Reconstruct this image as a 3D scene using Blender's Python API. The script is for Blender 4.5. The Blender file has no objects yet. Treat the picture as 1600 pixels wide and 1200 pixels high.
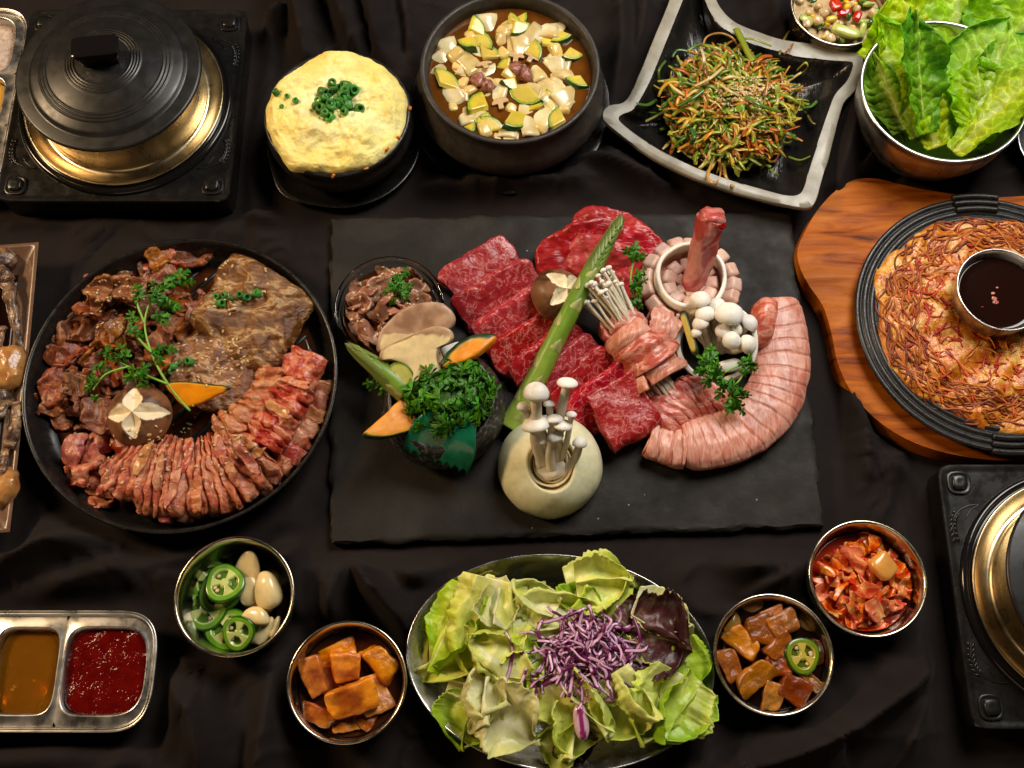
import bpy, math, random
import numpy as np
from mathutils import Vector, Matrix, Euler
from mathutils.bvhtree import BVHTree

# ------------------------------------------------------------------ camera, world, light, exposure
SC = bpy.context.scene
COL = SC.collection
U = 0.01                                   # everything below is laid out in centimetres
TILT = math.radians(20.0)
FPX, DIST = 1700.0, 91.9                   # focal length in photo pixels, distance camera - table centre
CAM = np.array([0.0, -DIST * math.sin(TILT), DIST * math.cos(TILT)])
cam_data = bpy.data.cameras.new('camera')
cam_data.sensor_width = 36.0
cam_data.lens = FPX / 1600.0 * 36.0
cam_data.clip_start, cam_data.clip_end = 0.01, 50.0
cam = bpy.data.objects.new('camera', cam_data)
COL.objects.link(cam)
cam.location = Vector(CAM * U)
cam.rotation_euler = (TILT, 0, 0)
SC.camera = cam

world = bpy.data.worlds.new('World')
SC.world = world
world.use_nodes = True
_bg = world.node_tree.nodes['Background']
_bg.inputs[0].default_value = (0.80, 0.72, 0.66, 1)
_bg.inputs[1].default_value = 0.020


def area_lamp(name, loc, target, size, power, color, spread=180):
    d = bpy.data.lights.new(name, 'AREA')
    d.shape = 'RECTANGLE'
    d.size, d.size_y = size[0] * U, size[1] * U
    d.energy, d.color = power, color
    d.spread = math.radians(spread)
    o = bpy.data.objects.new(name, d)
    COL.objects.link(o)
    o.location = Vector(loc) * U
    o.rotation_euler = (Vector(target) - Vector(loc)).to_track_quat('-Z', 'Y').to_euler()
    return o


area_lamp('window_light', (48, 62, 108), (5, 2, 0), (60, 66), 23.0, (1.0, 0.955, 0.89))
area_lamp('warm_lamp', (-140, 40, 100), (-10, -5, 0), (30, 30), 24.0, (1.0, 0.70, 0.40))
area_lamp('room_bounce', (-30, -150, 70), (0, 0, 0), (120, 50), 3.0, (1.0, 0.72, 0.45))

SC.view_settings.view_transform = 'Standard'
SC.view_settings.look = 'None'
SC.view_settings.exposure = -0.25
SC.view_settings.gamma = 1.0
SC.view_settings.use_curve_mapping = False
SC.render.engine = 'CYCLES'
SC.cycles.use_denoising = True
SC.cycles.use_adaptive_sampling = True
SC.cycles.adaptive_threshold = 0.03
SC.cycles.max_bounces = 8
SC.cycles.transmission_bounces = 6
SC.cycles.caustics_reflective = False
SC.cycles.caustics_refractive = False
SC.cycles.sample_clamp_indirect = 4.0

rnd = random.Random(7)
PI = math.pi


# ------------------------------------------------------------------ layout helpers
def raydir(px, py):
    st, ct = math.sin(TILT), math.cos(TILT)
    f, u = np.array([0, st, -ct]), np.array([0, ct, st])
    d = f * FPX + np.array([1.0, 0, 0]) * (px - 800.0) + u * (600.0 - py)
    return d / np.linalg.norm(d)


def W(px, py, z=0.0):
    """the point of the table space at height z that the photograph shows at (px, py)"""
    d = raydir(px, py)
    return CAM + d * ((z - CAM[2]) / d[2])


def WL(pts, z=0.0):
    return np.array([W(p[0], p[1], p[2] if len(p) > 2 else z) for p in pts])


def cmpp(px, py, z=0.0):
    return abs(W(px + 0.5, py, z)[0] - W(px - 0.5, py, z)[0])


def S(r, g, b):
    f = lambda c: (c / 255.0 / 12.92) if c / 255.0 <= 0.04045 else ((c / 255.0 + 0.055) / 1.055) ** 2.4
    return (f(r), f(g), f(b))


def hash3(ix, iy, iz, seed):
    h = (ix.astype(np.int64) * 374761393 + iy.astype(np.int64) * 668265263 + iz.astype(np.int64) * 2147483647 + seed * 1274126177) & 0xFFFFFFFF
    h = ((h ^ (h >> 13)) * 1274126177) & 0xFFFFFFFF
    h = (h ^ (h >> 16)) & 0xFFFFFFFF
    h = (h * 2246822519) & 0xFFFFFFFF
    h = h ^ (h >> 15)
    return h / 4294967295.0 * 2 - 1


def vn(p, seed=0):
    p = np.asarray(p, float)
    i = np.floor(p)
    f = p - i
    f = f * f * f * (f * (f * 6 - 15) + 10)
    i = i.astype(np.int64)
    r = 0
    for dx in (0, 1):
        for dy in (0, 1):
            for dz in (0, 1):
                w = (f[..., 0] if dx else 1 - f[..., 0]) * (f[..., 1] if dy else 1 - f[..., 1]) * (f[..., 2] if dz else 1 - f[..., 2])
                r = r + w * hash3(i[..., 0] + dx, i[..., 1] + dy, i[..., 2] + dz, seed)
    return r


def fbm(p, seed=0, o=3, gain=0.5):
    p = np.asarray(p, float)
    r, a = 0, 1.0
    for k in range(o):
        r = r + a * vn(p * (2.03 ** k) + 13.7 * k, seed + k * 31)
        a *= gain
    return r


def rough(V, amp, sc, seed=0, o=2):
    V = np.asarray(V, float)
    a = np.broadcast_to(np.asarray(amp, float), (3,))
    q = V * sc
    return V + np.stack([fbm(q + 5.1, seed, o) * a[0], fbm(q + 17.3, seed + 77, o) * a[1], fbm(q + 39.9, seed + 154, o) * a[2]], -1)


def rotm(rx=0, ry=0, rz=0):
    return np.array(Euler((rx, ry, rz)).to_matrix())


def xf(V, rot=None, s=1.0, t=(0, 0, 0)):
    V = np.asarray(V, float) * s
    if rot is not None:
        R = rot if isinstance(rot, np.ndarray) else rotm(*rot)
        V = V @ R.T
    return V + np.asarray(t, float)


def frame_from(normal, along):
    """rotation whose z is normal and whose x lies along 'along'"""
    z = np.asarray(normal, float); z = z / np.linalg.norm(z)
    x = np.asarray(along, float); x = x - z * np.dot(x, z); x = x / np.linalg.norm(x)
    y = np.cross(z, x)
    return np.stack([x, y, z], 1)


def catmull(P, n, closed=False):
    P = np.asarray(P, float)
    k = len(P)
    out = []
    segs = k if closed else k - 1
    for t in np.linspace(0, segs, n, endpoint=not closed):
        i = min(int(t), segs - 1)
        f = t - i
        g = (lambda j: P[j % k]) if closed else (lambda j: P[min(max(j, 0), k - 1)])
        a, b, c, d = g(i - 1), g(i), g(i + 1), g(i + 2)
        out.append(0.5 * ((2 * b) + (c - a) * f + (2 * a - 5 * b + 4 * c - d) * f * f + (3 * b - a - 3 * c + d) * f ** 3))
    return np.array(out)


# ------------------------------------------------------------------ mesh makers: each gives (verts in cm, faces)
def lathe(prof, n=72):
    V, F, rings = [], [], []
    for r, z in prof:
        if r < 1e-6:
            rings.append([len(V)]); V.append((0, 0, z))
        else:
            rings.append(list(range(len(V), len(V) + n)))
            for k in range(n):
                a = 2 * PI * k / n
                V.append((r * math.cos(a), r * math.sin(a), z))
    for A, B in zip(rings, rings[1:]):
        for k in range(n):
            k2 = (k + 1) % n
            if len(A) == 1 and len(B) == 1:
                continue
            if len(A) == 1:
                F.append((A[0], B[k], B[k2]))
            elif len(B) == 1:
                F.append((A[k], B[0], A[k2]))
            else:
                F.append((A[k], B[k], B[k2], A[k2]))
    return np.array(V, float), [f[::-1] for f in F]


def rings_mesh(rings, cap0=True, cap1=True):
    """stack of closed loops with the same number of points"""
    n = len(rings[0])
    V = np.concatenate(rings)
    F = []
    for j in range(len(rings) - 1):
        for k in range(n):
            k2 = (k + 1) % n
            F.append((j * n + k, j * n + k2, (j + 1) * n + k2, (j + 1) * n + k))
    extra = []
    if cap0:
        c = len(V) + len(extra); extra.append(rings[0].mean(0))
        F += [(c, (k + 1) % n, k) for k in range(n)]
    if cap1:
        c = len(V) + len(extra); extra.append(rings[-1].mean(0)); b = (len(rings) - 1) * n
        F += [(c, b + k, b + (k + 1) % n) for k in range(n)]
    if extra:
        V = np.concatenate([V, np.array(extra)])
    return V, F


def pad(outline, h=1.0, n=56, m=12, e=4.0, under=0.0, resample=True, c=None, flare=0.96):
    """slab with a free outline and a rounded upper edge; returns verts, faces, rho"""
    P = np.asarray(outline, float)[:, :2]
    P = catmull(P, n, True) if resample else P
    n = len(P)
    c = P.mean(0) if c is None else np.asarray(c, float)
    rings, rho = [], []
    b = c + (P - c) * flare
    rings.append(np.c_[b, np.full(n, -under)]); rho.append(np.full(n, flare))
    for j in range(m, 0, -1):
        r = math.sin(PI / 2 * j / m) ** 0.9
        z = h * max(0.0, 1 - r ** e) ** (1 / e)
        q = c + (P - c) * r
        rings.append(np.c_[q, np.full(n, z)]); rho.append(np.full(n, r))
    V, F = rings_mesh(rings)
    V[-1, 2] = h
    V[-2, 2] = -under
    rho = np.concatenate(rho + [np.array([0.0, 0.0])])
    return V, F, rho


_QB = {}


def blob(s, p=2.0, n=6):
    """rounded box / ellipsoid from a cube sphere, half sizes s"""
    if n not in _QB:
        key, V, F = {}, [], []
        def vid(x, y, z):
            k = (round(x, 5), round(y, 5), round(z, 5))
            if k not in key:
                key[k] = len(V); V.append(k)
            return key[k]
        g = np.tan(np.linspace(-PI / 4, PI / 4, n + 1))
        for ax in range(3):
            for sg in (-1, 1):
                for i in range(n):
                    for j in range(n):
                        q = []
                        for (a, b) in ((i, j), (i + 1, j), (i + 1, j + 1), (i, j + 1)):
                            v = [0, 0, 0]; v[ax] = sg; v[(ax + 1) % 3] = g[a]; v[(ax + 2) % 3] = g[b]
                            q.append(vid(*v))
                        F.append(tuple(q) if sg > 0 else tuple(q[::-1]))
        _QB[n] = (np.array(V, float), F)
    V, F = _QB[n]
    d = V / (np.sum(np.abs(V) ** p, 1) ** (1 / p))[:, None]
    return d * np.asarray(s, float), F


def tube(path, rad, n=8, k=None, cap=True, flat=1.0, up=(0, 0, 1)):
    P = np.asarray(path, float)
    R = np.broadcast_to(np.asarray(rad, float), (len(P),)) if np.ndim(rad) == 0 else np.asarray(rad, float)
    if k:
        t = np.linspace(0, 1, len(R))
        P = catmull(P, k)
        R = np.interp(np.linspace(0, 1, k), t, R)
    T = np.gradient(P, axis=0)
    T /= (np.linalg.norm(T, axis=1)[:, None] + 1e-9)
    x = np.cross(np.asarray(up, float), T[0])
    if np.linalg.norm(x) < 1e-3:
        x = np.cross(np.array([1.0, 0.2, 0]), T[0])
    rings = []
    for i in range(len(P)):
        x = x - T[i] * np.dot(x, T[i]); x /= np.linalg.norm(x) + 1e-9
        y = np.cross(T[i], x)
        a = np.arange(n) * 2 * PI / n
        rings.append(P[i] + R[i] * (np.cos(a)[:, None] * x + flat * np.sin(a)[:, None] * y))
    return rings_mesh(rings, cap, cap)


def sheet(G, th=0.1):
    """closed shell around a grid of points G[nu, nv, 3]"""
    G = np.asarray(G, float)
    nu, nv = G.shape[:2]
    N = np.cross(np.gradient(G, axis=0), np.gradient(G, axis=1))
    N /= (np.linalg.norm(N, axis=2)[..., None] + 1e-9)
    t = np.asarray(th, float)
    t = t[..., None] if t.ndim else t
    A, B = G + N * t * 0.5, G - N * t * 0.5
    V = np.concatenate([A.reshape(-1, 3), B.reshape(-1, 3)])
    i = np.arange(nu * nv).reshape(nu, nv)
    q = np.stack([i[:-1, :-1], i[1:, :-1], i[1:, 1:], i[:-1, 1:]], -1).reshape(-1, 4)
    o = nu * nv
    F = [tuple(f) for f in q] + [tuple(f) for f in (q[:, ::-1] + o)]
    edge = list(i[0, :]) + list(i[1:, -1]) + list(i[-1, ::-1][1:]) + list(i[::-1, 0][1:-1])
    for a, b in zip(edge, edge[1:] + edge[:1]):
        F.append((a, b, b + o, a + o))
    return V, F


def join(parts):
    V, F, n = [], [], 0
    for v, f in parts:
        V.append(v); F += [tuple(int(i) + n for i in q) for q in f]; n += len(v)
    return np.concatenate(V), F


# ------------------------------------------------------------------ objects
ORG = {}
SUP = []


def obj(name, VF, mat, parent=None, col=None, smooth=True, sup=False, org=None, sharp=None):
    V, F = VF[0], VF[1]
    V = np.asarray(V, float)
    o_ = np.asarray(org if org is not None else (V[:, 0].mean(), V[:, 1].mean(), V[:, 2].min()), float)
    me = bpy.data.meshes.new(name)
    me.from_pydata(((V - o_) * U).tolist(), [], [tuple(int(i) for i in f) for f in F])
    if smooth:
        me.polygons.foreach_set('use_smooth', [True] * len(me.polygons))
        if sharp:
            me.set_sharp_from_angle(angle=math.radians(sharp))
    if col is not None:
        c = np.ones((len(V), 4)); c[:, :3] = col
        at = me.color_attributes.new('Col', 'FLOAT_COLOR', 'POINT')
        at.data.foreach_set('color', c.ravel())
    for m_ in (mat if isinstance(mat, (list, tuple)) else [mat]):
        me.materials.append(MAT[m_] if isinstance(m_, str) else m_)
    o = bpy.data.objects.new(name, me)
    COL.objects.link(o)
    base = np.zeros(3)
    if parent is not None:
        o.parent = parent
        base = ORG[parent.name]
    o.location = Vector((o_ - base) * U)
    ORG[o.name] = o_
    if sup:
        SUP.append(BVHTree.FromPolygons(V.tolist(), [tuple(int(i) for i in f) for f in F]))
    return o


def tag(o, label, cat, group=None):
    o['label'] = label
    o['category'] = cat
    if group:
        o['group'] = group
    return o


def thing(name, label, cat, loc=(0, 0, 0), group=None):
    o = bpy.data.objects.new(name, None)
    o.empty_display_size = 0.01
    COL.objects.link(o)
    o.location = Vector(np.asarray(loc, float) * U)
    ORG[o.name] = np.asarray(loc, float)
    return tag(o, label, cat, group)


def copy_of(src, loc, rot=(0, 0, 0), scale=1.0, parent=None):
    """one more object on the same mesh, at loc (cm, world)"""
    o = src.copy()
    COL.objects.link(o)
    for k in list(o.keys()):
        if k in ('label', 'category', 'group', 'kind'):
            del o[k]
    base = np.zeros(3)
    o.parent = parent
    if parent is not None:
        base = ORG[parent.name]
    o.location = Vector((np.asarray(loc, float) - base) * U)
    if isinstance(rot, np.ndarray):
        o.rotation_euler = Matrix(rot.tolist()).to_euler()
    else:
        o.rotation_euler = rot
    o.scale = (scale,) * 3 if np.ndim(scale) == 0 else scale
    ORG[o.name] = np.asarray(loc, float)
    return o


def hit(px, py, sup=None, default=0.0):
    """where the sight line through photo point (px, py) meets what has been built"""
    d = Vector(raydir(px, py)); c = Vector(CAM)
    best = None
    for b in (sup if sup is not None else SUP):
        r = b.ray_cast(c, d)
        if r[0] is not None and (best is None or r[3] < best[3]):
            best = r
    if best is None:
        return W(px, py, default), np.array([0, 0, 1.0])
    n = np.array(best[1])
    return np.array(best[0]), n if np.dot(n, np.array(d)) < 0 else -n


def down(x, y, default=0.0, sup=None, zmax=40.0):
    best, nn = default, np.array([0, 0, 1.0])
    for b in (sup if sup is not None else SUP):
        r = b.ray_cast(Vector((x, y, zmax)), Vector((0, 0, -1)))
        if r[0] is not None and r[0].z > best:
            best, nn = r[0].z, np.array(r[1])
    return best, nn
# ------------------------------------------------------------------ materials
MAT = {}


def M(name, ramp, sc=1.0, det=4.0, dist=0.0, rough=0.5, metal=0.0, bump=0.0, bsc=4.0, bdist=0.05, sss=0.0, sssr=(1, 0.4, 0.2), sssd=0.3,
      coat=0.0, coatr=0.08, spec=0.5, trans=0.0, ior=1.45, stretch=(1, 1, 1), attr=False, jit=(0.0, 0.0, 0.0), sheen=0.0, tl=0.0, rvar=0.0,
      tex='noise', bstretch=None, bdet=4.0, speck=None, aniso=0.0):
    m = bpy.data.materials.new(name)
    m.use_nodes = True
    nt = m.node_tree
    N, L = nt.nodes, nt.links
    bs = N['Principled BSDF']
    tc = N.new('ShaderNodeTexCoord')
    oi = N.new('ShaderNodeObjectInfo')
    sh = N.new('ShaderNodeVectorMath'); sh.operation = 'ADD'
    mu = N.new('ShaderNodeMath'); mu.operation = 'MULTIPLY'; mu.inputs[1].default_value = 3.7
    L.new(oi.outputs['Random'], mu.inputs[0])
    L.new(tc.outputs['Object'], sh.inputs[0]); L.new(mu.outputs[0], sh.inputs[1])

    def tx(scale, detail, st, distort=0.0, kind='noise'):
        mp = N.new('ShaderNodeMapping')
        mp.inputs['Scale'].default_value = tuple(100.0 * scale * s for s in st)
        L.new(sh.outputs[0], mp.inputs['Vector'])
        if kind == 'noise':
            t = N.new('ShaderNodeTexNoise')
            t.inputs['Scale'].default_value = 1.0
            t.inputs['Detail'].default_value = detail
            t.inputs['Roughness'].default_value = 0.58
            t.inputs['Distortion'].default_value = distort
            L.new(mp.outputs[0], t.inputs['Vector'])
            return t.outputs['Fac']
        t = N.new('ShaderNodeTexVoronoi')
        t.inputs['Scale'].default_value = 1.0
        t.feature = 'DISTANCE_TO_EDGE' if kind == 'cells' else 'F1'
        L.new(mp.outputs[0], t.inputs['Vector'])
        return t.outputs['Distance']

    fac = tx(sc, det, stretch, dist, tex)
    cr = N.new('ShaderNodeValToRGB')
    el = cr.color_ramp.elements
    if len(ramp) == 1:
        ramp = [(0.0, ramp[0][1]), (1.0, ramp[0][1])]
    while len(el) < len(ramp):
        el.new(0.5)
    for e_, (p_, c_) in zip(el, ramp):
        e_.position = p_
        e_.color = (*c_, 1)
    L.new(fac, cr.inputs[0])
    out = cr.outputs[0]
    if attr:
        at = N.new('ShaderNodeAttribute'); at.attribute_name = 'Col'
        mx = N.new('ShaderNodeMix'); mx.data_type = 'RGBA'; mx.blend_type = 'MULTIPLY'
        mx.inputs[0].default_value = 1.0
        L.new(at.outputs['Color'], mx.inputs[6]); L.new(out, mx.inputs[7])
        out = mx.outputs[2]
    if speck:
        sc2, thr, colr = speck
        f2 = tx(sc2, 1.0, (1, 1, 1), 0.0, 'f1')
        c2 = N.new('ShaderNodeValToRGB')
        c2.color_ramp.elements[0].position = thr * 0.7; c2.color_ramp.elements[0].color = (1, 1, 1, 1)
        c2.color_ramp.elements[1].position = thr; c2.color_ramp.elements[1].color = (0, 0, 0, 1)
        L.new(f2, c2.inputs[0])
        m2 = N.new('ShaderNodeMix'); m2.data_type = 'RGBA'
        L.new(c2.outputs[0], m2.inputs[0]); L.new(out, m2.inputs[6]); m2.inputs[7].default_value = (*colr, 1)
        out = m2.outputs[2]
    if any(jit):
        hs = N.new('ShaderNodeHueSaturation')
        for k, (nm, base) in enumerate((('Hue', 0.5), ('Saturation', 1.0), ('Value', 1.0))):
            a = N.new('ShaderNodeMath'); a.operation = 'MULTIPLY'; a.inputs[1].default_value = 31.7 + 17.3 * k
            f = N.new('ShaderNodeMath'); f.operation = 'FRACT'
            r = N.new('ShaderNodeMapRange')
            r.inputs['To Min'].default_value = base - jit[k]; r.inputs['To Max'].default_value = base + jit[k]
            L.new(oi.outputs['Random'], a.inputs[0]); L.new(a.outputs[0], f.inputs[0]); L.new(f.outputs[0], r.inputs['Value'])
            L.new(r.outputs[0], hs.inputs[nm])
        L.new(out, hs.inputs['Color'])
        out = hs.outputs[0]
    L.new(out, bs.inputs['Base Color'])
    bs.inputs['Roughness'].default_value = rough
    if rvar:
        rr = N.new('ShaderNodeMapRange')
        rr.inputs['From Min'].default_value = 0.3; rr.inputs['From Max'].default_value = 0.7
        rr.inputs['To Min'].default_value = max(0.02, rough - rvar); rr.inputs['To Max'].default_value = min(1.0, rough + rvar)
        L.new(tx(sc * 1.7 + 0.2, 5.0, stretch), rr.inputs['Value'])
        L.new(rr.outputs[0], bs.inputs['Roughness'])
    bs.inputs['Metallic'].default_value = metal
    bs.inputs['Specular IOR Level'].default_value = spec
    bs.inputs['IOR'].default_value = ior
    bs.inputs['Transmission Weight'].default_value = trans
    bs.inputs['Coat Weight'].default_value = coat
    bs.inputs['Coat Roughness'].default_value = coatr
    bs.inputs['Sheen Weight'].default_value = sheen
    bs.inputs['Anisotropic'].default_value = aniso
    if sss:
        bs.inputs['Subsurface Weight'].default_value = sss
        bs.inputs['Subsurface Radius'].default_value = sssr
        bs.inputs['Subsurface Scale'].default_value = sssd * U
    if bump:
        b = N.new('ShaderNodeBump')
        b.inputs['Strength'].default_value = bump
        b.inputs['Distance'].default_value = bdist * U
        L.new(tx(bsc, bdet, bstretch or stretch), b.inputs['Height'])
        L.new(b.outputs[0], bs.inputs['Normal'])
        if coat:
            L.new(b.outputs[0], bs.inputs['Coat Normal'])
    if tl:
        tr = N.new('ShaderNodeBsdfTranslucent')
        L.new(out, tr.inputs['Color'])
        ms = N.new('ShaderNodeMixShader'); ms.inputs[0].default_value = tl
        L.new(bs.outputs[0], ms.inputs[1]); L.new(tr.outputs[0], ms.inputs[2])
        L.new(ms.outputs[0], N['Material Output'].inputs['Surface'])
    MAT[name] = m
    return m


W1 = [(0.3, (0.82, 0.82, 0.82)), (0.7, (1.0, 1.0, 1.0))]
# fabric, stone, metal
M('black_cloth', [(0.3, (0.0105, 0.0076, 0.0070)), (0.7, (0.0165, 0.0120, 0.0108))], sc=0.25, rough=0.80, sheen=0.02, bump=0.5, bsc=10, bdist=0.03, bdet=1, bstretch=(1, 1, 1), spec=0.10)
M('slate', [(0.25, (0.0085, 0.0072, 0.0060)), (0.5, (0.0150, 0.0125, 0.0102)), (0.75, (0.030, 0.025, 0.020))], sc=0.16, det=9, dist=0.6, rough=0.62, rvar=0.12, bump=0.6, bsc=1.6, bdet=8, bdist=0.07, spec=0.22,
  speck=(0.55, 0.045, (0.25, 0.24, 0.22)))
M('steel', [(0.3, (0.58, 0.56, 0.53)), (0.7, (0.72, 0.70, 0.67))], sc=0.4, rough=0.24, rvar=0.08, metal=1.0, bump=0.02, bsc=0.6, bdist=0.02)
M('brushed_steel', [(0.3, (0.50, 0.49, 0.47)), (0.7, (0.66, 0.64, 0.61))], sc=0.3, rough=0.33, rvar=0.12, metal=1.0, bump=0.08, bsc=3, bdist=0.02, bstretch=(0.4, 3, 1))
M('brassy_steel', [(0.3, (0.36, 0.27, 0.145)), (0.7, (0.60, 0.49, 0.31))], sc=0.16, det=7, rough=0.30, rvar=0.1, metal=1.0, bump=0.12, bsc=0.7, bdist=0.08)
M('gold_steel', [(0.3, (0.52, 0.46, 0.36)), (0.7, (0.66, 0.59, 0.47))], sc=0.4, rough=0.22, rvar=0.08, metal=1.0, bump=0.04, bsc=1.2, bdist=0.03)
M('black_plastic', [(0.3, (0.0055, 0.0050, 0.0047)), (0.7, (0.0105, 0.0093, 0.0085))], sc=0.5, det=7, rough=0.30, rvar=0.1, bump=0.12, bsc=6, bdist=0.01, spec=0.5)
M('lid_enamel', [(0.3, (0.0075, 0.0072, 0.0068)), (0.7, (0.0135, 0.0125, 0.0115))], sc=0.4, det=7, rough=0.36, rvar=0.08, bump=0.1, bsc=9, bdist=0.008, spec=0.5)
M('gloss_black', [(0.5, (0.007, 0.006, 0.006))], rough=0.12, spec=0.5)
M('earthenware', [(0.3, (0.016, 0.013, 0.011)), (0.7, (0.042, 0.034, 0.028))], sc=1.2, det=6, rough=0.5, rvar=0.12, bump=0.35, bsc=5, bdist=0.03)
M('cast_iron', [(0.3, (0.006, 0.0055, 0.005)), (0.7, (0.016, 0.014, 0.012))], sc=1.5, det=5, rough=0.38, rvar=0.15, bump=0.4, bsc=7, bdist=0.02)
M('pan_black', [(0.3, (0.006, 0.0055, 0.005)), (0.7, (0.012, 0.011, 0.010))], sc=1.0, rough=0.3, rvar=0.1, bump=0.2, bsc=8, bdist=0.015)
M('wood', [(0.28, (0.07, 0.010, 0.001)), (0.42, (0.27, 0.058, 0.002)), (0.55, (0.38, 0.096, 0.004)), (0.72, (0.47, 0.145, 0.009))], sc=0.24, det=9, dist=1.1, rough=0.55, rvar=0.1, bump=0.25, bsc=2.5, bdist=0.03, stretch=(0.5, 3.2, 1), spec=0.15)
M('plate_glaze', [(0.25, (0.14, 0.12, 0.085)), (0.5, (0.25, 0.23, 0.175)), (0.75, (0.33, 0.315, 0.255))], sc=0.35, det=7, rough=0.36, rvar=0.1, bump=0.3, bsc=1.4, bdist=0.06, stretch=(1, 1, 1))
M('plate_black', [(0.35, (0.0075, 0.007, 0.0065)), (0.62, (0.016, 0.014, 0.012)), (0.8, (0.075, 0.06, 0.042))], sc=0.28, det=7, dist=0.5, rough=0.17, rvar=0.06, bump=0.5, bsc=0.7, bdist=0.22, stretch=(2.2, 0.5, 1))
M('brown_glaze', [(0.3, (0.10, 0.052, 0.030)), (0.7, (0.18, 0.10, 0.062))], sc=0.4, rough=0.28, bump=0.1, bsc=1.5, bdist=0.03)
M('speckled_stone', [(0.40, (0.011, 0.010, 0.010)), (0.56, (0.024, 0.022, 0.022)), (0.64, (0.10, 0.095, 0.09))], sc=2.6, det=3, rough=0.36, bump=0.4, bsc=2.6, bdist=0.03)
M('glass', [(0.5, (0.96, 0.96, 0.95))], rough=0.02, trans=1.0, ior=1.45)
M('foil', [(0.5, (0.80, 0.80, 0.80))], rough=0.3, metal=1.0, bump=0.8, bsc=2.2, bdist=0.1)
# liquids
M('broth', [(0.3, (0.085, 0.026, 0.003)), (0.7, (0.15, 0.050, 0.006))], sc=0.5, rough=0.06, spec=0.6, bump=0.06, bsc=1.5, bdist=0.05, sss=0.0)
M('dark_sauce', [(0.5, (0.012, 0.0035, 0.002))], rough=0.05, spec=0.5)
M('brown_sauce', [(0.5, (0.050, 0.014, 0.004))], rough=0.08, spec=0.5, bump=0.1, bsc=1.2, bdist=0.05)
M('amber_oil', [(0.3, (0.55, 0.19, 0.010)), (0.7, (0.66, 0.26, 0.016))], sc=0.25, rough=0.02, spec=0.5, trans=0.75, ior=1.36)
M('red_sauce', [(0.3, (0.075, 0.001, 0.0008)), (0.7, (0.13, 0.003, 0.0015))], sc=1.2, rough=0.09, spec=0.6, bump=0.7, bsc=3.4, bdist=0.10, bdet=3)
M('yellow_sauce', [(0.5, (0.62, 0.36, 0.06))], rough=0.1, spec=0.5)
M('kimchi_juice', [(0.3, (0.24, 0.012, 0.002)), (0.7, (0.36, 0.030, 0.004))], sc=0.8, rough=0.08, spec=0.6, bump=0.4, bsc=2.0, bdist=0.08)
M('powder', [(0.3, (0.36, 0.26, 0.20)), (0.7, (0.62, 0.50, 0.42))], sc=2.0, rough=0.9, bump=0.9, bsc=3.5, bdist=0.15)
# meat
M('beef', [(0.0, (0.17, 0.003, 0.007)), (0.40, (0.33, 0.008, 0.014)), (0.50, (0.38, 0.018, 0.022)), (0.535, (0.60, 0.19, 0.17)), (0.565, (0.36, 0.014, 0.019)), (0.72, (0.30, 0.008, 0.013)), (0.78, (0.52, 0.13, 0.12)), (1.0, (0.22, 0.005, 0.010))],
  sc=1.25, det=9, dist=0.6, rough=0.30, rvar=0.1, bump=0.7, bsc=4.0, bdist=0.08, sss=0.12, sssd=0.25, coat=0.25, coatr=0.2, jit=(0.004, 0.05, 0.12))
M('beef_lean', [(0.2, (0.20, 0.006, 0.009)), (0.5, (0.36, 0.016, 0.018)), (0.68, (0.46, 0.05, 0.042)), (0.8, (0.62, 0.19, 0.16))],
  sc=0.7, det=6, dist=0.6, rough=0.34, rvar=0.1, bump=0.7, bsc=2.2, bdist=0.10, stretch=(0.5, 2.0, 1), sss=0.12, sssd=0.25, coat=0.2, coatr=0.25, jit=(0.004, 0.05, 0.12))
M('braised', [(0.3, (0.62, 0.52, 0.42)), (0.55, (0.95, 0.92, 0.85)), (0.75, (1.08, 1.05, 0.95))], sc=0.8, det=8, dist=0.8, attr=True, rough=0.24, rvar=0.1, bump=0.9, bsc=2.6, bdist=0.10, bdet=8, sss=0.25, sssr=(1, 0.65, 0.25), sssd=0.6, coat=0.25, coatr=0.1, jit=(0.008, 0.05, 0.15))
M('fat', [(0.35, (0.60, 0.33, 0.25)), (0.65, (0.74, 0.52, 0.42))], sc=0.8, rough=0.35, bump=0.4, bsc=3, bdist=0.05, sss=0.15)
M('pork', [(0.22, (0.42, 0.105, 0.066)), (0.42, (0.54, 0.190, 0.125)), (0.53, (0.66, 0.34, 0.25)), (0.60, (0.52, 0.175, 0.115)), (0.74, (0.66, 0.35, 0.26)), (0.85, (0.50, 0.16, 0.11))],
  sc=0.5, det=5, dist=1.1, rough=0.36, rvar=0.1, bump=0.4, bsc=3, bdist=0.05, stretch=(2.6, 0.7, 1.0), sss=0.15, sssd=0.3, coat=0.05, coatr=0.25, jit=(0.004, 0.08, 0.06),
  speck=(1.6, 0.06, (0.03, 0.02, 0.015)))
M('pork_red', [(0.25, (0.34, 0.045, 0.030)), (0.47, (0.50, 0.115, 0.078)), (0.56, (0.66, 0.30, 0.22)), (0.66, (0.46, 0.09, 0.06)), (0.9, (0.56, 0.18, 0.13))],
  sc=0.6, det=4, dist=1.0, rough=0.34, bump=0.45, bsc=3, bdist=0.06, stretch=(1, 2.0, 1.4), sss=0.12, sssd=0.25, coat=0.2, coatr=0.2, jit=(0.005, 0.06, 0.08))
M('pork_pale', [(0.3, (0.62, 0.36, 0.27)), (0.7, (0.76, 0.52, 0.42))], sc=0.9, rough=0.38, bump=0.35, bsc=3.5, bdist=0.05, sss=0.2, sssd=0.3, jit=(0.004, 0.06, 0.05), speck=(1.5, 0.05, (0.03, 0.02, 0.015)))
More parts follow.
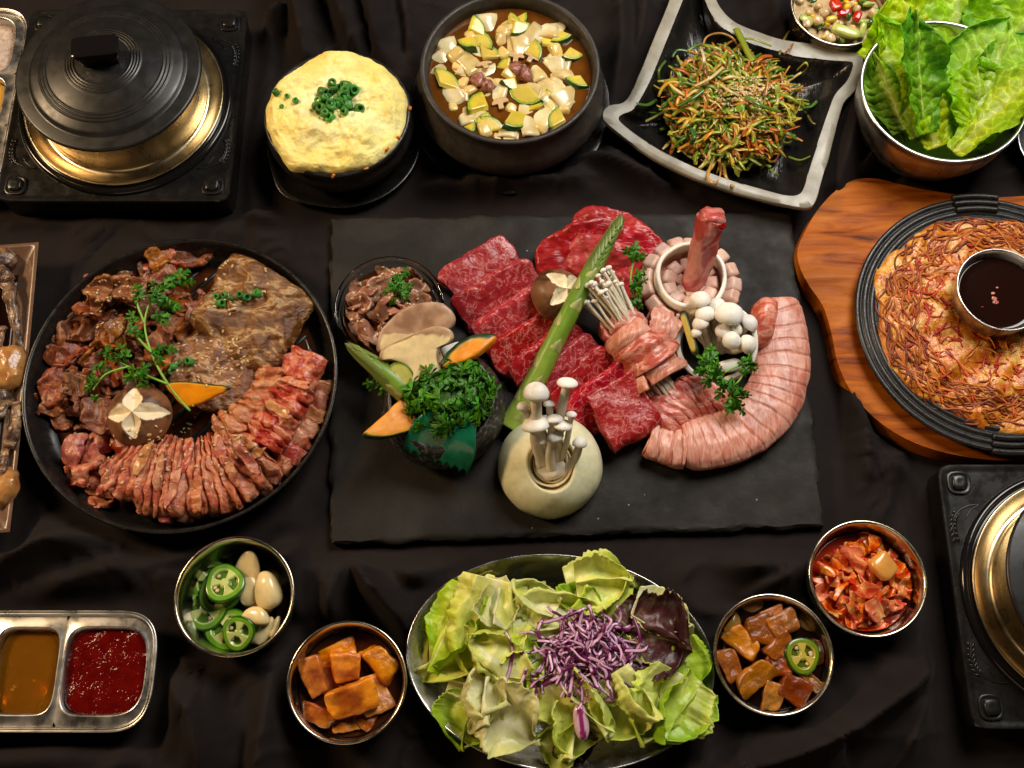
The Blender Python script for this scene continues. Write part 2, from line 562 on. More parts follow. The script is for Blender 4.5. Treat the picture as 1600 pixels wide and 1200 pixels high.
M('rib_meat', [(0.25, (0.30, 0.022, 0.022)), (0.48, (0.44, 0.065, 0.055)), (0.60, (0.64, 0.27, 0.22)), (0.75, (0.40, 0.05, 0.045))], sc=0.5, det=5, dist=0.8, rough=0.36, bump=0.5, bsc=2.5, bdist=0.07, stretch=(1, 1, 0.5), sss=0.12, coat=0.2)
M('bulgogi', [(0.2, (0.065, 0.014, 0.005)), (0.42, (0.17, 0.044, 0.015)), (0.55, (0.27, 0.080, 0.026)), (0.66, (0.42, 0.19, 0.075)), (0.75, (0.24, 0.060, 0.021)), (0.9, (0.32, 0.11, 0.042))],
  sc=0.9, det=6, dist=1.2, rough=0.32, rvar=0.10, bump=0.8, bsc=3.2, bdist=0.16, sss=0.05, coat=0.32, coatr=0.14, jit=(0.012, 0.10, 0.22))
M('galbi', [(0.15, (0.045, 0.011, 0.003)), (0.40, (0.14, 0.048, 0.016)), (0.52, (0.26, 0.105, 0.036)), (0.585, (0.56, 0.36, 0.18)), (0.64, (0.22, 0.072, 0.018)), (0.78, (0.13, 0.036, 0.009)), (0.92, (0.46, 0.25, 0.09))],
  sc=0.34, det=9, dist=1.6, rough=0.22, rvar=0.10, bump=0.9, bsc=1.5, bdist=0.34, bdet=6, stretch=(1.0, 1.8, 1), sss=0.06, coat=0.5, coatr=0.12, jit=(0.010, 0.08, 0.24))
M('marinated_pork', [(0.2, (0.20, 0.038, 0.015)), (0.43, (0.40, 0.098, 0.038)), (0.56, (0.57, 0.255, 0.120)), (0.67, (0.38, 0.080, 0.032)), (0.9, (0.50, 0.17, 0.075))],
  sc=0.55, det=5, dist=1.0, rough=0.26, rvar=0.1, bump=0.8, bsc=3.4, bdist=0.14, stretch=(1, 1.8, 1.2), sss=0.12, coat=0.4, coatr=0.14, jit=(0.008, 0.08, 0.14))
M('marinated_red', [(0.2, (0.22, 0.022, 0.013)), (0.46, (0.38, 0.062, 0.034)), (0.58, (0.58, 0.25, 0.14)), (0.68, (0.40, 0.07, 0.038)), (0.9, (0.32, 0.040, 0.022))],
  sc=0.55, det=5, dist=1.0, rough=0.26, bump=0.8, bsc=3.2, bdist=0.13, sss=0.12, coat=0.4, coatr=0.14, jit=(0.008, 0.08, 0.10))
M('marinated_fat', [(0.3, (0.42, 0.16, 0.055)), (0.7, (0.58, 0.32, 0.15))], sc=0.8, rough=0.26, bump=0.5, bsc=2.4, bdist=0.08, sss=0.15, coat=0.4, jit=(0.01, 0.1, 0.12))
M('marinated_slice', [(0.2, (0.17, 0.06, 0.030)), (0.5, (0.34, 0.15, 0.085)), (0.7, (0.50, 0.30, 0.19)), (0.9, (0.28, 0.11, 0.06))], sc=0.8, det=5, dist=1.0, rough=0.26, bump=0.5, bsc=2.6, bdist=0.09, sss=0.1, coat=0.4, jit=(0.01, 0.1, 0.2))
M('crab_shell', [(0.25, (0.022, 0.012, 0.010)), (0.45, (0.07, 0.035, 0.024)), (0.60, (0.30, 0.17, 0.085)), (0.70, (0.08, 0.035, 0.025)), (0.85, (0.16, 0.05, 0.02))], sc=0.7, det=7, dist=1.2, rough=0.32, bump=0.8, bsc=2.2, bdist=0.12, coat=0.3, jit=(0.01, 0.1, 0.25))
M('crab_roe', [(0.3, (0.30, 0.10, 0.02)), (0.7, (0.52, 0.27, 0.08))], sc=1.2, rough=0.3, bump=0.6, bsc=2, bdist=0.1, coat=0.4)
# plants
M('leaf', [(0.0, (1.45, 1.40, 1.6)), (0.07, (1.02, 1.02, 1.0)), (0.35, (0.86, 0.92, 0.8))], sc=1.0, tex='cells', attr=True, rough=0.36, bump=0.7, bsc=1.3, bdist=0.20, tl=0.52, jit=(0.006, 0.05, 0.08), spec=0.45)
M('iceberg', [(0.3, (0.90, 0.93, 0.80)), (0.7, (1.12, 1.10, 1.12))], sc=1.1, attr=True, rough=0.33, bump=0.6, bsc=1.4, bdist=0.16, tl=0.26, jit=(0.006, 0.05, 0.06), stretch=(1, 1, 1))
M('fried_strands', W1, sc=1.0, attr=True, rough=0.48, bump=0.3, bsc=4, bdist=0.03, spec=0.4)
M('grain', [(0.3, (0.40, 0.26, 0.10)), (0.7, (0.68, 0.50, 0.26))], sc=1.6, rough=0.6, bump=0.9, bsc=2.5, bdist=0.2)
M('soup_meat', [(0.3, (0.16, 0.045, 0.025)), (0.6, (0.34, 0.13, 0.085)), (0.75, (0.46, 0.24, 0.16))], sc=1.4, det=6, dist=1.0, rough=0.3, bump=0.8, bsc=2.5, bdist=0.12, coat=0.3)
M('parsley', [(0.3, (0.035, 0.17, 0.008)), (0.7, (0.10, 0.34, 0.018))], sc=1.5, rough=0.42, tl=0.25, jit=(0.012, 0.1, 0.3), bump=0.3, bsc=5, bdist=0.03)
M('parsley_stem', [(0.3, (0.14, 0.36, 0.03)), (0.7, (0.26, 0.50, 0.06))], sc=1, rough=0.4, sss=0.1)
M('asparagus', W1, sc=0.8, attr=True, rough=0.38, bump=0.25, bsc=2.5, bdist=0.03, stretch=(1, 1, 1), sss=0.08, sssr=(0.5, 1, 0.2))
M('painted', W1, sc=1.2, attr=True, rough=0.40, bump=0.3, bsc=3.5, bdist=0.04, sss=0.12, sssr=(1, 0.7, 0.4), sssd=0.2, jit=(0.004, 0.04, 0.06))
M('wet_painted', W1, sc=1.0, attr=True, rough=0.22, bump=0.25, bsc=3.0, bdist=0.04, sss=0.10, sssr=(1, 0.7, 0.4), sssd=0.2, coat=0.4, coatr=0.1, jit=(0.005, 0.05, 0.09))
M('strands', W1, sc=1.0, attr=True, rough=0.28, coat=0.3, coatr=0.15, bump=0.2, bsc=3, bdist=0.03, sss=0.0, tl=0.12)
M('scallion', [(0.3, (0.030, 0.17, 0.022)), (0.7, (0.10, 0.33, 0.05))], sc=0.8, rough=0.35, tl=0.15, jit=(0.02, 0.08, 0.35))
M('onion', [(0.3, (0.68, 0.68, 0.40)), (0.7, (0.82, 0.80, 0.56))], sc=0.35, det=3, rough=0.30, bump=0.12, bsc=1.2, bdist=0.05, stretch=(1, 1, 0.3), sss=0.25, sssr=(1, 0.9, 0.5), sssd=0.6, coat=0.2)
M('onion_white', [(0.3, (0.70, 0.66, 0.55)), (0.7, (0.82, 0.79, 0.70))], sc=0.6, rough=0.3, bump=0.15, bsc=2, bdist=0.04, sss=0.25, sssr=(1, 0.9, 0.7), sssd=0.5, jit=(0.004, 0.05, 0.04))
M('mushroom_white', [(0.25, (0.58, 0.50, 0.38)), (0.42, (0.78, 0.74, 0.65)), (0.7, (0.86, 0.83, 0.76))], sc=0.9, det=6, rough=0.55, bump=0.3, bsc=5, bdist=0.03, sss=0.25, sssr=(1, 0.8, 0.6), sssd=0.4, jit=(0.004, 0.05, 0.05))
M('mushroom_stem', [(0.3, (0.58, 0.50, 0.36)), (0.7, (0.74, 0.68, 0.54))], sc=1.0, rough=0.5, bump=0.3, bsc=3, bdist=0.04, stretch=(2, 2, 0.3), sss=0.2, sssr=(1, 0.8, 0.5), sssd=0.3, jit=(0.006, 0.08, 0.08))
M('pancake', [(0.2, (0.24, 0.034, 0.003)), (0.40, (0.46, 0.110, 0.006)), (0.52, (0.60, 0.215, 0.014)), (0.64, (0.74, 0.45, 0.11)), (0.72, (0.54, 0.16, 0.009)), (0.88, (0.34, 0.055, 0.004))], sc=0.65, det=6, dist=0.9, rough=0.36, rvar=0.1, bump=0.8, bsc=1.6, bdist=0.22, coat=0.25, coatr=0.2, sss=0.08)
M('egg', [(0.2, (0.76, 0.54, 0.11)), (0.5, (0.88, 0.74, 0.23)), (0.8, (0.92, 0.84, 0.38))], sc=0.35, det=6, rough=0.5, rvar=0.1, bump=0.9, bsc=1.2, bdist=0.30, bdet=6, sss=0.15, sssr=(1, 0.8, 0.3), sssd=0.4, attr=True)
M('radish', [(0.28, (0.20, 0.030, 0.002)), (0.5, (0.46, 0.125, 0.006)), (0.72, (0.66, 0.25, 0.020))], sc=0.30, det=8, dist=0.8, rough=0.20, bump=0.8, bsc=2.2, bdist=0.05, sss=0.55, sssr=(1, 0.5, 0.12), sssd=0.9, coat=0.25, jit=(0.010, 0.05, 0.22))
M('kimchi', [(0.25, (0.42, 0.012, 0.003)), (0.42, (0.60, 0.050, 0.006)), (0.52, (0.72, 0.15, 0.018)), (0.62, (0.80, 0.38, 0.11)), (0.70, (0.66, 0.085, 0.010)), (0.85, (0.46, 0.018, 0.004))], sc=0.8, det=7, dist=1.2, rough=0.25, bump=0.5, bsc=2.2, bdist=0.10, coat=0.35, sss=0.12, jit=(0.010, 0.08, 0.15))
M('plastic_leaf', [(0.3, (0.006, 0.13, 0.06)), (0.7, (0.015, 0.25, 0.12))], sc=0.6, rough=0.22, tl=0.3, coat=0.3)
M('sesame', [(0.3, (0.55, 0.36, 0.16)), (0.7, (0.74, 0.56, 0.32))], sc=2, rough=0.4)
# ------------------------------------------------------------------ the black cloth with its folds
def seg_dist(P, A, B):
    d = B - A
    t = np.clip(((P - A) @ d) / (d @ d + 1e-9), 0, 1)
    q = A + t[:, None] * d
    v = P - q
    s = np.sign(d[0] * (P[:, 1] - A[1]) - d[1] * (P[:, 0] - A[0]))
    return np.linalg.norm(v, axis=1), s, t


def ridge(P, pts, w1, w2, h):
    L = catmull(WL(pts)[:, :2], 14)
    full = P
    m_ = 3.2 * max(w1, w2)
    near = ((P > L.min(0) - m_) & (P < L.max(0) + m_)).all(1)
    P = P[near]
    best = np.full(len(P), 1e9); sg = np.zeros(len(P)); ta = np.zeros(len(P))
    for i in range(len(L) - 1):
        d, s, t = seg_dist(P, L[i], L[i + 1])
        k = d < best
        best[k] = d[k]; sg[k] = s[k]; ta[k] = (i + t[k]) / (len(L) - 1)
    w = np.where(sg > 0, w1, w2)
    out = np.zeros(len(full))
    out[near] = h * np.exp(-np.abs(best / w) ** 1.25) * (0.55 + 0.45 * np.sin(PI * np.clip(ta, 0.02, 0.98)))
    return out


def smooth01(a, b, x):
    t = np.clip((x - a) / (b - a), 0, 1)
    return t * t * (3 - 2 * t)


CIRC = [(530, 240, 0, 125), (797, 150, 0, 130), (1475, 190, 0, 100), (282, 610, 0, 228), (366, 945, 0, 66), (542, 1075, 0, 66), (1209, 1035, 0, 66), (1356, 915, 0, 64),
        (875, 1035, 0, 200), (1312, 35, 0, 70), (1130, 170, 0, 130), (1560, 510, 0, 250), (1660, 230, 0, 60)]
RECT = [(517, 335, 1290, 850), (-10, 10, 385, 325), (1463, 720, 1900, 1150), (-170, 965, 245, 1140), (-130, 10, 30, 290), (-300, 380, 55, 840)]
nx, ny = 520, 400
gx, gy = np.meshgrid(np.linspace(-82, 82, nx), np.linspace(-48, 66, ny), indexing='ij')
P2 = np.c_[gx.ravel(), gy.ravel()]
free = np.ones(len(P2))
for a, b, z, r in CIRC:
    c_ = W(a, b); rr = r * cmpp(a, b)
    free = np.minimum(free, smooth01(rr + 0.1, rr + 2.6, np.linalg.norm(P2 - c_[:2], axis=1)))
for x0, y0, x1, y1 in RECT:
    A, B, C_, D_ = W(x0, y0), W(x1, y0), W(x0, y1), W(x1, y1)
    lx, hx = min(A[0], C_[0]) * 0.5 + 0.5 * max(A[0], C_[0]), 0.5 * (B[0] + D_[0])
    dx = np.maximum(np.maximum(lx - P2[:, 0], P2[:, 0] - hx), 0); dy = np.maximum(np.maximum(C_[1] - P2[:, 1], P2[:, 1] - A[1]), 0)
    free = np.minimum(free, smooth01(0.4, 2.8, np.hypot(dx, dy)))
FOLDS = [
    ([(435, -40), (468, 40), (484, 110)], 2.0, 0.7, 2.4), ([(498, -40), (530, 40), (552, 90)], 2.0, 0.7, 2.6), ([(552, -40), (578, 40), (594, 100)], 2.2, 0.7, 2.4),
    ([(392, 80), (430, 52), (462, 40)], 1.4, 1.0, 1.8), ([(392, 110), (388, 210), (385, 340)], 0.9, 1.2, 1.5), ([(620, -30), (640, 60), (648, 120)], 1.5, 1.0, 1.4),
    ([(960, -30), (968, 80), (950, 170)], 1.3, 0.9, 1.4), ([(1010, -30), (1000, 60), (985, 120)], 1.0, 1.3, 1.2), ([(1180, -30), (1200, 20), (1230, 60)], 1.5, 1.0, 1.4),
    ([(1350, 130), (1318, 220), (1300, 300)], 1.5, 1.0, 2.0), ([(1385, 190), (1350, 260), (1330, 280)], 1.2, 0.8, 1.4), ([(1450, 260), (1480, 290), (1560, 300)], 1.2, 0.8, 1.2),
    ([(1240, 330), (1262, 460), (1300, 560), (1318, 660), (1310, 780), (1290, 860)], 1.1, 1.5, 2.2), ([(1262, 300), (1290, 480), (1330, 620), (1345, 740)], 1.0, 1.3, 1.5),
    ([(1390, 730), (1430, 760), (1462, 830)], 1.2, 1.0, 1.4), ([(1455, 860), (1470, 980), (1490, 1100)], 1.3, 0.8, 1.3),
    ([(545, 868), (590, 930), (640, 985)], 1.6, 0.8, 2.0), ([(520, 980), (535, 920), (560, 872)], 1.6, 0.9, 1.8), ([(590, 868), (640, 905), (670, 900)], 1.2, 0.8, 1.2),
    ([(-20, 905), (70, 868), (180, 845), (250, 850)], 2.0, 1.0, 1.7), ([(60, 940), (150, 905), (240, 890)], 2.2, 1.2, 1.3), ([(265, 1060), (320, 1120), (330, 1220)], 1.5, 2.3, 2.0),
    ([(-20, 1185), (90, 1170), (180, 1150)], 1.5, 1.2, 1.5), ([(410, 1230), (425, 1150), (440, 1050)], 1.4, 1.9, 2.0), ([(180, 1220), (215, 1160), (260, 1100)], 1.4, 1.4, 1.2),
    ([(1120, 1215), (1230, 1180), (1330, 1130), (1470, 1030)], 2.4, 0.9, 2.3), ([(1330, 1085), (1300, 1150), (1280, 1220)], 1.0, 1.8, 2.0), ([(1440, 1090), (1400, 1160), (1370, 1220)], 1.4, 1.0, 1.6),
    ([(1110, 868), (1170, 890), (1240, 870)], 1.6, 0.9, 1.5), ([(1240, 860), (1225, 900), (1180, 920)], 1.0, 0.8, 1.2), ([(470, 860), (440, 890), (470, 960)], 1.2, 0.9, 1.2),
    ([(360, 335), (420, 350), (520, 345)], 1.2, 0.8, 1.0), ([(30, 345), (120, 340), (220, 350)], 1.2, 0.8, 0.9), ([(660, 300), (780, 300), (900, 290)], 1.4, 0.8, 1.1), ([(905, 250), (960, 270), (1040, 300)], 1.0, 0.8, 1.1),
]
hz = np.zeros(len(P2))
for pts, w1, w2, h in FOLDS:
    hz = np.maximum(hz, ridge(P2, pts, w1, w2, h)) + 0.15 * ridge(P2, pts, w1 * 2.2, w2 * 2.2, h)
q3 = np.c_[P2 * 0.11, np.zeros(len(P2))]
warp = np.c_[P2 * 0.06 + 3.0 * fbm(q3, 3)[:, None] * 0.25, np.zeros(len(P2))]
wr = (1 - np.abs(fbm(warp * np.array([1.0, 1.6, 1]), 11, 3))) ** 3
cre = np.maximum(0, 1 - np.abs(fbm(warp * np.array([1.7, 2.3, 1]) + 4, 17, 2)) * 2.2) ** 4
hz = (1.9 * hz + 0.45 * cre + 0.75 * wr + 0.2 * fbm(q3 * 3, 5, 2)) * free
hz = hz * 0.95 - 0.06 + 0.02 * fbm(q3 * 9, 9, 2) * free
G = np.c_[P2, hz].reshape(nx, ny, 3)
i_ = np.arange(nx * ny).reshape(nx, ny)
Fq = np.stack([i_[:-1, :-1], i_[1:, :-1], i_[1:, 1:], i_[:-1, 1:]], -1).reshape(-1, 4)
cloth = obj('tablecloth', (G.reshape(-1, 3), Fq.tolist()), 'black_cloth', org=(0, 0, 0), sup=True)
cloth['kind'] = 'structure'
cloth['label'] = 'black folded tablecloth under all the dishes'

# ------------------------------------------------------------------ slate board
SL = 0.85                                                       # its top
ol = []
cor = WL([(517, 850), (1288, 822), (1236, 331), (516, 340)], SL)[:, :2]
for k in range(4):
    A, B = cor[k], cor[(k + 1) % 4]
    for t in np.linspace(0, 1, 90, endpoint=False):
        ol.append(A + (B - A) * t)
ol = np.array(ol)
cen = ol.mean(0)
q = np.c_[ol * 0.5, np.zeros(len(ol))]
nrm = (ol - cen) / np.linalg.norm(ol - cen, axis=1)[:, None]
chip = fbm(q * 1.3, 21, 4) * 0.16
lim = lambda d: np.array([(cen + (p - cen) * (1 - d / np.linalg.norm(p - cen))) for p in ol])
rings = []
for z, off, jag in ((0.0, 0.15, 0.5), (0.22, -0.02, 1.2), (0.42, 0.06, 1.4), (0.60, -0.03, 1.3), (0.75, 0.10, 1.2), (SL, 0.30, 0.9)):
    o2 = ol - nrm * (off + 0.1 * fbm(q * 2.2 + z * 7, 33, 3) * jag)[:, None] + nrm * chip[:, None]
    rings.append(np.c_[o2, np.full(len(ol), z) + (0.03 * fbm(q * 4, 8, 2) if 0 < z < SL else 0)])
for s in (0.985, 0.95, 0.85, 0.7, 0.5, 0.3, 0.12):
    o2 = cen + (rings[5][:, :2] - cen) * s
    rings.append(np.c_[o2, SL + 0.035 * fbm(np.c_[o2 * 0.22, np.zeros(len(o2))], 15, 3)])
slate = tag(obj('slate_board', rings_mesh(rings), 'slate', sup=True, sharp=35), 'large rectangular dark slate board with chipped edges carrying the raw meat', 'serving board')


# ------------------------------------------------------------------ vessels
def at(VF, c, rz=0.0):
    return xf(VF[0], (0, 0, rz) if rz else None, 1, c), VF[1]


def bowl(name, label, px, py, rpx, zr, mat, z0=0.0, foot=0.66, group=None, sup=True, cat='bowl', th=0.25):
    R = rpx * cmpp(px, py, zr)
    c = W(px, py, zr); c[2] = z0
    h = zr - z0
    pr = [(0, 0.05), (R * foot * 0.9, 0.02), (R * foot, 0.0), (R * (foot + .06), 0.12), (R * (foot + .2), h * .22), (R * .955, h * .55), (R * .985, h * .85), (R * .99, h - .12), (R * 1.012, h - .05),
          (R * 1.012, h + .02), (R * .99, h + .06), (R * .965, h + .01), (R - th, h - .2), (R * .975 - th, h * .8), (R * .94 - th, h * .55), (R * (foot + .16), h * .25), (R * foot, h * .16 + .12), (R * foot * .6, .3), (0, .3)]
    o = tag(obj(name, at(lathe(pr, 80), c), mat, org=c, sup=sup), label, cat, group)
    def rin(z):
        prof = [(p[1] + z0, p[0]) for p in pr[11:]][::-1]
        return float(np.interp(z, [p[0] for p in prof], [p[1] for p in prof]))
    return o, c, R, rin


def pool(name, label, c, r, z, mat, cat='sauce', amp=0.0, seed=1, sup=True):
    pr = [(0, z - 0.25), (r * .97, z - 0.25), (r, z - .02), (r * .985, z + 0.02), (r * .96, z), (r * .8, z), (r * .6, z), (r * .4, z), (r * .2, z), (0, z)]
    V, F = lathe(pr, 64)
    V = V + np.array([c[0], c[1], 0])
    if amp:
        V[:, 2] += amp * fbm(V * 0.8, seed, 3)
    return tag(obj(name, (V, F), mat, sup=sup), label, cat)


def super_ring(hx, hy, p, n, z, c=(0, 0)):
    a = np.arange(n) * 2 * PI / n
    r = 1 / (np.abs(np.cos(a) / hx) ** p + np.abs(np.sin(a) / hy) ** p) ** (1 / p)
    return np.c_[c[0] + r * np.cos(a), c[1] + r * np.sin(a), np.full(n, z)]


TS = 0.93


def sauce_tray(label, c, rz):
    """steel tray with three wells; returns the wells' centres"""
    H, hyT, LX = 2.1, 4.3, 10.2
    n = 96
    a = np.arange(n) * 2 * PI / n
    cells = [(-6.45, 3.35, 3.5, -1), (0.0, 2.62, 3.45, 0), (6.45, 3.35, 3.5, 1)]
    bounds = [(-10.2, -2.95), (-2.95, 2.95), (2.95, 10.2)]
    parts = []
    for (cx, hx, hy, side), (b0, b1) in zip(cells, bounds):
        p = np.where(np.cos(a) * side > 0, 3.4, 5.0) if side else np.full(n, 5.0)
        r = 1 / (np.abs(np.cos(a) / hx) ** p + np.abs(np.sin(a) / hy) ** p) ** (1 / p)
        well = lambda k, z: np.c_[cx + (r + k) * np.cos(a), (r + k) * np.sin(a), np.full(n, z)]
        ro = np.minimum(np.where(np.cos(a) > 0, (b1 - cx), (cx - b0)) / np.maximum(np.abs(np.cos(a)), 1e-6), hyT / np.maximum(np.abs(np.sin(a)), 1e-6))
        if side:
            k = np.cos(a) * side > 0
            ext = abs((b1 if side > 0 else b0) - cx)
            rs = 1 / (np.abs(np.cos(a) / ext) ** 3.6 + np.abs(np.sin(a) / hyT) ** 3.6) ** (1 / 3.6)
            ro = np.where(k, np.minimum(ro, rs), ro)
        outer = np.c_[cx + ro * np.cos(a), ro * np.sin(a), np.full(n, H)]
        rg = [outer, well(0.16, H), well(0.06, H + 0.05), well(-0.05, H), well(-0.16, H - 0.3), well(-0.22, H - 1.1), well(-0.45, H - 1.55), well(-0.9, H - 1.7)]
        parts.append(rings_mesh(rg, False, True))
    m = 60
    t = np.linspace(-PI / 2, PI / 2, m)
    ex = 10.2 - 6.45
    rs = 1 / (np.abs(np.cos(t) / ex) ** 3.6 + np.abs(np.sin(t) / hyT) ** 3.6) ** (1 / 3.6)
    right = np.c_[6.45 + rs * np.cos(t), rs * np.sin(t)]
    loop = np.concatenate([right, -right])
    nl = loop / np.maximum(np.linalg.norm(loop, axis=1), 1e-6)[:, None]
    nn = np.gradient(np.concatenate([loop[-2:], loop, loop[:2]]), axis=0)[2:-2]
    nn = np.c_[nn[:, 1], -nn[:, 0]]; nn /= np.linalg.norm(nn, axis=1)[:, None]
    lr = lambda k, z: np.c_[loop + nn * k, np.full(len(loop), z)]
    lip = [lr(0.0, H), lr(0.05, H + 0.1), lr(0.14, H + 0.28), lr(0.22, H + 0.30), lr(0.28, H + 0.2), lr(0.36, H + 0.36), lr(0.46, H + 0.36), lr(0.50, H + 0.22), lr(0.40, H - 0.1), lr(0.1, H - 0.4), lr(-0.2, 0.4), lr(-0.5, 0.0), lr(-0.9, 0.0)]
    parts.append(rings_mesh(lip, False, True))
    V, F = join(parts)
    V = V * np.array([TS, TS, 1.0])
    o = tag(obj('sauce_tray', at((V, F), c, rz), 'brushed_steel', org=c, sup=True), label, 'tray')
    R = rotm(0, 0, rz)
    return o, [(np.array([cx * TS, 0, 0]) @ R.T + np.asarray(c), hx * TS, hy * TS) for cx, hx, hy, s in cells]


def well_fill(name, label, well, rz, z, mat, cat='sauce', amp=0.0, k=0.13, seed=1, mound=0.0):
    c, hx, hy = well
    rings = [super_ring(hx - k, hy - k, 4, 72, z - 0.3), super_ring(hx - k + .02, hy - k + .02, 4, 72, z), super_ring(hx - k - .08, hy - k - .08, 4, 72, z)]
    for s in (0.9, 0.8, 0.65, 0.5, 0.35, 0.2, 0.1):
        rings.append(super_ring((hx - k) * s, (hy - k) * s, 4 - 2 * (1 - s), 72, z + mound * (1 - s * s)))
    V, F = rings_mesh(rings)
    if amp:
        V[:, 2] += amp * fbm(V * 1.3, seed, 3)
    V = xf(V, (0, 0, rz), 1, (c[0], c[1], 0))
    return tag(obj(name, (V, F), mat, sup=True), label, cat)


# ------------------------------------------------------------------ tabletop burners with brass pan and lid
def burner(label, lid_label, c, hs, rz):
    root = thing('tabletop_burner', label, 'burner', c, 'tabletop burners')
    PH = 3.0
    rg = [super_ring(hs * k, hs * k, 26, 144, z) for k, z in ((0.97, 0.0), (0.985, 0.1), (0.99, PH - .5), (1.0, PH - .3), (1.0, PH - .1), (0.992, PH), (0.97, PH), (0.955, PH - .06), (0.93, PH - .06))]
    a = np.arange(144) * 2 * PI / 144
    cr = lambda r, z: np.c_[r * np.cos(a), r * np.sin(a), np.full(144, z)]
    R0 = hs * 0.945
    mixr = lambda t: rg[-1] * (1 - t) + cr(R0, PH - .06) * t
    rg += [mixr(0.3), mixr(0.6), cr(R0, PH - .06), cr(R0 - .15, PH - .2), cr(R0 - .5, PH - .9), cr(2.0, PH - 1.0)]
    obj('base_plate', at(rings_mesh(rg), c, rz), 'black_plastic', root, sharp=40, sup=True)
    kv, kf = rings_mesh([super_ring(r, r, 3.2, 24, z) for r, z in ((0.95, PH - .07), (0.92, PH + .1), (0.80, PH + .14), (0.72, PH + .10), (0.62, PH + .10), (0.58, PH + .34), (0.48, PH + .40), (0.2, PH + .38))], False)
    kn = None
    R = rotm(0, 0, rz)
    for sx in (-1, 1):
        for sy in (-1, 1):
            p = np.array([sx * hs * .845, sy * hs * .845, 0]) @ R.T + c
            kn = obj('knob', xf_t((kv, kf), p), 'black_plastic', root, sharp=50)
            parts = []
            st = np.array([(.70, .675, 0), (.80, .66, 0), (.90, .60, 0), (.935, .50, 0), (.925, .38, 0)]) * hs + np.array([0, 0, PH - .05])
            parts.append(tube(st, 0.08, 6, 24))
            parts.append(tube(np.array([(.70, .675, 0), (.78, .63, 0), (.83, .56, 0)]) * hs + np.array([0, 0, PH - .05]), 0.06, 6, 12))
            st = catmull(st, 40)
            for k in range(7):
                q = st[19 + 3 * k]
                d = st[20 + 3 * k] - st[18 + 3 * k]; d /= np.linalg.norm(d); nrm_ = np.array([-d[1], d[0], 0])
                for sd in (-1, 1):
                    gv, gf = blob((0.24, 0.10, 0.11), 2, 4)
                    an = math.atan2(d[1], d[0]) + sd * 0.5
                    parts.append((xf(gv, (0, 0, an), 1, q + nrm_ * sd * 0.16), gf))
            V, F = join(parts)
            V[:, 0] *= sx; V[:, 1] *= sy
            if sx * sy < 0:
                F = [f[::-1] for f in F]
            obj('wheat_emblem', at((V, F), c, rz), 'black_plastic', root)
    obj('drip_ring', at(lathe([(hs * .935, PH - .4), (hs * .945, PH + .05), (hs * .93, PH + .28), (hs * .905, PH + .33), (hs * .89, PH + .2), (hs * .875, PH + .2), (hs * .86, PH + .34), (hs * .845, PH + .34), (hs * .835, PH + .1), (hs * .83, PH - .3), (hs * .9, PH - .6), (hs * .935, PH - .4)], 120), c), 'gloss_black', root)
    obj('brass_pan', at(lathe([(0, PH - .7), (hs * .6, PH - .7), (hs * .82, PH - .2), (hs * .865, PH + .42), (hs * .875, PH + .52), (hs * .86, PH + .56), (hs * .845, PH + .48), (hs * .80, PH + .12), (hs * .75, PH + .02), (hs * .72, PH + .10), (hs * .705, PH + .4), (hs * .695, PH + 1.2), (hs * .70, PH + 3.0), (hs * .715, PH + 4.4),
                                     (hs * .70, PH + 4.5), (hs * .66, PH + 4.2), (hs * .66, PH + 1.0), (0, PH + .9)], 120), c), 'brassy_steel', root, sup=True)
    lid = thing('pan_lid', lid_label, 'lid', (c[0], c[1], c[2] + PH + 4.3), 'burner lids')
    Lr, z0 = hs * .785, PH + 4.3
    pr = [(0, z0), (Lr * .9, z0), (Lr * .985, z0 - .02), (Lr, z0 + .1), (Lr * .995, z0 + .25), (Lr * .97, z0 + .32), (Lr * .86, z0 + .36), (Lr * .84, z0 + .40), (Lr * .825, z0 + .62), (Lr * .80, z0 + .72)]
    for r in np.linspace(0.78, 0.16, 90):
        z = z0 + .72 + 1.25 * (1 - (r / .8) ** 2)
        g = 0.0
        for r0 in (0.70, 0.665, 0.63, 0.40, 0.37, 0.34, 0.31):
            g += 0.07 * math.exp(-((r - r0) / 0.0085) ** 2)
        pr.append((Lr * r, z + g))
    zc = z0 + .72 + 1.25
    pr += [(Lr * .1, zc), (0, zc)]
    obj('lid_shell', at(lathe(pr, 140), c), 'lid_enamel', lid, sup=True)
    # the grip: a wedge wider at its top, standing on a short foot
    hw, hd, hh = Lr * .245, Lr * .115, 1.75
    rg = [super_ring(hw * k, hd * k2, 9, 48, z) for k, k2, z in ((0.80, 0.8, zc - .25), (0.80, 0.85, zc + .3), (0.90, 1.0, zc + .9), (1.0, 1.1, zc + hh - .25), (0.98, 1.1, zc + hh - .06), (0.92, 1.0, zc + hh), (0.5, 0.5, zc + hh + .02))]
    obj('handle', at(rings_mesh(rg), c, rz + math.radians(7)), 'gloss_black', lid, sharp=45)
    return root


def xf_t(VF, t):
    return VF[0] + np.asarray(t, float), VF[1]


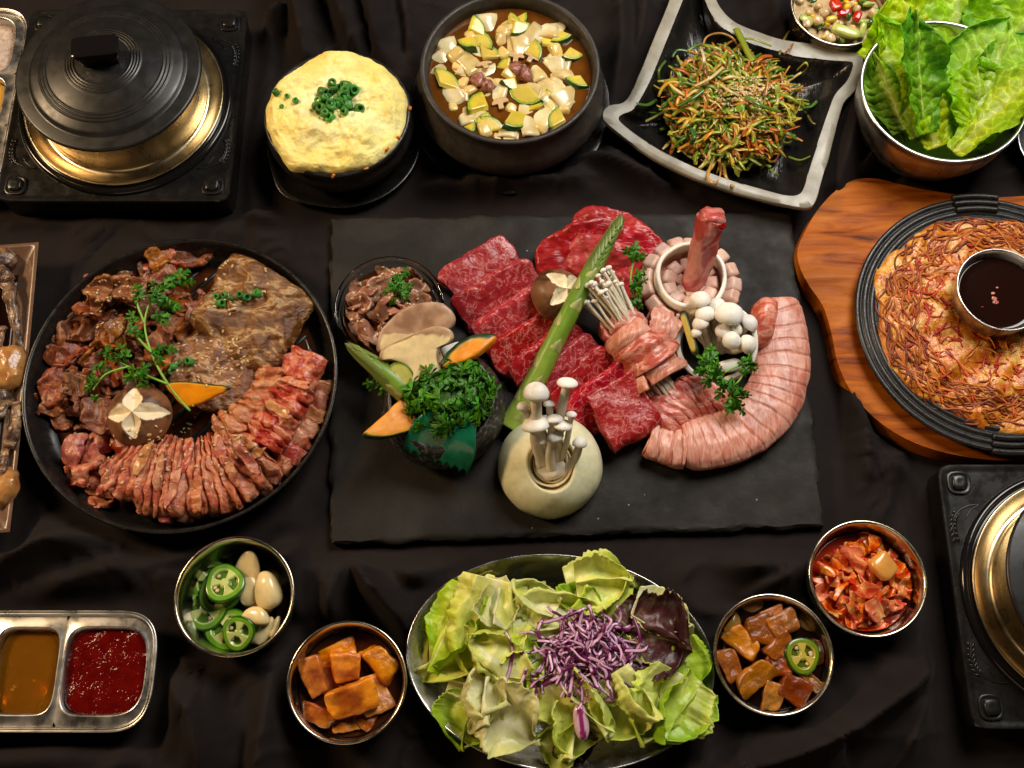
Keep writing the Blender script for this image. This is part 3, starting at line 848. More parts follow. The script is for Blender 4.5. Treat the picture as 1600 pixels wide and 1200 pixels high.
cq = WL([(40, 18), (383, 12), (366, 309), (-4, 318)], 3.0)
cB = cq.mean(0); cB[2] = 0
hsB = 0.25 * (np.linalg.norm(cq[1] - cq[0]) + np.linalg.norm(cq[2] - cq[3])) * 0.5 + 0.25 * (np.linalg.norm(cq[1] - cq[2]) + np.linalg.norm(cq[0] - cq[3])) * 0.5
burner('black square burner with brass pan and wheat corner emblems beside the steamed egg', 'black ridged lid with grip handle on the burner near the egg pot', cB, hsB, 0.0)
l0, l1 = W(1463, 725, 3.0), W(1520, 1140, 3.0)
rzR = math.atan2(l1[0] - l0[0], l0[1] - l1[1])
mid = (l0 + l1) / 2
hsR = np.linalg.norm(l1 - l0) / 2
cR = mid + hsR * np.array([math.cos(rzR), math.sin(rzR), 0]); cR[2] = 0
burner('black square burner cut off by the picture edge, below the sizzling pancake', 'black lid partly in view on the burner below the pancake', cR, hsR, rzR)

# ------------------------------------------------------------------ sauce trays
_, wl = sauce_tray('steel three well sauce tray with amber oil and red sauce', W(38, 1048, 2.1) * np.array([1, 1, 0]), 0.0)
well_fill('sesame_oil', 'amber sesame oil in the middle well of the lower steel tray', wl[1], 0, 1.35, 'amber_oil', 'oil')
well_fill('chilli_sauce', 'grainy dark red chilli sauce in the rounded end well of the lower tray', wl[2], 0, 1.62, 'red_sauce', amp=0.06)
well_fill('soybean_paste', 'brown soybean paste in the far end well of the lower tray', wl[0], 0, 1.5, 'brown_sauce', amp=0.05, seed=4)
rz2 = PI / 2
_, wl = sauce_tray('steel sauce tray with pale powder beside the burner with the full lid', W(-50, 155, 2.1) * np.array([1, 1, 0]), rz2)
well_fill('bean_powder', 'coarse pale beige powder in the top well of the steel tray', wl[2], rz2, 1.2, 'powder', 'powder', amp=0.12, mound=0.5)
well_fill('mustard_sauce', 'smooth yellow sauce in the middle well of the upper steel tray', wl[1], rz2, 1.4, 'yellow_sauce')
well_fill('red_pepper_sauce', 'red pepper sauce in the lowest well of the upper steel tray', wl[0], rz2, 1.5, 'red_sauce', amp=0.05)
# ------------------------------------------------------------------ food makers
def inst(name, mesh, loc, R, scale=1.0, parent=None):
    o = bpy.data.objects.new(name, mesh)
    COL.objects.link(o)
    base = np.zeros(3)
    if parent is not None:
        o.parent = parent; base = ORG[parent.name]
    o.location = Vector((np.asarray(loc, float) - base) * U)
    o.rotation_euler = Matrix(np.asarray(R).tolist()).to_euler() if isinstance(R, np.ndarray) else R
    o.scale = (scale,) * 3 if np.ndim(scale) == 0 else scale
    ORG[o.name] = np.asarray(loc, float)
    return o


def mesh_only(name, VF, mat, col=None):
    o = obj(name, VF, mat, col=col, org=(0, 0, 0))
    me = o.data
    bpy.data.objects.remove(o)
    return me


def crumple(a, b, seed, amp=0.5, k=2.2, th=0.25, nu=26, nv=18, curl=0.5):
    """a limp slice with folds, half sizes a x b, lying around the origin"""
    r = np.random.RandomState(seed)
    u, v = np.meshgrid(np.linspace(-1, 1, nu), np.linspace(-1, 1, nv), indexing='ij')
    x = u * np.sqrt(1 - 0.42 * v * v); y = v * np.sqrt(1 - 0.42 * u * u)
    q = np.stack([x * 1.3, y * 1.3, np.full_like(x, seed * 1.7)], -1)
    s = 1 + 0.28 * fbm(q, seed, 2)
    x, y = x * a * s, y * b * s
    f = r.uniform(0, PI)
    ph = k * (x * math.cos(f) + y * math.sin(f)) + r.uniform(0, 6) + 1.6 * fbm(np.stack([x * .5, y * .5, x * 0], -1), seed + 3, 2)
    z = amp * np.sin(ph) + 0.5 * amp * fbm(np.stack([x * .7, y * .7, x * 0 + 4], -1), seed + 9, 3) + 0.25 * amp * np.sin(2.3 * ph + 1.0)
    sh = curl * amp * np.cos(ph)
    x = x + sh * math.cos(f); y = y + sh * math.sin(f)
    return sheet(np.stack([x, y, z], -1), th)


def slab(poly, h, mat, name, label, cat, z0=None, e=3.5, seed=1, amp=0.15, sc=0.7, score=None, n=110, m=24, parent=None, group=None, drape=0.0, low=0.25):
    """thick slice with an outline given in photo points, lying at height z0"""
    P = WL(poly, z0 + h * 0.7)
    c = P.mean(0)
    V, F, rho = pad(P[:, :2] - c[:2], h, n, m, e, 0.0)
    top = np.clip(V[:, 2] / h, 0, 1)
    q = np.c_[V[:, :2], np.zeros(len(V))]
    V[:, 2] += top * amp * fbm(q * sc, seed, 4) + low * fbm(q * 0.25, seed + 5, 2)
    if score:
        for ang, sp, dep in score:
            d = (V[:, 0] * math.cos(ang) + V[:, 1] * math.sin(ang)) / sp + 0.35 * fbm(q * 0.5, seed + 8, 2)
            fr = np.abs(d - np.round(d)) * sp
            V[:, 2] -= top * dep * np.exp(-(fr / (0.14 * sp)) ** 2)
    V[:, :2] += 0.10 * np.stack([fbm(q * 1.2 + 3, seed + 1, 3), fbm(q * 1.2 + 9, seed + 2, 3)], -1)
    V = V + np.array([c[0], c[1], z0])
    o = obj(name, (V, F), mat, parent, sup=True)
    return tag(o, label, cat, group) if label else o


def roll_slice(hx, hy, hz, p=2.8, ends=0.82, n=36):
    """one slice of a scored roll: rounded section, nearly flat faces"""
    a = np.arange(n) * 2 * PI / n
    r = 1 / (np.abs(np.cos(a)) ** p + np.abs(np.sin(a)) ** p) ** (1 / p)
    rings = []
    for x, s in ((-1, ends * .55), (-1, ends), (-.86, ends + (1 - ends) * .7), (-.5, 1), (0, 1.02), (.5, 1), (.86, ends + (1 - ends) * .7), (1, ends), (1, ends * .55)):
        rings.append(np.c_[np.full(n, x * hx), r * np.cos(a) * hy * s, r * np.sin(a) * hz * s])
    V, F = rings_mesh(rings)
    return V, [f[::-1] for f in F]


def lumps(root, name, path, n, w, h, mats, z, lean=0.5, seed=1, over=0.75, p=3.2, amp=0.14, wtaper=None, nb=8, ends=0.82, yaw=0.0):
    """segments of a scored strip, side by side along a path of photo points"""
    r = np.random.RandomState(seed)
    P = catmull(WL(path, z), n + 1)
    for i in range(n):
        a, b = P[i], P[i + 1]
        c = (a + b) / 2
        T = b - a; L = np.linalg.norm(T); T /= L
        t = (i + .5) / n
        ww = w * (wtaper(t) if wtaper else 1.0) * r.uniform(0.93, 1.05)
        V, F = roll_slice(L * over, ww / 2, h / 2 * r.uniform(0.94, 1.06), p, ends)
        V = rough(V, amp, 1.0, seed * 100 + i, 3)
        V = xf(V, rotm(0, lean + r.uniform(-.06, .06), 0))
        R = frame_from((0, 0, 1), T) @ rotm(0, 0, yaw)
        V = xf(V, R, 1, c + np.array([0, 0, h * .45]))
        obj(name, (V, F), mats[r.randint(len(mats))], root, sup=True)


def roll(root, name, path, z, w, h, ncut, depth, mat, seed=1, slant=0.25, long_cut=0.0, amp=.10, p=2.5, ends=.55, wt=None, width=.10, jit=.04, irr=0.0, topcut=False):
    """one continuous scored roll: a swept section with cuts across it"""
    r = np.random.RandomState(seed)
    per, n = 13, 44
    m = ncut * per + 1
    P = catmull(WL(path, z), m)
    T = np.gradient(P, axis=0); T /= np.linalg.norm(T, axis=1)[:, None]
    a = np.arange(n) * 2 * PI / n
    base = 1 / (np.abs(np.cos(a)) ** p + np.abs(np.sin(a)) ** p) ** (1 / p)
    jitw = r.uniform(1 - jit, 1 + jit, ncut + 2); jith = r.uniform(1 - jit, 1 + jit, ncut + 2)
    warp_ = irr * fbm(np.c_[np.arange(m) / per * .7, np.zeros(m), np.full(m, seed)], seed + 40, 2)
    rings = []
    for i in range(m):
        sd = np.array([-T[i][1], T[i][0], 0]); sd /= np.linalg.norm(sd)
        t = i / (m - 1.0)
        e = ends + (1 - ends) * min(1.0, (min(t, 1 - t) / .06)) ** .5
        x = base * np.cos(a); y = base * np.sin(a)
        ph = (i / per + warp_[i] + slant * x + .12 * fbm(np.c_[x * 1.5, y * 0, np.full(n, i * .02)], seed, 2))
        fr = np.abs(ph - np.round(ph))
        cut = np.exp(-(fr / width) ** 2) * depth * (np.clip(y * 2.2 - .25, 0, 1) if topcut else np.clip(y * 1.6 + .75, 0, 1))
        if long_cut:
            cut = cut + long_cut * np.exp(-(((x * 2.2 + .5) % 1.0 - .5) / .08) ** 2) * np.clip(y * 2, 0, 1)
        k = int(np.clip(round(i / per), 0, ncut))
        ww = w / 2 * (wt(t) if wt else 1.0) * jitw[k]
        rings.append(P[i] + (x * (1 - cut) * ww * e)[:, None] * sd + (y * (1 - cut) * h / 2 * jith[k] * e + h * .46)[:, None] * np.array([0, 0, 1.0]))
    V, F = rings_mesh(rings)
    V = rough(V, amp, .9, seed, 3)
    return obj(name, (V, F), mat, root, sup=True)


# ---- parsley
def _parsley_mesh():
    pts = []
    for lobe, (ang, ln, wd) in enumerate(((-62, 0.75, 0.30), (0, 1.0, 0.36), (62, 0.75, 0.30))):
        a = math.radians(ang)
        for s, w_ in ((0.30, -1.0), (0.55, -1.25), (0.60, -0.75), (0.82, -1.0), (0.84, -0.45), (1.0, -0.35), (0.93, 0.0), (1.0, 0.35), (0.84, 0.45), (0.82, 1.0), (0.60, 0.75), (0.55, 1.25), (0.30, 1.0)):
            if abs(ang) > 1 and s < 0.4 and w_ * ang > 0 and False:
                continue
            x, y = ln * s, wd * w_ * s * 0.9
            pts.append((x * math.cos(a) - y * math.sin(a), x * math.sin(a) + y * math.cos(a)))
    pts = np.array(pts)
    z = lambda p: 0.16 * np.sin(7 * p[:, 1]) * np.hypot(p[:, 0], p[:, 1]) - 0.22 * p[:, 0] ** 2 + 0.10 * np.cos(9 * p[:, 0])
    top = np.c_[pts, z(pts)]
    n = len(pts)
    V = np.concatenate([top + [0, 0, .012], top - [0, 0, .012], [[0, 0, .05]], [[0, 0, 0.02]]])
    F = []
    for k in range(n - 1):
        F += [(2 * n, k, k + 1), (2 * n + 1, n + k + 1, n + k), (k, n + k, n + k + 1, k + 1)]
    return mesh_only('parsley_leaflet', (V, F), 'parsley')


PARS = _parsley_mesh()


def frond(root, tip, d, nrm, size, seed, k=5):
    """terminal leaflet with side leaflets behind it"""
    r = np.random.RandomState(seed)
    d = np.asarray(d, float) / np.linalg.norm(d)
    for i in range(k):
        s = 0 if i == 0 else (1 if i % 2 else -1)
        back = 0 if i == 0 else (0.55 + 0.55 * ((i - 1) // 2)) * size
        nn = np.asarray(nrm, float) + r.normal(0, 0.35, 3)
        R = frame_from(nn, d + r.normal(0, 0.15, 3)) @ rotm(0, 0, s * r.uniform(0.6, 1.1))
        p = np.asarray(tip) - d * back + r.normal(0, 0.06, 3) * size
        inst('leaf', PARS, p, R, size * r.uniform(0.75, 1.1), root)


def sprig(label, stems, fronds, group=None, rad=0.11, cat='parsley'):
    """stems: lists of 3D points; fronds: (tip, direction, normal, size)"""
    base = stems[0][0]
    root = thing('parsley_sprig', label, cat, base, group)
    for s in stems:
        obj('stem', tube(s, np.linspace(rad, rad * .6, len(s)), 6, 5 * len(s)), 'parsley_stem', root)
    for k, (t, d, n_, sz) in enumerate(fronds):
        frond(root, t, d, n_, sz, int(abs(t[0] * 100)) + k, 5 if sz > .5 else 3)
    return root


def shiitake(label, px, py, z, rpx, tilt, rz, H=1.0, seed=1):
    R = rpx * cmpp(px, py, z)
    n, m = 168, 54
    th = np.arange(n) * 2 * PI / n
    rings, rho = [], []
    prof = [(0.80, 0.0), (0.97, 0.10)]
    for r_, z_ in prof:
        rings.append(np.c_[r_ * np.cos(th), r_ * np.sin(th), np.full(n, z_ * H)])
    for j in range(m, 0, -1):
        r_ = math.sin(PI / 2 * j / m)
        rings.append(np.c_[r_ * np.cos(th), r_ * np.sin(th), np.full(n, H * (0.16 + 0.84 * max(0, 1 - r_ ** 2.3) ** 0.55))])
    V, F = rings_mesh(rings)
    V[-1, 2] = H
    x, y = V[:, 0], V[:, 1]
    ins = np.zeros(len(V)); dep = np.zeros(len(V)); side = np.zeros(len(V))
    up = V[:, 2] > 0.17 * H
    for k, ln in enumerate((0.80, 0.86, 0.80, 0.98)):
        a = k * PI / 2
        s = x * math.cos(a) + y * math.sin(a); t = -x * math.sin(a) + y * math.cos(a)
        w = (1 + .16 * fbm(np.c_[s * 5, t * 5, s * 0 + k], seed + 50, 2)) * 0.27 * np.clip(np.sin(PI * np.clip(s / ln, 0, 1) ** 0.85), 0, 1) ** 0.8 + 0.012
        inside = (np.abs(t) < w) & (s > -0.01) & (s < ln) & up
        ins = np.maximum(ins, inside)
        dep = np.maximum(dep, np.where(inside, (w - np.abs(t)) * 0.80 + .02, 0))
    V[:, 2] -= dep * H * 1.0
    brown = np.array(S(132, 86, 52)); dark = np.array(S(74, 42, 26)); cream = np.array(S(236, 218, 182)); gill = np.array(S(205, 178, 130))
    nz = fbm(V * 2.2, seed, 4)[:, None]
    rad_ = np.hypot(x, y)[:, None]
    streak = fbm(np.c_[np.arctan2(y, x) * 7, np.hypot(x, y) * 1.5, x * 0], seed + 4, 3)[:, None]
    col = brown + (dark - brown) * np.clip(0.45 + .8 * nz + .35 * streak - .2 * (rad_ > .85), 0, 1)
    col = np.where(ins[:, None] > 0.5, cream * (1 + 0.06 * nz), col)
    low = V[:, 2] < 0.12 * H
    col[low] = gill
    V = rough(V * R, (0.04, 0.04, 0.03), 0.9, seed)
    c = W(px, py, z)
    V = xf(V, rotm(*tilt) @ rotm(0, 0, rz), 1, c)
    return tag(obj('shiitake_mushroom', (V, F), 'painted', col=col, sup=True), label, 'mushroom')


def beech(label, base, cap, r, group, flat=0.75, bend=0.3, seed=1, sr=0.42, lean=(0, 0, 0.9)):
    base, cap = np.asarray(base, float), np.asarray(cap, float)
    root = thing('beech_mushroom', label, 'mushroom', base, group)
    rr = np.random.RandomState(seed)
    mid = (base + cap) / 2 + np.array([rr.uniform(-1, 1), rr.uniform(-1, 1), 0]) * bend
    end = cap + (cap - mid) * 0.02
    V, F = tube([base, mid, end], [r * sr * 1.05, r * sr * .95, r * sr * .85], 12, 14)
    obj('stem', (rough(V, 0.04, 1.2, seed), F), 'mushroom_stem', root)
    d = cap - mid; d = d / np.linalg.norm(d) + np.asarray(lean); d /= np.linalg.norm(d)
    pr = [(0, -0.22), (.35, -0.22), (.75, -.26), (.95, -.16), (1.0, 0.0), (.96, .18), (.82, .42), (.58, .62), (.3, .73), (0, .76)]
    V, F = lathe([(a_, b_ * flat / .75) for a_, b_ in pr], 32)
    V = rough(V * r, 0.05 * r, 1.0 / r, seed + 5)
    obj('cap', (xf(V, frame_from(d, (1, .3, 0)), 1, cap), F), 'mushroom_white', root, sup=True)
    return root


def leafy(base, tip, w, nrm, cols, seed=1, cup=0.3, ruf=0.35, sag=0.0, wide=0.62, neck=0.25, ribw=0.12, nu=72, nv=37, th=0.07, puck=0.12, rf=9.0, veins=8.0, tipcut=0.9, jag=0.05, twist=0.0, fold=0.0, ff=1.5, fan=False, vk=0.32):
    base, tip = np.asarray(base, float), np.asarray(tip, float)
    d = tip - base; L = np.linalg.norm(d)
    R = frame_from(nrm, d)
    u, v = np.meshgrid(np.linspace(0, 1, nu), np.linspace(-1, 1, nv), indexing='ij')
    prof = neck * (1 - u) + np.sin(PI * np.clip(u, 0, 1) ** (math.log(0.5) / math.log(wide))) ** 0.75 * (1 - 0.35 * neck)
    prof = np.maximum(prof, neck * (1 - u) ** 2) * np.where(u > tipcut, np.sqrt(np.clip(1 - ((u - tipcut) / (1.001 - tipcut)) ** 2, 0.02, 1)), 1)
    q = np.stack([u * 7, v * 2.0 + 5 * np.sign(v) * 0, u * 0 + seed], -1)
    edge = 1 + jag * fbm(np.stack([u * 26, np.sign(v) * 3.0, u * 0 + seed * 1.3], -1), seed, 2) * np.abs(v) ** 2 + 0.10 * fbm(np.stack([u * 4, np.sign(v) * 3, u * 0 + seed], -1), seed + 2, 2)
    av = np.abs(v)
    lat = v * prof * w * edge
    nz = cup * w * v * v * prof + ruf * av ** 2.6 * np.sin(u * rf * 2 + 2.2 * np.sign(v) + seed + 2.0 * fbm(q * .5, seed + 4, 2)) * (0.35 + u * .65)
    nz = nz + puck * fbm(np.stack([u * L * .6, lat * .6, u * 0 + seed], -1), seed + 7, 3) - (0 if fan else puck * .7) * np.exp(-((((u * veins - av * 1.5 + .35 * fbm(np.stack([u * 6, v * 3, u * 0 + seed], -1), seed + 12, 3)) % 1.0) - .5) / .12) ** 2) * np.minimum(1, av * 4)
    nz = nz + sag * 4 * u * (1 - u) * 0 + sag * u * u
    if fold:
        nz = nz + fold * np.sin(v * PI * ff + seed * 1.7 + 1.8 * fbm(np.stack([u * 1.6, v * 1.2, u * 0 + seed * 2.1], -1), seed + 21, 2)) * (.45 + .55 * u)
        lat = lat + .5 * fold * np.cos(v * PI * ff + seed * 1.7)
        du = .10 * fbm(np.stack([v * 1.5, u * 1.0, u * 0 + seed * 3.3], -1), seed + 31, 3) * (u > .001)
        u = u + du * np.maximum(0, 2 * u - .6)
    tw = twist * u
    y = lat * np.cos(tw) - nz * np.sin(tw); zz = lat * np.sin(tw) + nz * np.cos(tw)
    G = base + (u * L)[..., None] * R[:, 0] + y[..., None] * R[:, 1] + zz[..., None] * R[:, 2]
    rib, inner, edgec = (np.array(c) for c in cols)
    t = np.clip(av ** 1.3 * 0.65 + u * 0.45 + 0.22 * fbm(q, seed + 9, 3), 0, 1)[..., None]
    col = inner * (1 - t) + edgec * t
    wob = .35 * fbm(np.stack([u * 6, v * 3, u * 0 + seed], -1), seed + 12, 3)
    if fan:
        vein = np.exp(-((((v * veins * .5 + wob * 1.2) % 1.0) - .5) / .12) ** 2) * np.clip(1.15 - u, 0, 1) * vk
    else:
        vein = np.exp(-((((u * veins - av * 1.5 + wob) % 1.0) - .5) / .09) ** 2) * np.clip(1.1 - av, 0, 1) * vk
    ribf = np.exp(-(v / (ribw * (1.25 - u))) ** 2)
    k = np.clip(np.maximum(vein, ribf), 0, 1)[..., None]
    col = col * (1 - k) + rib * k
    V, F = sheet(G, th + 0.25 * th * 4 * ribf * (1 - u))
    return (V, F), np.concatenate([col.reshape(-1, 3)] * 2)


def strand(p0, seed, L, r, k=10, curl=1.0, rise=0.4, flat=0.35, n=6):
    """a limp shred starting at p0"""
    rr = np.random.RandomState(seed)
    a = rr.uniform(0, 2 * PI)
    da = rr.uniform(-1, 1) * curl
    pts = [np.asarray(p0, float)]
    ph = rr.uniform(0, 6)
    for i in range(5):
        a += da + rr.uniform(-.35, .35)
        pts.append(pts[-1] + np.array([math.cos(a), math.sin(a), rise * math.sin(ph + i * 1.3) * .6]) * L / 5)
    pts = np.array(pts); pts += np.asarray(p0) - pts.mean(0)
    return tube(pts, np.array([r * .7, r, r, r, r * .9, r * .6]), n, k, flat=flat)


def seeds(name, label, spots, mat='sesame', size=(0.17, 0.095, 0.06), parent=None, lift=0.04, seed=3):
    r = np.random.RandomState(seed)
    parts = []
    for (p, nrm) in spots:
        V, F = blob(np.array(size) * r.uniform(0.8, 1.15), 2, 2)
        R = frame_from(nrm + r.normal(0, .25, 3), r.normal(0, 1, 3))
        parts.append((xf(V, R, 1, np.asarray(p) + np.asarray(nrm) * lift), F))
    o = obj(name, join(parts), mat, parent)
    o['kind'] = 'stuff'
    if parent is None:
        o['label'] = label
    return o


def scatter_px(n, cx, cy, rx, ry, seed, sup=None, pw=0.5):
    r = np.random.RandomState(seed)
    out = []
    for _ in range(n):
        a, q = r.uniform(0, 2 * PI), r.uniform(0, 1) ** pw
        out.append(hit(cx + rx * q * math.cos(a), cy + ry * q * math.sin(a), sup))
    return out


_rv, _rf = lathe([(0.16, -0.14), (0.30, -0.16), (0.33, 0.0), (0.30, 0.16), (0.16, 0.14), (0.13, 0), (0.16, -0.14)], 16)
SCAL = mesh_only('scallion_ring', (_rv, _rf), 'scallion')


def scallion(label, group, spots, s=1.0, seed=1, flatness=0.6):
    r = np.random.RandomState(seed)
    for p, nrm in spots:
        R = frame_from(np.asarray(nrm) + r.normal(0, flatness, 3), r.normal(0, 1, 3))
        k = s * r.uniform(0.75, 1.2)
        tag(inst('scallion_ring', SCAL, np.asarray(p) + np.asarray(nrm) * 0.16 * k, R, (k, k, k * r.uniform(0.8, 2.0))), label, 'scallion', group)


def pumpkin(label, outline, z, tilt, th=0.6, seed=1, rim_side=None, skin_at=0.90):
    """wedge of pumpkin: outline in photo points, the first half of it being the green skin side"""
    P = WL(outline, z); c = P.mean(0)
    L = P - c
    n = 72
    V, F, rho = pad(L[:, :2], th, n, 8, 8.0, 0.0)
    k = len(outline)
    idx = np.arange(len(V)) % n
    skin = (idx < n * rim_side / k) & (rho > skin_at)
    skin[-2:] = False
    q = np.c_[V[:, :2], np.zeros(len(V))]
    col = np.array(S(238, 150, 30)) * (1 + 0.12 * fbm(q * 1.5, seed, 3))[:, None]
    col[(rho > skin_at - .1) & (rho <= skin_at) & (idx < n * rim_side / k)] = S(225, 170, 50)
    col[skin] = S(38, 60, 22)
    V = xf(rough(V, 0.03, 1.5, seed), tilt, 1, c)
    return tag(obj('pumpkin_slice', (V, F), 'painted', col=col, sup=True, sharp=50), label, 'pumpkin')


# ------------------------------------------------------------------ grill pan with marinated meat
PZ = 2.9
cp = W(282, 592, PZ); cp[2] = 0
Rp = 245 * cmpp(282, 592, PZ)
pan = thing('grill_pan', 'round black ridged grill pan heaped with marinated meat', 'grill pan', cp)
obj('pan_body', at(lathe([(0, 0.05), (Rp * .84, 0.0), (Rp * .90, .2), (Rp * .965, 1.4), (Rp * .985, PZ - .25), (Rp, PZ - .1), (Rp * 1.004, PZ), (Rp * .995, PZ + .08), (Rp * .982, PZ + .04), (Rp * .972, PZ - .2), (Rp * .945, 1.5), (Rp * .91, .85), (Rp * .86, .6), (0, .6)], 140), cp), 'pan_black', pan, sup=True)
aR = math.radians(47)
for k in range(-9, 10):
    off = k * 1.25
    hl = math.sqrt(max(0.5, (Rp * .86) ** 2 - off * off)) - .2
    V, F = blob((hl, 0.26, 0.26), 4, 6)
    V = xf(V, (0, 0, aR), 1, cp + np.array([-math.sin(aR) * off, math.cos(aR) * off, .62]))
    obj('ridge', (V, F), 'pan_black', pan, sup=True)
V, F = lathe([(0, .62), (Rp * .86, .62), (Rp * .865, .70), (Rp * .80, .72), (0, .72)], 90)
tag(obj('marinade', at((V, F), cp), 'brown_sauce'), 'thin brown marinade pooled on the floor of the grill pan', 'sauce')

# bulgogi: a heap of crumpled brown beef slices
HEAP = [(95, 590), (75, 620), (120, 610), (85, 560), (110, 530), (140, 505), (165, 480), (150, 560), (180, 540), (200, 500), (215, 455), (185, 440), (240, 440), (262, 420), (280, 405), (230, 480), (250, 520), (160, 600),
        (195, 580), (225, 560), (255, 560), (150, 640), (175, 655), (290, 480), (280, 510), (270, 460), (120, 570), (210, 525), (100, 600), (170, 520), (245, 405), (130, 480), (190, 470), (260, 545), (215, 600), (90, 640), (125, 640), (230, 430), (205, 420), (150, 455)]
r_ = np.random.RandomState(5)
HEAP = HEAP + [(a + r_.uniform(-16, 16), b + r_.uniform(-14, 14)) for a, b in HEAP[:34]]
for k, (a, b) in enumerate(HEAP):
    big = k < 22
    V, F = crumple(r_.uniform(1.1, 1.9), r_.uniform(0.7, 1.15), 400 + k, amp=r_.uniform(.26, .46), k=r_.uniform(2.4, 3.8), th=0.34, curl=0.9, nu=40, nv=26)
    V = rough(V, .05, 1.2, 700 + k, 2)
    p = W(a, b, 2.0)
    z = min(down(p[0], p[1], 0.8)[0], 3.0)
    V = xf(V, rotm(r_.uniform(-.35, .35), r_.uniform(-.35, .35), r_.uniform(0, 6.3)), 1, (p[0], p[1], z + 0.35))
    V[:, 2] = np.maximum(V[:, 2], 0.92)
    tag(obj('bulgogi_slice', (V, F), 'marinated_red' if k in (13, 14, 30) else 'bulgogi', sup=True), 'crumpled brown marinated beef slice in the heap behind the parsley sprig', 'meat', 'bulgogi slices heaped in the grill pan')

gal = tag(slab([(368, 396), (400, 408), (440, 428), (478, 452), (488, 472), (470, 500), (448, 540), (428, 572), (400, 574), (366, 560), (330, 528), (298, 506), (294, 488), (318, 462), (330, 430), (346, 404)], 1.5, 'galbi', 'short_rib_slab', 'x', 'x', z0=2.3, seed=3, amp=0.34, sc=0.9,
               score=[(math.radians(35), 1.5, .2), (math.radians(-40), 2.6, .12)], low=.5), 'larger glazed brown short rib slab near the pan rim, with scallion rings', 'meat')
tag(slab([(262, 540), (300, 520), (345, 520), (385, 534), (408, 560), (402, 590), (392, 618), (372, 640), (340, 642), (300, 630), (262, 610), (246, 575)], 1.5, 'galbi', 'short_rib_slab', 'x', 'x', z0=1.4, seed=8, amp=0.2, sc=0.9,
         score=[(math.radians(20), 1.25, .2), (math.radians(110), 1.6, .1)], low=.3), 'scored glazed rib slab beside the shiitake, sprinkled with sesame', 'meat')

# scored pork: a strip that curls along the pan's wall
st = thing('scored_pork_strip', 'long scored marinated pork strip curling along the pan rim in ridges', 'meat', W(330, 740, 1.2))
roll(st, 'front_roll', [(408, 700), (372, 734), (325, 750), (276, 750), (230, 740), (194, 720)], 1.4, 5.9, 2.3, 17, .30, 'marinated_pork', 3, slant=.45, amp=.26, irr=.55, jit=.07, wt=lambda t: 0.86 + .26 * math.sin(t * PI), width=.15)
roll(st, 'outer_roll', [(482, 552), (468, 598), (448, 640), (428, 674), (408, 702)], 2.1, 3.5, 1.9, 8, .34, 'marinated_red', 5, slant=-.35, amp=.24, width=.16, irr=.4, jit=.06)
roll(st, 'inner_roll', [(432, 582), (420, 618), (398, 648), (370, 668), (340, 680)], 1.9, 2.9, 1.8, 7, .34, 'marinated_pork', 7, slant=.35, amp=.24, width=.16, irr=.4, jit=.06)
lumps(st, 'segment', [(500, 600), (488, 650), (466, 695), (430, 738), (385, 772), (325, 795), (262, 798), (228, 786)], 17, 2.0, 1.3, ['marinated_pork', 'marinated_pork', 'marinated_red'], 1.0, lean=.3, seed=4, over=.58, amp=.28)
for k, (a, b) in enumerate([(385, 690), (362, 700), (340, 686), (392, 712)]):
    V, F = crumple(1.1, .45, 880 + k, .25, 3.2, .22, 26, 14)
    V = rough(V, .12, 1.6, k, 3)
    p, nn = hit(a, b)
    obj('fat_edge', (xf(V, frame_from(nn + [0, 0, .5], (math.cos(k), math.sin(k * 2.1), 0)), 1, p + nn * .2), F), 'marinated_fat', st, sup=True)
for k, (a, b, sz) in enumerate([(130, 745, 1.5), (150, 690, 1.6), (165, 720, 1.5), (120, 705, 1.4), (175, 755, 1.4), (150, 765, 1.5), (185, 690, 1.3), (140, 725, 1.6)]):
    V, F = crumple(sz, sz * .62, 930 + k, .38, 2.4, .45, 24, 16)
    p = W(a, b, 1.6); z = min(down(p[0], p[1], .8)[0], 2.2)
    V = xf(V, rotm(r_.uniform(-.3, .3), r_.uniform(-.3, .3), r_.uniform(0, 6)), 1, (p[0], p[1], z + .35)); V[:, 2] = np.maximum(V[:, 2], .95)
    tag(obj('pork_piece', (V, F), 'marinated_red', sup=True), 'bright red marinated pork piece in the clump below the heap', 'meat', 'red pork pieces in the grill pan')

for k, (a, b, rz_, la) in enumerate([(250, 735, 1.5, 1.7), (292, 722, 1.3, 1.9), (330, 748, 1.7, 1.8), (362, 735, 2.0, 1.6), (385, 715, 2.3, 1.5), (225, 715, 1.2, 1.6), (310, 775, 1.6, 1.4), (270, 765, 1.4, 1.5), (435, 640, 2.6, 1.2), (462, 600, 2.8, 1.2), (345, 705, 1.9, 1.4)]):
    V, F = crumple(la, .38, 840 + k, .13, 3.0, .26, 30, 12, .5)
    p, nn = hit(a, b)
    obj('thin_slice', (xf(rough(V, .07, 1.4, k, 3), frame_from(nn * .4 + [0, 0, .8], (math.cos(rz_), math.sin(rz_), 0)), 1, p + nn * .12), F), ['marinated_pork', 'marinated_red', 'marinated_fat'][k % 3], st, sup=True)
shiitake('brown shiitake with a carved white star, on the grill pan meat', 222, 652, 3.0, 50, (0.12, -0.02, 0), math.radians(94), H=0.95, seed=4)
pumpkin('thin orange pumpkin slice with green skin lying on the rib slab', [(262, 600), (290, 597), (325, 600), (362, 606), (340, 618), (305, 632), (288, 634), (272, 618)], 3.7, rotm(0.35, 0, 0), .5, 2, 3.4)
sp = lambda *pts: [W(a, b, z) for a, b, z in pts]
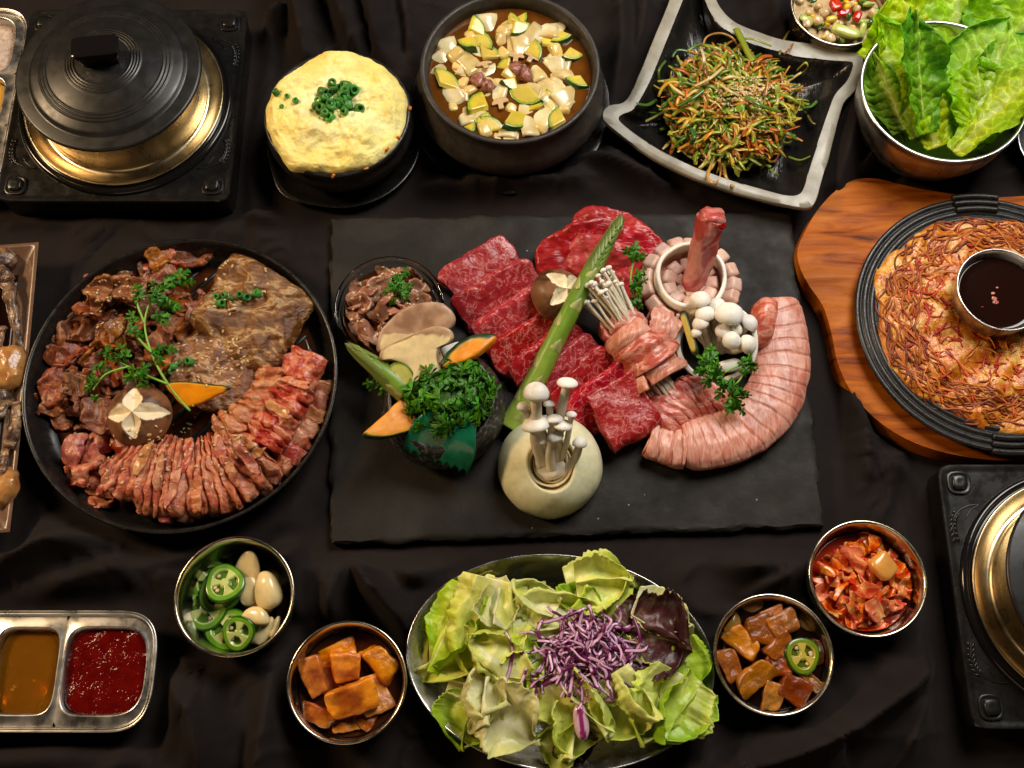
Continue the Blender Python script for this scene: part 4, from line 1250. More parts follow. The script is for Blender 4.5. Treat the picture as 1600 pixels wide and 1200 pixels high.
sprig('long parsley sprig with curved stem lying across the grill pan meat', [sp((297, 642, 3.6), (268, 608, 4.2), (240, 560, 4.6), (226, 505, 4.7), (240, 462, 4.7), (262, 440, 4.6)), sp((236, 550, 4.6), (216, 528, 4.7), (205, 510, 4.7), (204, 490, 4.6)), sp((262, 600, 4.3), (225, 585, 4.6), (190, 568, 4.7), (165, 560, 4.6)), sp((200, 573, 4.7), (165, 585, 4.5), (145, 610, 4.2)),
      sp((226, 505, 4.7), (216, 480, 4.8), (212, 458, 4.8))],
      [(W(a, b, z), W(a + dx, b + dy, z) - W(a, b, z), (nx_, ny_, 1), s) for a, b, z, dx, dy, nx_, ny_, s in [
          (285, 428, 4.8, 12, -8, .2, .1, .85), (262, 436, 4.9, 6, -12, -.2, .2, .85), (298, 440, 4.7, 14, 2, .3, 0, .7), (252, 470, 5.0, 10, 6, .2, -.2, .8), (272, 478, 4.8, 12, 4, .1, 0, .7), (255, 500, 4.9, 10, 8, 0, 0, .75), (212, 452, 5.0, -6, -12, -.3, .2, .75),
          (240, 445, 5.0, -4, -10, 0, .3, .7), (205, 492, 4.8, -4, -14, 0, .2, .6), (215, 520, 4.9, 10, 4, .2, 0, .6), (262, 545, 4.6, 12, 2, .2, 0, .75), (248, 560, 4.7, 8, 10, 0, 0, .7), (180, 555, 4.9, -12, -4, -.2, 0, .85), (160, 548, 4.8, -12, -6, -.2, .2, .8),
          (190, 545, 5.0, -6, -10, 0, .2, .75), (200, 590, 4.9, -8, 10, -.1, -.2, .75), (222, 600, 4.8, 2, 12, 0, -.2, .7), (150, 575, 4.6, -12, 4, -.2, 0, .7), (140, 605, 4.4, -8, 10, -.2, -.1, .65), (132, 590, 4.3, -10, -2, -.3, 0, .55), (148, 625, 4.2, 2, 12, 0, -.2, .5), (225, 575, 4.9, 8, -6, 0, 0, .7)]])
seeds('sesame_seeds', 'pale sesame seeds sprinkled over the meat in the grill pan', scatter_px(70, 330, 560, 60, 45, 1) + scatter_px(45, 180, 470, 45, 60, 2) + scatter_px(40, 370, 450, 60, 50, 3) + scatter_px(60, 310, 690, 80, 60, 4) + scatter_px(22, 215, 720, 60, 50, 6))
scallion('small cut scallion ring on the glazed rib slabs in the pan', 'scallion rings in the grill pan', [hit(a, b) for a, b in [(338, 466), (352, 462), (362, 468), (378, 462), (384, 466), (402, 457), (398, 460), (272, 575), (282, 568), (298, 567), (268, 582), (345, 474)]], 1.0, 5)
# ------------------------------------------------------------------ on the slate: beef slices
def tilted(px, py, z, a, b, rz, rise, roll, h, mat, label, seed, name='beef_slice', e=7, amp=.07, group=None, bendk=0.0, corner=6, taper=0.0):
    """flat slice, half sizes a x b; x axis at rz in the picture plane, its +y side raised by 'rise'"""
    t = np.arange(48) * 2 * PI / 48
    r = 1 / (np.abs(np.cos(t) / a) ** corner + np.abs(np.sin(t) / b) ** corner) ** (1 / corner)
    ol_ = np.c_[r * np.cos(t), r * np.sin(t) * (1 + taper * r * np.cos(t) / a)]
    q = np.c_[ol_ * .6, np.full(48, seed * 2.3)]
    ol_ = ol_ * (1 + 0.07 * fbm(q, seed, 3))[:, None]
    V, F, rho = pad(ol_, h, 96, 16, e, 0, resample=True, flare=1.0)
    q = np.c_[V[:, :2] * .8, np.full(len(V), seed)]
    V[:, 2] += amp * fbm(q, seed + 3, 3) + bendk * (V[:, 0] / a) ** 2 + 0.25 * amp * fbm(q * 4, seed + 1, 2)
    V = rough(V, (.06, .06, .02), 1.2, seed)
    R = rotm(0, 0, rz) @ rotm(rise, roll, 0)
    c = W(px, py, z)
    return tag(obj(name, (xf(V, R, 1, c), F), mat, sup=True), label, 'meat', group)


ORD = ['first', 'second', 'third', 'fourth', 'fifth', 'sixth', 'seventh', 'eighth', 'ninth']
# shingled row: every slice leans on the one before it
ROW = [(752, 426, 1.1, 3.4, 2.1, 33, 14), (778, 464, 1.8, 3.7, 2.0, 30, 32), (804, 502, 1.8, 3.6, 1.9, 33, 36), (830, 535, 1.6, 3.6, 1.9, 36, 34), (856, 562, 1.6, 3.6, 1.9, 38, 36), (888, 580, 1.6, 3.4, 1.9, 42, 36), (912, 598, 1.7, 3.3, 1.9, 46, 36), (942, 622, 1.9, 3.1, 1.9, 42, 34)]
for k, (a, b, z, la, lb, rz, rs) in enumerate(ROW):
    tilted(a, b, z, la, lb, math.radians(rz), math.radians(rs), math.radians(-4), 0.72, 'beef', 'marbled raw beef slice, %s of the row from the glass bowl' % ORD[k], 50 + k, amp=.09, e=10)
# folded end slice
def folded(px, py, z, label):
    nu, nv = 60, 40
    s, v = np.meshgrid(np.linspace(0, 1, nu), np.linspace(-1, 1, nv), indexing='ij')
    ang = PI * 1.15 * np.clip((s - .46) / .22, 0, 1)
    rr = 0.62
    x = np.where(s < .46, (s - .46) * 9.2, np.where(s < .68, rr * np.sin(ang), rr * math.sin(PI * 1.15) - (s - .68) * 7.5))
    zz = np.where(s < .46, rr, np.where(s < .68, rr * np.cos(ang), rr * math.cos(PI * 1.15) + (s - .68) * .3))
    y = v * (2.25 + .25 * fbm(np.stack([s * 3, v * 0, s * 0], -1), 4, 2))
    G_ = np.stack([x + .12 * fbm(np.stack([v * 2, s * 2, s * 0], -1), 7, 2), y, zz + .10 * fbm(np.stack([x * .6, y * .6, s * 0], -1), 2, 3)], -1)
    V, F = sheet(G_, .55)
    R = rotm(0, 0, math.radians(-58)) @ rotm(0, math.radians(14), 0)
    return tag(obj('beef_slice', (xf(V, R, 1, W(px, py, z)), F), 'beef', sup=True), label, 'meat')


folded(990, 672, 2.3, 'folded marbled beef slice at the row end beside the scored pork')
for k, (a, b, z, la, lb, rz, rs, rl) in enumerate([(960, 372, 1.0, 4.0, 2.4, -22, 12, 6), (985, 392, 1.3, 3.2, 2.6, -48, 16, 4), (955, 392, 1.7, 4.3, 2.4, -15, 20, 4), (905, 392, 1.9, 4.0, 2.3, 18, 22, -8), (950, 415, 2.0, 3.8, 2.2, -24, 26, 4), (985, 430, 1.9, 2.8, 2.0, -52, 28, 2)]):
    tilted(a, b, z, la, lb, math.radians(rz), math.radians(rs), math.radians(rl), .65, 'beef_lean', 'bright red lean beef slice fanned behind the tall asparagus, %s layer up' % ORD[k], 80 + k, amp=.22, corner=2.6, bendk=-.35, name='beef_slice')

# ------------------------------------------------------------------ scored pork belly rolls
pk = thing('scored_pork_belly', 'long pale pink scored pork belly roll curving round the onion ring', 'meat', W(1150, 690, SL))
roll(pk, 'long_roll', [(1206, 478), (1216, 530), (1217, 580), (1204, 626), (1178, 660), (1142, 684), (1100, 697), (1064, 700)], 1.0, 4.6, 2.1, 17, .11, 'pork', 21, slant=.30, long_cut=.04, amp=.05, wt=lambda t: 0.90 + .16 * math.sin(t * PI), width=.045, ends=.8, jit=.006, irr=.2, topcut=True)
roll(pk, 'end_piece', [(1070, 706), (1046, 702), (1012, 688)], 1.0, 3.5, 1.9, 4, .2, 'pork', 27, slant=.3, amp=.12, width=.07, jit=.015, topcut=True)
pk2 = thing('scored_pork_belly', 'short reddish pork piece with diagonal cuts between beef and pork roll', 'meat', W(1080, 640, SL))
roll(pk2, 'short_roll', [(1022, 668), (1060, 640), (1092, 626), (1135, 616)], .9, 4.1, 2.1, 9, .22, 'pork_red', 31, slant=.9, amp=.14, width=.08, jit=.02, irr=.3, topcut=True)
# pork standing behind the mushroom ring
V, F = blob((1.0, 2.2, 1.9), 3, 9)
tag(obj('pork_piece', (xf(rough(V, .15, .8, 3), rotm(0.2, 0.15, -.2), 1, W(1190, 505, 2.6)), F), 'pork_red', sup=True), 'pink pork piece standing behind the ring of white mushrooms', 'meat')

# pork rosette under the onion ring that holds the rib
cr_ = W(1078, 445, SL + 2.0); cr_[2] = SL
ro = thing('pork_rosette', 'scored pork rosette of pale blocks round the onion ring', 'meat', cr_)
V, F = lathe([(0, 0), (3.2, 0), (3.6, .5), (3.5, 1.5), (2.6, 1.9), (1.2, 1.5), (0, 1.4)], 48)
obj('core', at((rough(V, .15, .7, 4), F), cr_), 'pork_red', ro, sup=True)
r_ = np.random.RandomState(9)
for ring, (n, rad, zz, s, til) in enumerate(((17, 3.45, 2.0, (.64, .58, .85), .55), (16, 3.2, 1.1, (.66, .5, .7), .9), (11, 1.85, 2.0, (.54, .58, .6), -.25), (6, 0.95, 1.8, (.44, .42, .55), -.3))):
    for k in range(n):
        a = 2 * PI * (k + .5 * (ring % 2)) / n + r_.uniform(-.05, .05)
        V, F = blob(np.array(s) * r_.uniform(.92, 1.06), 9, 6)
        R = rotm(0, 0, a) @ rotm(0, til + r_.uniform(-.12, .12), 0) @ rotm(0, 0, PI / 2)
        obj('block', (xf(rough(V, .05, 1.5, k + 30 * ring), R, 1, cr_ + np.array([rad * math.cos(a), rad * math.sin(a), zz])), F), 'pork_pale', ro, sup=True)


def onion_ring(label, px, py, z, rpx, h, tilt, th=.32, seed=1):
    R = rpx * cmpp(px, py, z)
    pr = [(R - th, 0), (R, 0.02), (R * 1.03, h * .5), (R, h - .02), (R - .06, h), (R - th * .6, h + .02), (R - th, h), (R - th * .95, h * .5), (R - th, 0)]
    V, F = lathe(pr, 72)
    V = rough(V, (.10, .10, .06), .35, seed)
    return tag(obj('onion_ring', (xf(V, tilt, 1, W(px, py, z)), F), 'onion_white', sup=True), label, 'onion')


onion_ring('white onion ring round the upright rib bone on the pork rosette', 1076, 440, SL + 2.0, 55, 1.6, rotm(.10, 0.0, 0), seed=2)
b0, b1 = W(1082, 452, SL + 1.6), W(1113, 338, SL + 8.0)
V, F = tube([b0, b0 + (b1 - b0) * .3 + [0, .1, 0], b0 + (b1 - b0) * .65, b1], [.95, 1.02, 1.15, 1.22], 28, 40)
V = rough(V, .16, .7, 12, 3)
d_ = (b1 - b0) / np.linalg.norm(b1 - b0)
rib = thing('rib_bone', 'red meaty rib bone standing upright inside the onion ring', 'meat', b0)
obj('meat_shaft', (V, F), 'rib_meat', rib, sup=True)
V, F = blob((1.12, 1.12, .55), 2.4, 9)
obj('rounded_end', (xf(rough(V, .14, 1.1, 5, 3), frame_from(d_, (1, 0, 0)), 1, b1), F), 'rib_meat', rib)
V, F = blob((.62, .5, .22), 2.2, 7)
obj('bone_core', (xf(rough(V, .12, 1.6, 8, 3), frame_from(d_ + [.3, -.9, .2], (1, 0, 0)), 1, b1 + np.array([.42, -.78, .12])), F), 'beef_lean', rib)

# ------------------------------------------------------------------ onion ring filled with beech mushrooms
onion_ring('white onion ring lying open, filled with beech mushrooms', 1120, 540, SL + .3, 62, 2.6, rotm(.25, -.18, 0), .40, 5)
V, F, rho = pad(np.array([(-.3, -1.8), (.3, -1.8), (.36, 0), (.3, 1.8), (-.3, 1.8), (-.36, 0)]), .25, 48, 6, 8)
col = np.where((rho > .86)[:, None], S(24, 44, 14), S(205, 190, 90)) * np.ones((len(V), 1))
tag(obj('zucchini_slice', (xf(V, frame_from((-.75, -.2, .6), (0.1, 0, 1)) @ rotm(0, 0, PI / 2 * 0), 1, W(1078, 520, SL + 3.3)), F), 'painted', col=col), 'thin zucchini slice with dark skin stuck in the mushroom onion ring', 'zucchini')
for k, (a, b, r, z) in enumerate([(1094, 470, 21, 4.6), (1139, 492, 26, 5.0), (1102, 492, 18, 4.6), (1095, 505, 15, 4.4), (1088, 520, 10, 4.1), (1130, 518, 15, 4.3), (1170, 505, 17, 4.3), (1143, 532, 17, 4.5), (1168, 538, 18, 4.2), (1120, 478, 17, 4.3), (1150, 515, 12, 4.2)]):
    cap = W(a, b, z + .5)
    beech('white beech mushroom in the onion ring beside the pork roll', W(1120 + (a - 1120) * .35, 545, SL + .5), cap, .88 * r * cmpp(a, b, z), 'beech mushrooms in the onion ring', flat=.8, seed=60 + k, sr=.5, lean=((a - 1120) * .012, .25 + (520 - b) * .008, .5))
V, F = blob((.9, .5, .6), 4, 6)
tag(obj('mushroom_root', (xf(rough(V, .1, 1, 4), rotm(.3, 0, .2), 1, W(1140, 572, SL + 2.4)), F), 'mushroom_white'), 'cut white mushroom base at the open ring front', 'mushroom')
sprig('parsley sprig hanging from the mushroom ring over the pork roll', [sp((1105, 565, 4.6), (1120, 590, 4.9), (1140, 610, 4.6), (1155, 630, 4.2)), sp((1120, 590, 4.9), (1145, 575, 5.0), (1175, 565, 4.8)), sp((1135, 605, 4.7), (1150, 600, 4.7), (1165, 580, 4.8))],
      [(W(a, b, z), W(a + dx, b + dy, z) - W(a, b, z), (0.1, -.4, 1), s) for a, b, z, dx, dy, s in [(1100, 560, 5.2, -10, -8, .8), (1112, 545, 5.2, -2, -12, .75), (1095, 580, 5.0, -12, 4, .75), (1105, 598, 5.0, -6, 10, .75), (1125, 590, 5.2, 4, 6, .8), (1128, 612, 5.0, -4, 12, .8),
       (1172, 560, 5.2, 8, -6, .75), (1180, 578, 5.0, 10, 6, .7), (1165, 570, 5.1, 0, -8, .6), (1150, 628, 4.6, 4, 12, .8), (1165, 615, 4.6, 12, 4, .7), (1140, 640, 4.3, -4, 12, .7), (1158, 640, 4.2, 8, 12, .65), (1146, 602, 5.0, 6, 0, .7), (1118, 570, 5.2, 6, -6, .7)]])

# ------------------------------------------------------------------ enoki wrapped in pork
ax0, ax1 = W(932, 468, 4.6), W(1040, 622, 1.7)
axd = (ax1 - ax0) / np.linalg.norm(ax1 - ax0)
en = thing('enoki_bundle', 'bundle of thin white enoki mushrooms wrapped in pork', 'mushroom', ax1)
r_ = np.random.RandomState(14)
side = np.cross(axd, (0, 0, 1)); side /= np.linalg.norm(side); upv = np.cross(side, axd)
mid_ = W(985, 520, 3.6)
for k in range(46):
    a, q = r_.uniform(0, 2 * PI), math.sqrt(r_.uniform(0, 1))
    o_ = side * math.cos(a) * q + upv * math.sin(a) * q
    ln = r_.uniform(3.4, 5.3)
    root_p = mid_ + o_ * .95 + axd * .8
    tip_p = mid_ + o_ * (1.75 + r_.uniform(-.2, .3)) - axd * ln + np.array([r_.uniform(-.3, .3), r_.uniform(-.3, .3), r_.uniform(0, .5)])
    md = (root_p + tip_p) / 2 + r_.normal(0, .12, 3)
    rs_ = r_.uniform(.10, .15)
    cr = rs_ * r_.uniform(1.6, 2.4)
    dv = (tip_p - md) / np.linalg.norm(tip_p - md)
    cv, cf = blob((cr, cr, cr * .75), 2, 5)
    ob_ = obj('mushroom', tube([root_p, md, tip_p], rs_, 7, 10), 'mushroom_stem', en)
    obj('cap', (xf(cv, frame_from(dv, (1, .1, .2)), 1, tip_p), cf), 'mushroom_white', ob_)
parts = []
for k in range(60):
    a, q = r_.uniform(0, 2 * PI), math.sqrt(r_.uniform(0, 1))
    o_ = side * math.cos(a) * q * 1.2 + upv * math.sin(a) * q * 1.0
    e0 = W(1018, 590, 2.3) + o_
    parts.append(tube([e0, e0 + axd * r_.uniform(1.6, 2.3)], .16, 5))
o = obj('root_end', join(parts), 'mushroom_stem', en); o['kind'] = 'stuff'


def wrap(c, axis, r0, r1, turns, half, a0, mat, label, seed, th=.34):
    axis = axis / np.linalg.norm(axis)
    sd = np.cross(axis, (0, 0, 1)); sd /= np.linalg.norm(sd); up = np.cross(sd, axis)
    nu, nv = 70, 26
    s, v = np.meshgrid(np.linspace(0, 1, nu), np.linspace(-1, 1, nv), indexing='ij')
    ang = a0 + s * turns * 2 * PI
    rad = r0 + (r1 - r0) * s - .38 * np.maximum(0, np.abs(v) - .55) + .30 * fbm(np.stack([s * 5, v * 1.2, s * 0 + seed], -1), seed, 3) + .22 * v * np.abs(v)
    G_ = np.asarray(c) + (rad * np.cos(ang))[..., None] * sd + (rad * np.sin(ang))[..., None] * up + (v * half * (1 + .12 * fbm(np.stack([s * 4, s * 0, s * 0 + seed], -1), seed + 3, 2)))[..., None] * axis
    return tag(obj('pork_slice', (sheet(G_, th)[0], sheet(G_, th)[1]), mat, sup=True), label, 'meat')


for k, (a_, b_, z_, r0, r1, tn, hf, a0, mt, lb) in enumerate([
        (968, 505, 3.3, 1.45, 1.75, 1.0, .95, .4, 'pork_red', 'pork strip nearest the enoki caps, wrapped round the stems'),
        (986, 528, 3.05, 1.75, 2.15, 1.05, 1.05, 1.9, 'pork', 'second pork strip of the enoki wrap, slightly wider'),
        (1003, 553, 2.8, 1.95, 2.5, 1.05, 1.15, 2.9, 'pork_red', 'middle pork strip bulging round the enoki bundle'),
        (1020, 578, 2.5, 2.0, 2.55, 1.0, 1.05, .9, 'pork', 'pork strip nearest the cut root end of the enoki'),
        (1026, 520, 2.9, 1.3, 2.1, .85, 1.2, -.6, 'pork', 'loose pork strip folded beside the enoki wrap and onion rings')]):
    wrap(W(a_, b_, z_), axd + (np.array([.15 * math.sin(k * 2), .12 * math.cos(k * 3), .05]) if k < 4 else np.array([.25, .45, 0])), r0, r1, tn, hf, a0, mt, lb, 41 + k, .36)

# ------------------------------------------------------------------ shiitake, tall asparagus, parsley between the beef
shiitake('brown shiitake with a cut top resting on the beef behind the asparagus', 866, 466, 2.9, 43, (0.05, 0.42, 0), math.radians(50), H=1.15, seed=9)


def asparagus(label, pts, r0, r1, tipfrac, seed, tilt=-.03, ntip=26):
    P = np.array(pts)
    root = thing('asparagus_spear', label, 'asparagus', P[0])
    k = 64
    L = catmull(P, k)
    t = np.linspace(0, 1, k)
    rad = r0 + (r1 - r0) * t
    rad = rad * np.where(t > 1 - tipfrac, 1 - .80 * ((t - 1 + tipfrac) / tipfrac) ** 1.8, 1)
    V, F = tube(L, rad, 18)
    tv = np.repeat(t, 18); tv = np.concatenate([tv, [0, 1]])
    g0, g1, g2 = np.array(S(150, 172, 70)), np.array(S(108, 142, 34)), np.array(S(92, 118, 50))
    col = np.where((tv < .5)[:, None], g0 + (g1 - g0) * (tv[:, None] / .5), g1 + (g2 - g1) * ((tv[:, None] - .5) / .5))
    col = col * (1 + .12 * fbm(V * np.array([1.2, 1.2, 1.2]), seed, 3))[:, None]
    obj('stalk', (rough(V, .03, .8, seed), F), 'asparagus', root, col=col, sup=True)
    r = np.random.RandomState(seed)
    T = np.gradient(L, axis=0); T /= np.linalg.norm(T, axis=1)[:, None]
    spots = [(s, a) for s, a in zip(np.linspace(.07, 1 - tipfrac - .02, 9), np.cumsum(np.full(9, 2.4)))] + [(1 - tipfrac * (1 - q), a) for q, a in zip(np.linspace(0, .94, ntip), np.cumsum(np.full(ntip, 2.1)))]
    for j, (s, a) in enumerate(spots):
        i = min(int(s * (k - 1)), k - 2)
        tip_ = j >= 9
        x = np.cross(T[i], (0, 0, 1)); x /= np.linalg.norm(x); y = np.cross(x, T[i])
        a = a if tip_ else (PI / 2 + (0.9 if j % 2 else -0.6))
        nn = x * math.cos(a) + y * math.sin(a)
        ln, wd = (r0 * 1.15, r0 * .55) if tip_ else (r0 * 1.05, r0 * .55)
        V, F = pad(np.array([(0, -wd), (ln * .55, -wd * .75), (ln * 1.1, -.05 * wd), (ln * 1.1, .05 * wd), (ln * .55, wd * .75), (0, wd), (-.1 * ln, 0)]), .09, 24, 4, 2)[:2]
        V[:, 2] -= .55 * V[:, 1] ** 2 / max(r0, .3)
        cc = np.tile(np.array(S(116, 134, 58) if tip_ else S(166, 168, 96)), (len(V), 1)) * (.72 + .5 * np.abs(V[:, 1:2] / wd) - .25 * np.clip(V[:, :1] / ln, 0, 1) * (1 if tip_ else .2))
        R = frame_from(nn + T[i] * (tilt if tip_ else .0), T[i])
        obj('scale', (xf(V, R, 1, L[i] + nn * rad[i] * .93), F), 'asparagus', root, col=cc)
    return root


asparagus('long green asparagus spear lying diagonally over the beef', [W(797, 668, 1.6), W(838, 592, 3.2), (W(888, 492, 4.8)), W(930, 412, 5.6), W(966, 350, 6.0)], .98, .60, .30, 3)
sprig('small parsley sprig standing between lean beef and enoki', [sp((995, 475, 4.0), (985, 445, 4.6), (990, 405, 5.0)), sp((985, 445, 4.6), (1000, 432, 4.8))],
      [(W(a, b, z), W(a + dx, b + dy, z) - W(a, b, z), (0, -.3, 1), s) for a, b, z, dx, dy, s in [(992, 388, 5.4, 2, -12, .75), (978, 392, 5.3, -10, -4, .65), (1004, 400, 5.2, 10, 0, .65), (990, 402, 5.4, 0, 6, .6), (1005, 440, 5.0, 10, 0, .65), (1003, 425, 5.0, 8, -8, .6), (996, 455, 4.8, 6, 8, .6), (1000, 478, 4.6, 8, 8, .6), (990, 472, 4.7, -4, 10, .5)]])

# ------------------------------------------------------------------ half onion with beech mushrooms
co = W(860, 722, SL + 1.5); co[2] = SL
Ro = 82 * cmpp(860, 725, SL + 1.2)
hp = [(0, .02), (Ro * .86, .0), (Ro * .97, .3), (Ro * 1.0, .9), (Ro * .985, 1.5), (Ro * .945, 2.2), (Ro * .86, 2.95), (Ro * .74, 3.55), (Ro * .62, 4.0), (Ro * .52, 4.28), (Ro * .48, 4.34), (Ro * .46, 4.26), (Ro * .45, 3.9), (Ro * .42, 3.2), (0, 3.0)]
V, F = lathe(hp, 120)
on = thing('half_onion', 'peeled pale onion with hollowed top holding mushrooms, on the slate', 'onion', co)
TI = rotm(math.radians(13), 0, 0)


def onion_col(V, k):
    ang = np.arctan2(V[:, 1], V[:, 0])
    ln = fbm(np.c_[np.cos(ang) * 16, np.sin(ang) * 16, V[:, 2] * .15], k, 2)
    pale, green, tan = np.array(S(242, 236, 200)), np.array(S(214, 214, 150)), np.array(S(206, 176, 118))
    t = np.clip(.22 + .22 * ln + .10 * fbm(V * .5, k + 3, 2), 0, 1)[:, None]
    c = pale * (1 - t) + green * t
    hole = np.clip((np.hypot(V[:, 0], V[:, 1]) < Ro * .47) * (V[:, 2] > 2.5) * 1.0, 0, 1)[:, None]
    return c * (1 - .55 * hole) + tan * .55 * hole


oc = onion_col(V, 3)
rr_ = np.hypot(V[:, 0], V[:, 1])
wig = 1 + .10 * fbm(np.c_[V[:, :2] * .55, np.zeros(len(V))], 14, 2) * np.clip(1.6 - rr_ / (Ro * .5), 0, 1)
V[:, :2] *= wig[:, None]
obj('onion_body', (xf(rough(V, (.10, .10, .07), .4, 6), TI, 1, co), F), 'painted', on, col=oc, sup=True)
for k, (k1, zt) in enumerate(((.415, 4.0), (.345, 3.75))):
    V, F = lathe([(Ro * (k1 - .07), 3.0), (Ro * k1, 3.05), (Ro * (k1 + .005), zt), (Ro * (k1 - .015), zt + .06), (Ro * (k1 - .035), zt - .05), (Ro * (k1 - .07), 3.0)], 72)
    oc = onion_col(V, 5 + k)
    V[:, 2] += .22 * fbm(np.c_[V[:, :2] * .6, np.zeros(len(V))], 30 + k, 2) * (V[:, 2] > 3.4)
    obj('inner_layer', (xf(rough(V, (.14, .14, .05), .5, 8 + k), TI, 1, co), F), 'painted', on, col=oc)
V, F = blob((1.15, .9, .55), 2.4, 9)
tag(obj('mushroom_root', (xf(rough(V, .2, 1.0, 6, 3), TI, 1, co + np.array([0, -1.0, 3.3])), F), 'mushroom_stem'), 'tan root clump of the mushrooms inside the hollowed onion', 'mushroom')
for k, (a, b, r, z, fl) in enumerate([(838, 617, 21, 10.2, .95), (886, 600, 17, 10.4, .55), (818, 636, 11, 9.2, .8), (858, 632, 10, 9.0, .55), (838, 664, 23, 8.2, .6), (866, 656, 14, 8.4, .6), (879, 665, 15, 8.2, .55), (868, 682, 13, 7.6, .65), (906, 693, 12, 6.8, .9), (848, 690, 8, 6.8, .7), (893, 648, 9, 8.8, .6)]):
    beech('white beech mushroom sprouting from the hollowed onion', co + np.array([(a - 860) * .022, -.9 + .5 * math.sin(k * 2.1), 3.0]), W(a, b, z), r * cmpp(a, b, z), 'beech mushrooms in the hollowed onion', flat=fl, seed=90 + k, sr=.50 if r > 15 else .60, lean=(0, .75, .15), bend=.55)

# ------------------------------------------------------------------ glass bowl with marinated meat
_, cg, Rg, ring_ = bowl('glass_bowl', 'clear glass bowl of marinated meat at the slate corner', 608, 478, 85, SL + 4.0, 'glass', z0=SL, foot=.6, th=.22, sup=False)
pool('marinade', 'dark marinade filling the glass bowl', cg, ring_(SL + 2.9) - .08, SL + 2.9, 'brown_sauce')
r_ = np.random.RandomState(33)
for k in range(44):
    a, q = r_.uniform(0, 2 * PI), math.sqrt(r_.uniform(0, 1)) * .82
    p = cg[:2] + Rg * q * np.array([math.cos(a), math.sin(a)]) + np.array([.2, .35])
    z = min(down(p[0], p[1], SL + 2.9)[0], SL + 4.2)
    V, F = crumple(r_.uniform(.9, 1.6), r_.uniform(.5, .9), 1200 + k, r_.uniform(.22, .4), r_.uniform(2.4, 3.6), .22, 22, 14, .6)
    V = xf(V, rotm(r_.uniform(-.5, .5), r_.uniform(-.5, .5), r_.uniform(0, 6)), 1, (p[0], p[1], z + .25))
    lim_ = (Rg - .75) / np.maximum(np.linalg.norm(V[:, :2] - cg[:2], axis=1), Rg - .75)
    V[:, :2] = cg[:2] + (V[:, :2] - cg[:2]) * lim_[:, None]
    tag(obj('pork_slice', (V, F), 'marinated_slice', sup=True), 'small curled marinated meat slice in the glass bowl', 'meat', 'meat slices in the glass bowl')
seeds('sesame_seeds', 'sesame seeds on the meat in the glass bowl', scatter_px(40, 605, 470, 62, 55, 8))
tp = hit(622, 452)[0]
sprig('small parsley sprig on the meat in the glass bowl', [[tp + [0, -1.2, .1], tp + [0, 0, .5], tp + [.3, 1.2, .5]]],
      [(W(a, b, SL + 5.2), W(a + dx, b + dy, SL + 5.2) - W(a, b, SL + 5.2), (0, -.1, 1), s) for a, b, dx, dy, s in [(632, 424, 4, -10, .6), (615, 432, -8, -8, .65), (605, 455, -10, 2, .6), (622, 450, 4, 4, .7), (640, 448, 10, -2, .6), (635, 465, 8, 8, .55), (612, 470, -6, 10, .5), (622, 436, 0, -8, .6)]])

# ------------------------------------------------------------------ stone bowl with vegetables
BZ = SL + 4.4
cs = W(690, 622, BZ); cs[2] = SL
Rs = 88 * cmpp(690, 622, BZ)
V, F = lathe([(0, .05), (Rs * .72, 0), (Rs * .95, .4), (Rs * 1.12, 1.5), (Rs * 1.13, 2.5), (Rs * 1.06, 3.6), (Rs * .96, 4.3), (Rs * .92, 4.42), (Rs * .88, 4.35), (Rs * .90, 3.8), (Rs * .95, 2.6), (Rs * .85, 1.2), (0, .8)], 80)
tag(obj('stone_bowl', at((rough(V, .05, .4, 7), F), cs), 'speckled_stone', sup=True), 'dark speckled round bowl packed with parsley and vegetables', 'bowl')


def cutout(name, label, outline, z, th, R, mat, colf, cat, seed=1, e=8):
    P = WL(outline, z); c = P.mean(0)
    V, F, rho = pad(P[:, :2] - c[:2], th, 96, 12, e)
    col = colf(V, rho)
    V = xf(rough(V, .04, 1.0, seed), R, 1, c)
    return tag(obj(name, (V, F), mat, col=col, sup=True, sharp=55), label, cat)


KO_B = [(588, 545), (592, 522), (615, 498), (650, 480), (685, 478), (706, 488), (714, 503), (706, 516), (690, 518), (686, 540), (690, 580), (640, 585), (632, 548), (605, 546)]
KO_F = [(594, 560), (600, 545), (640, 528), (680, 514), (704, 518), (710, 532), (698, 540), (690, 536), (686, 560), (690, 610), (640, 612), (645, 585), (628, 568), (610, 562)]


def kocol(frac):
    def f(V, rho):
        nz = fbm(V * 1.2, 3, 3)
        c = np.array(S(228, 204, 154)) * (1 + .10 * fbm(V * np.array([3.0, .8, 1]), 9, 3))[:, None]
        y0, y1 = V[:, 1].min(), V[:, 1].max()
        h = (V[:, 1] - y0) / (y1 - y0) + .05 * nz - .012 * V[:, 0] ** 2 * 0
        edge = (rho > .90) & (h > .35)
        cap = h > frac
        t = np.clip(.5 + nz, 0, 1)[:, None]
        br = np.array(S(150, 112, 84)) * (1 - t) + np.array(S(190, 156, 124)) * t
        c = np.where((edge | cap)[:, None], br, c)
        c[-1] = c[-3]
        return c
    return f


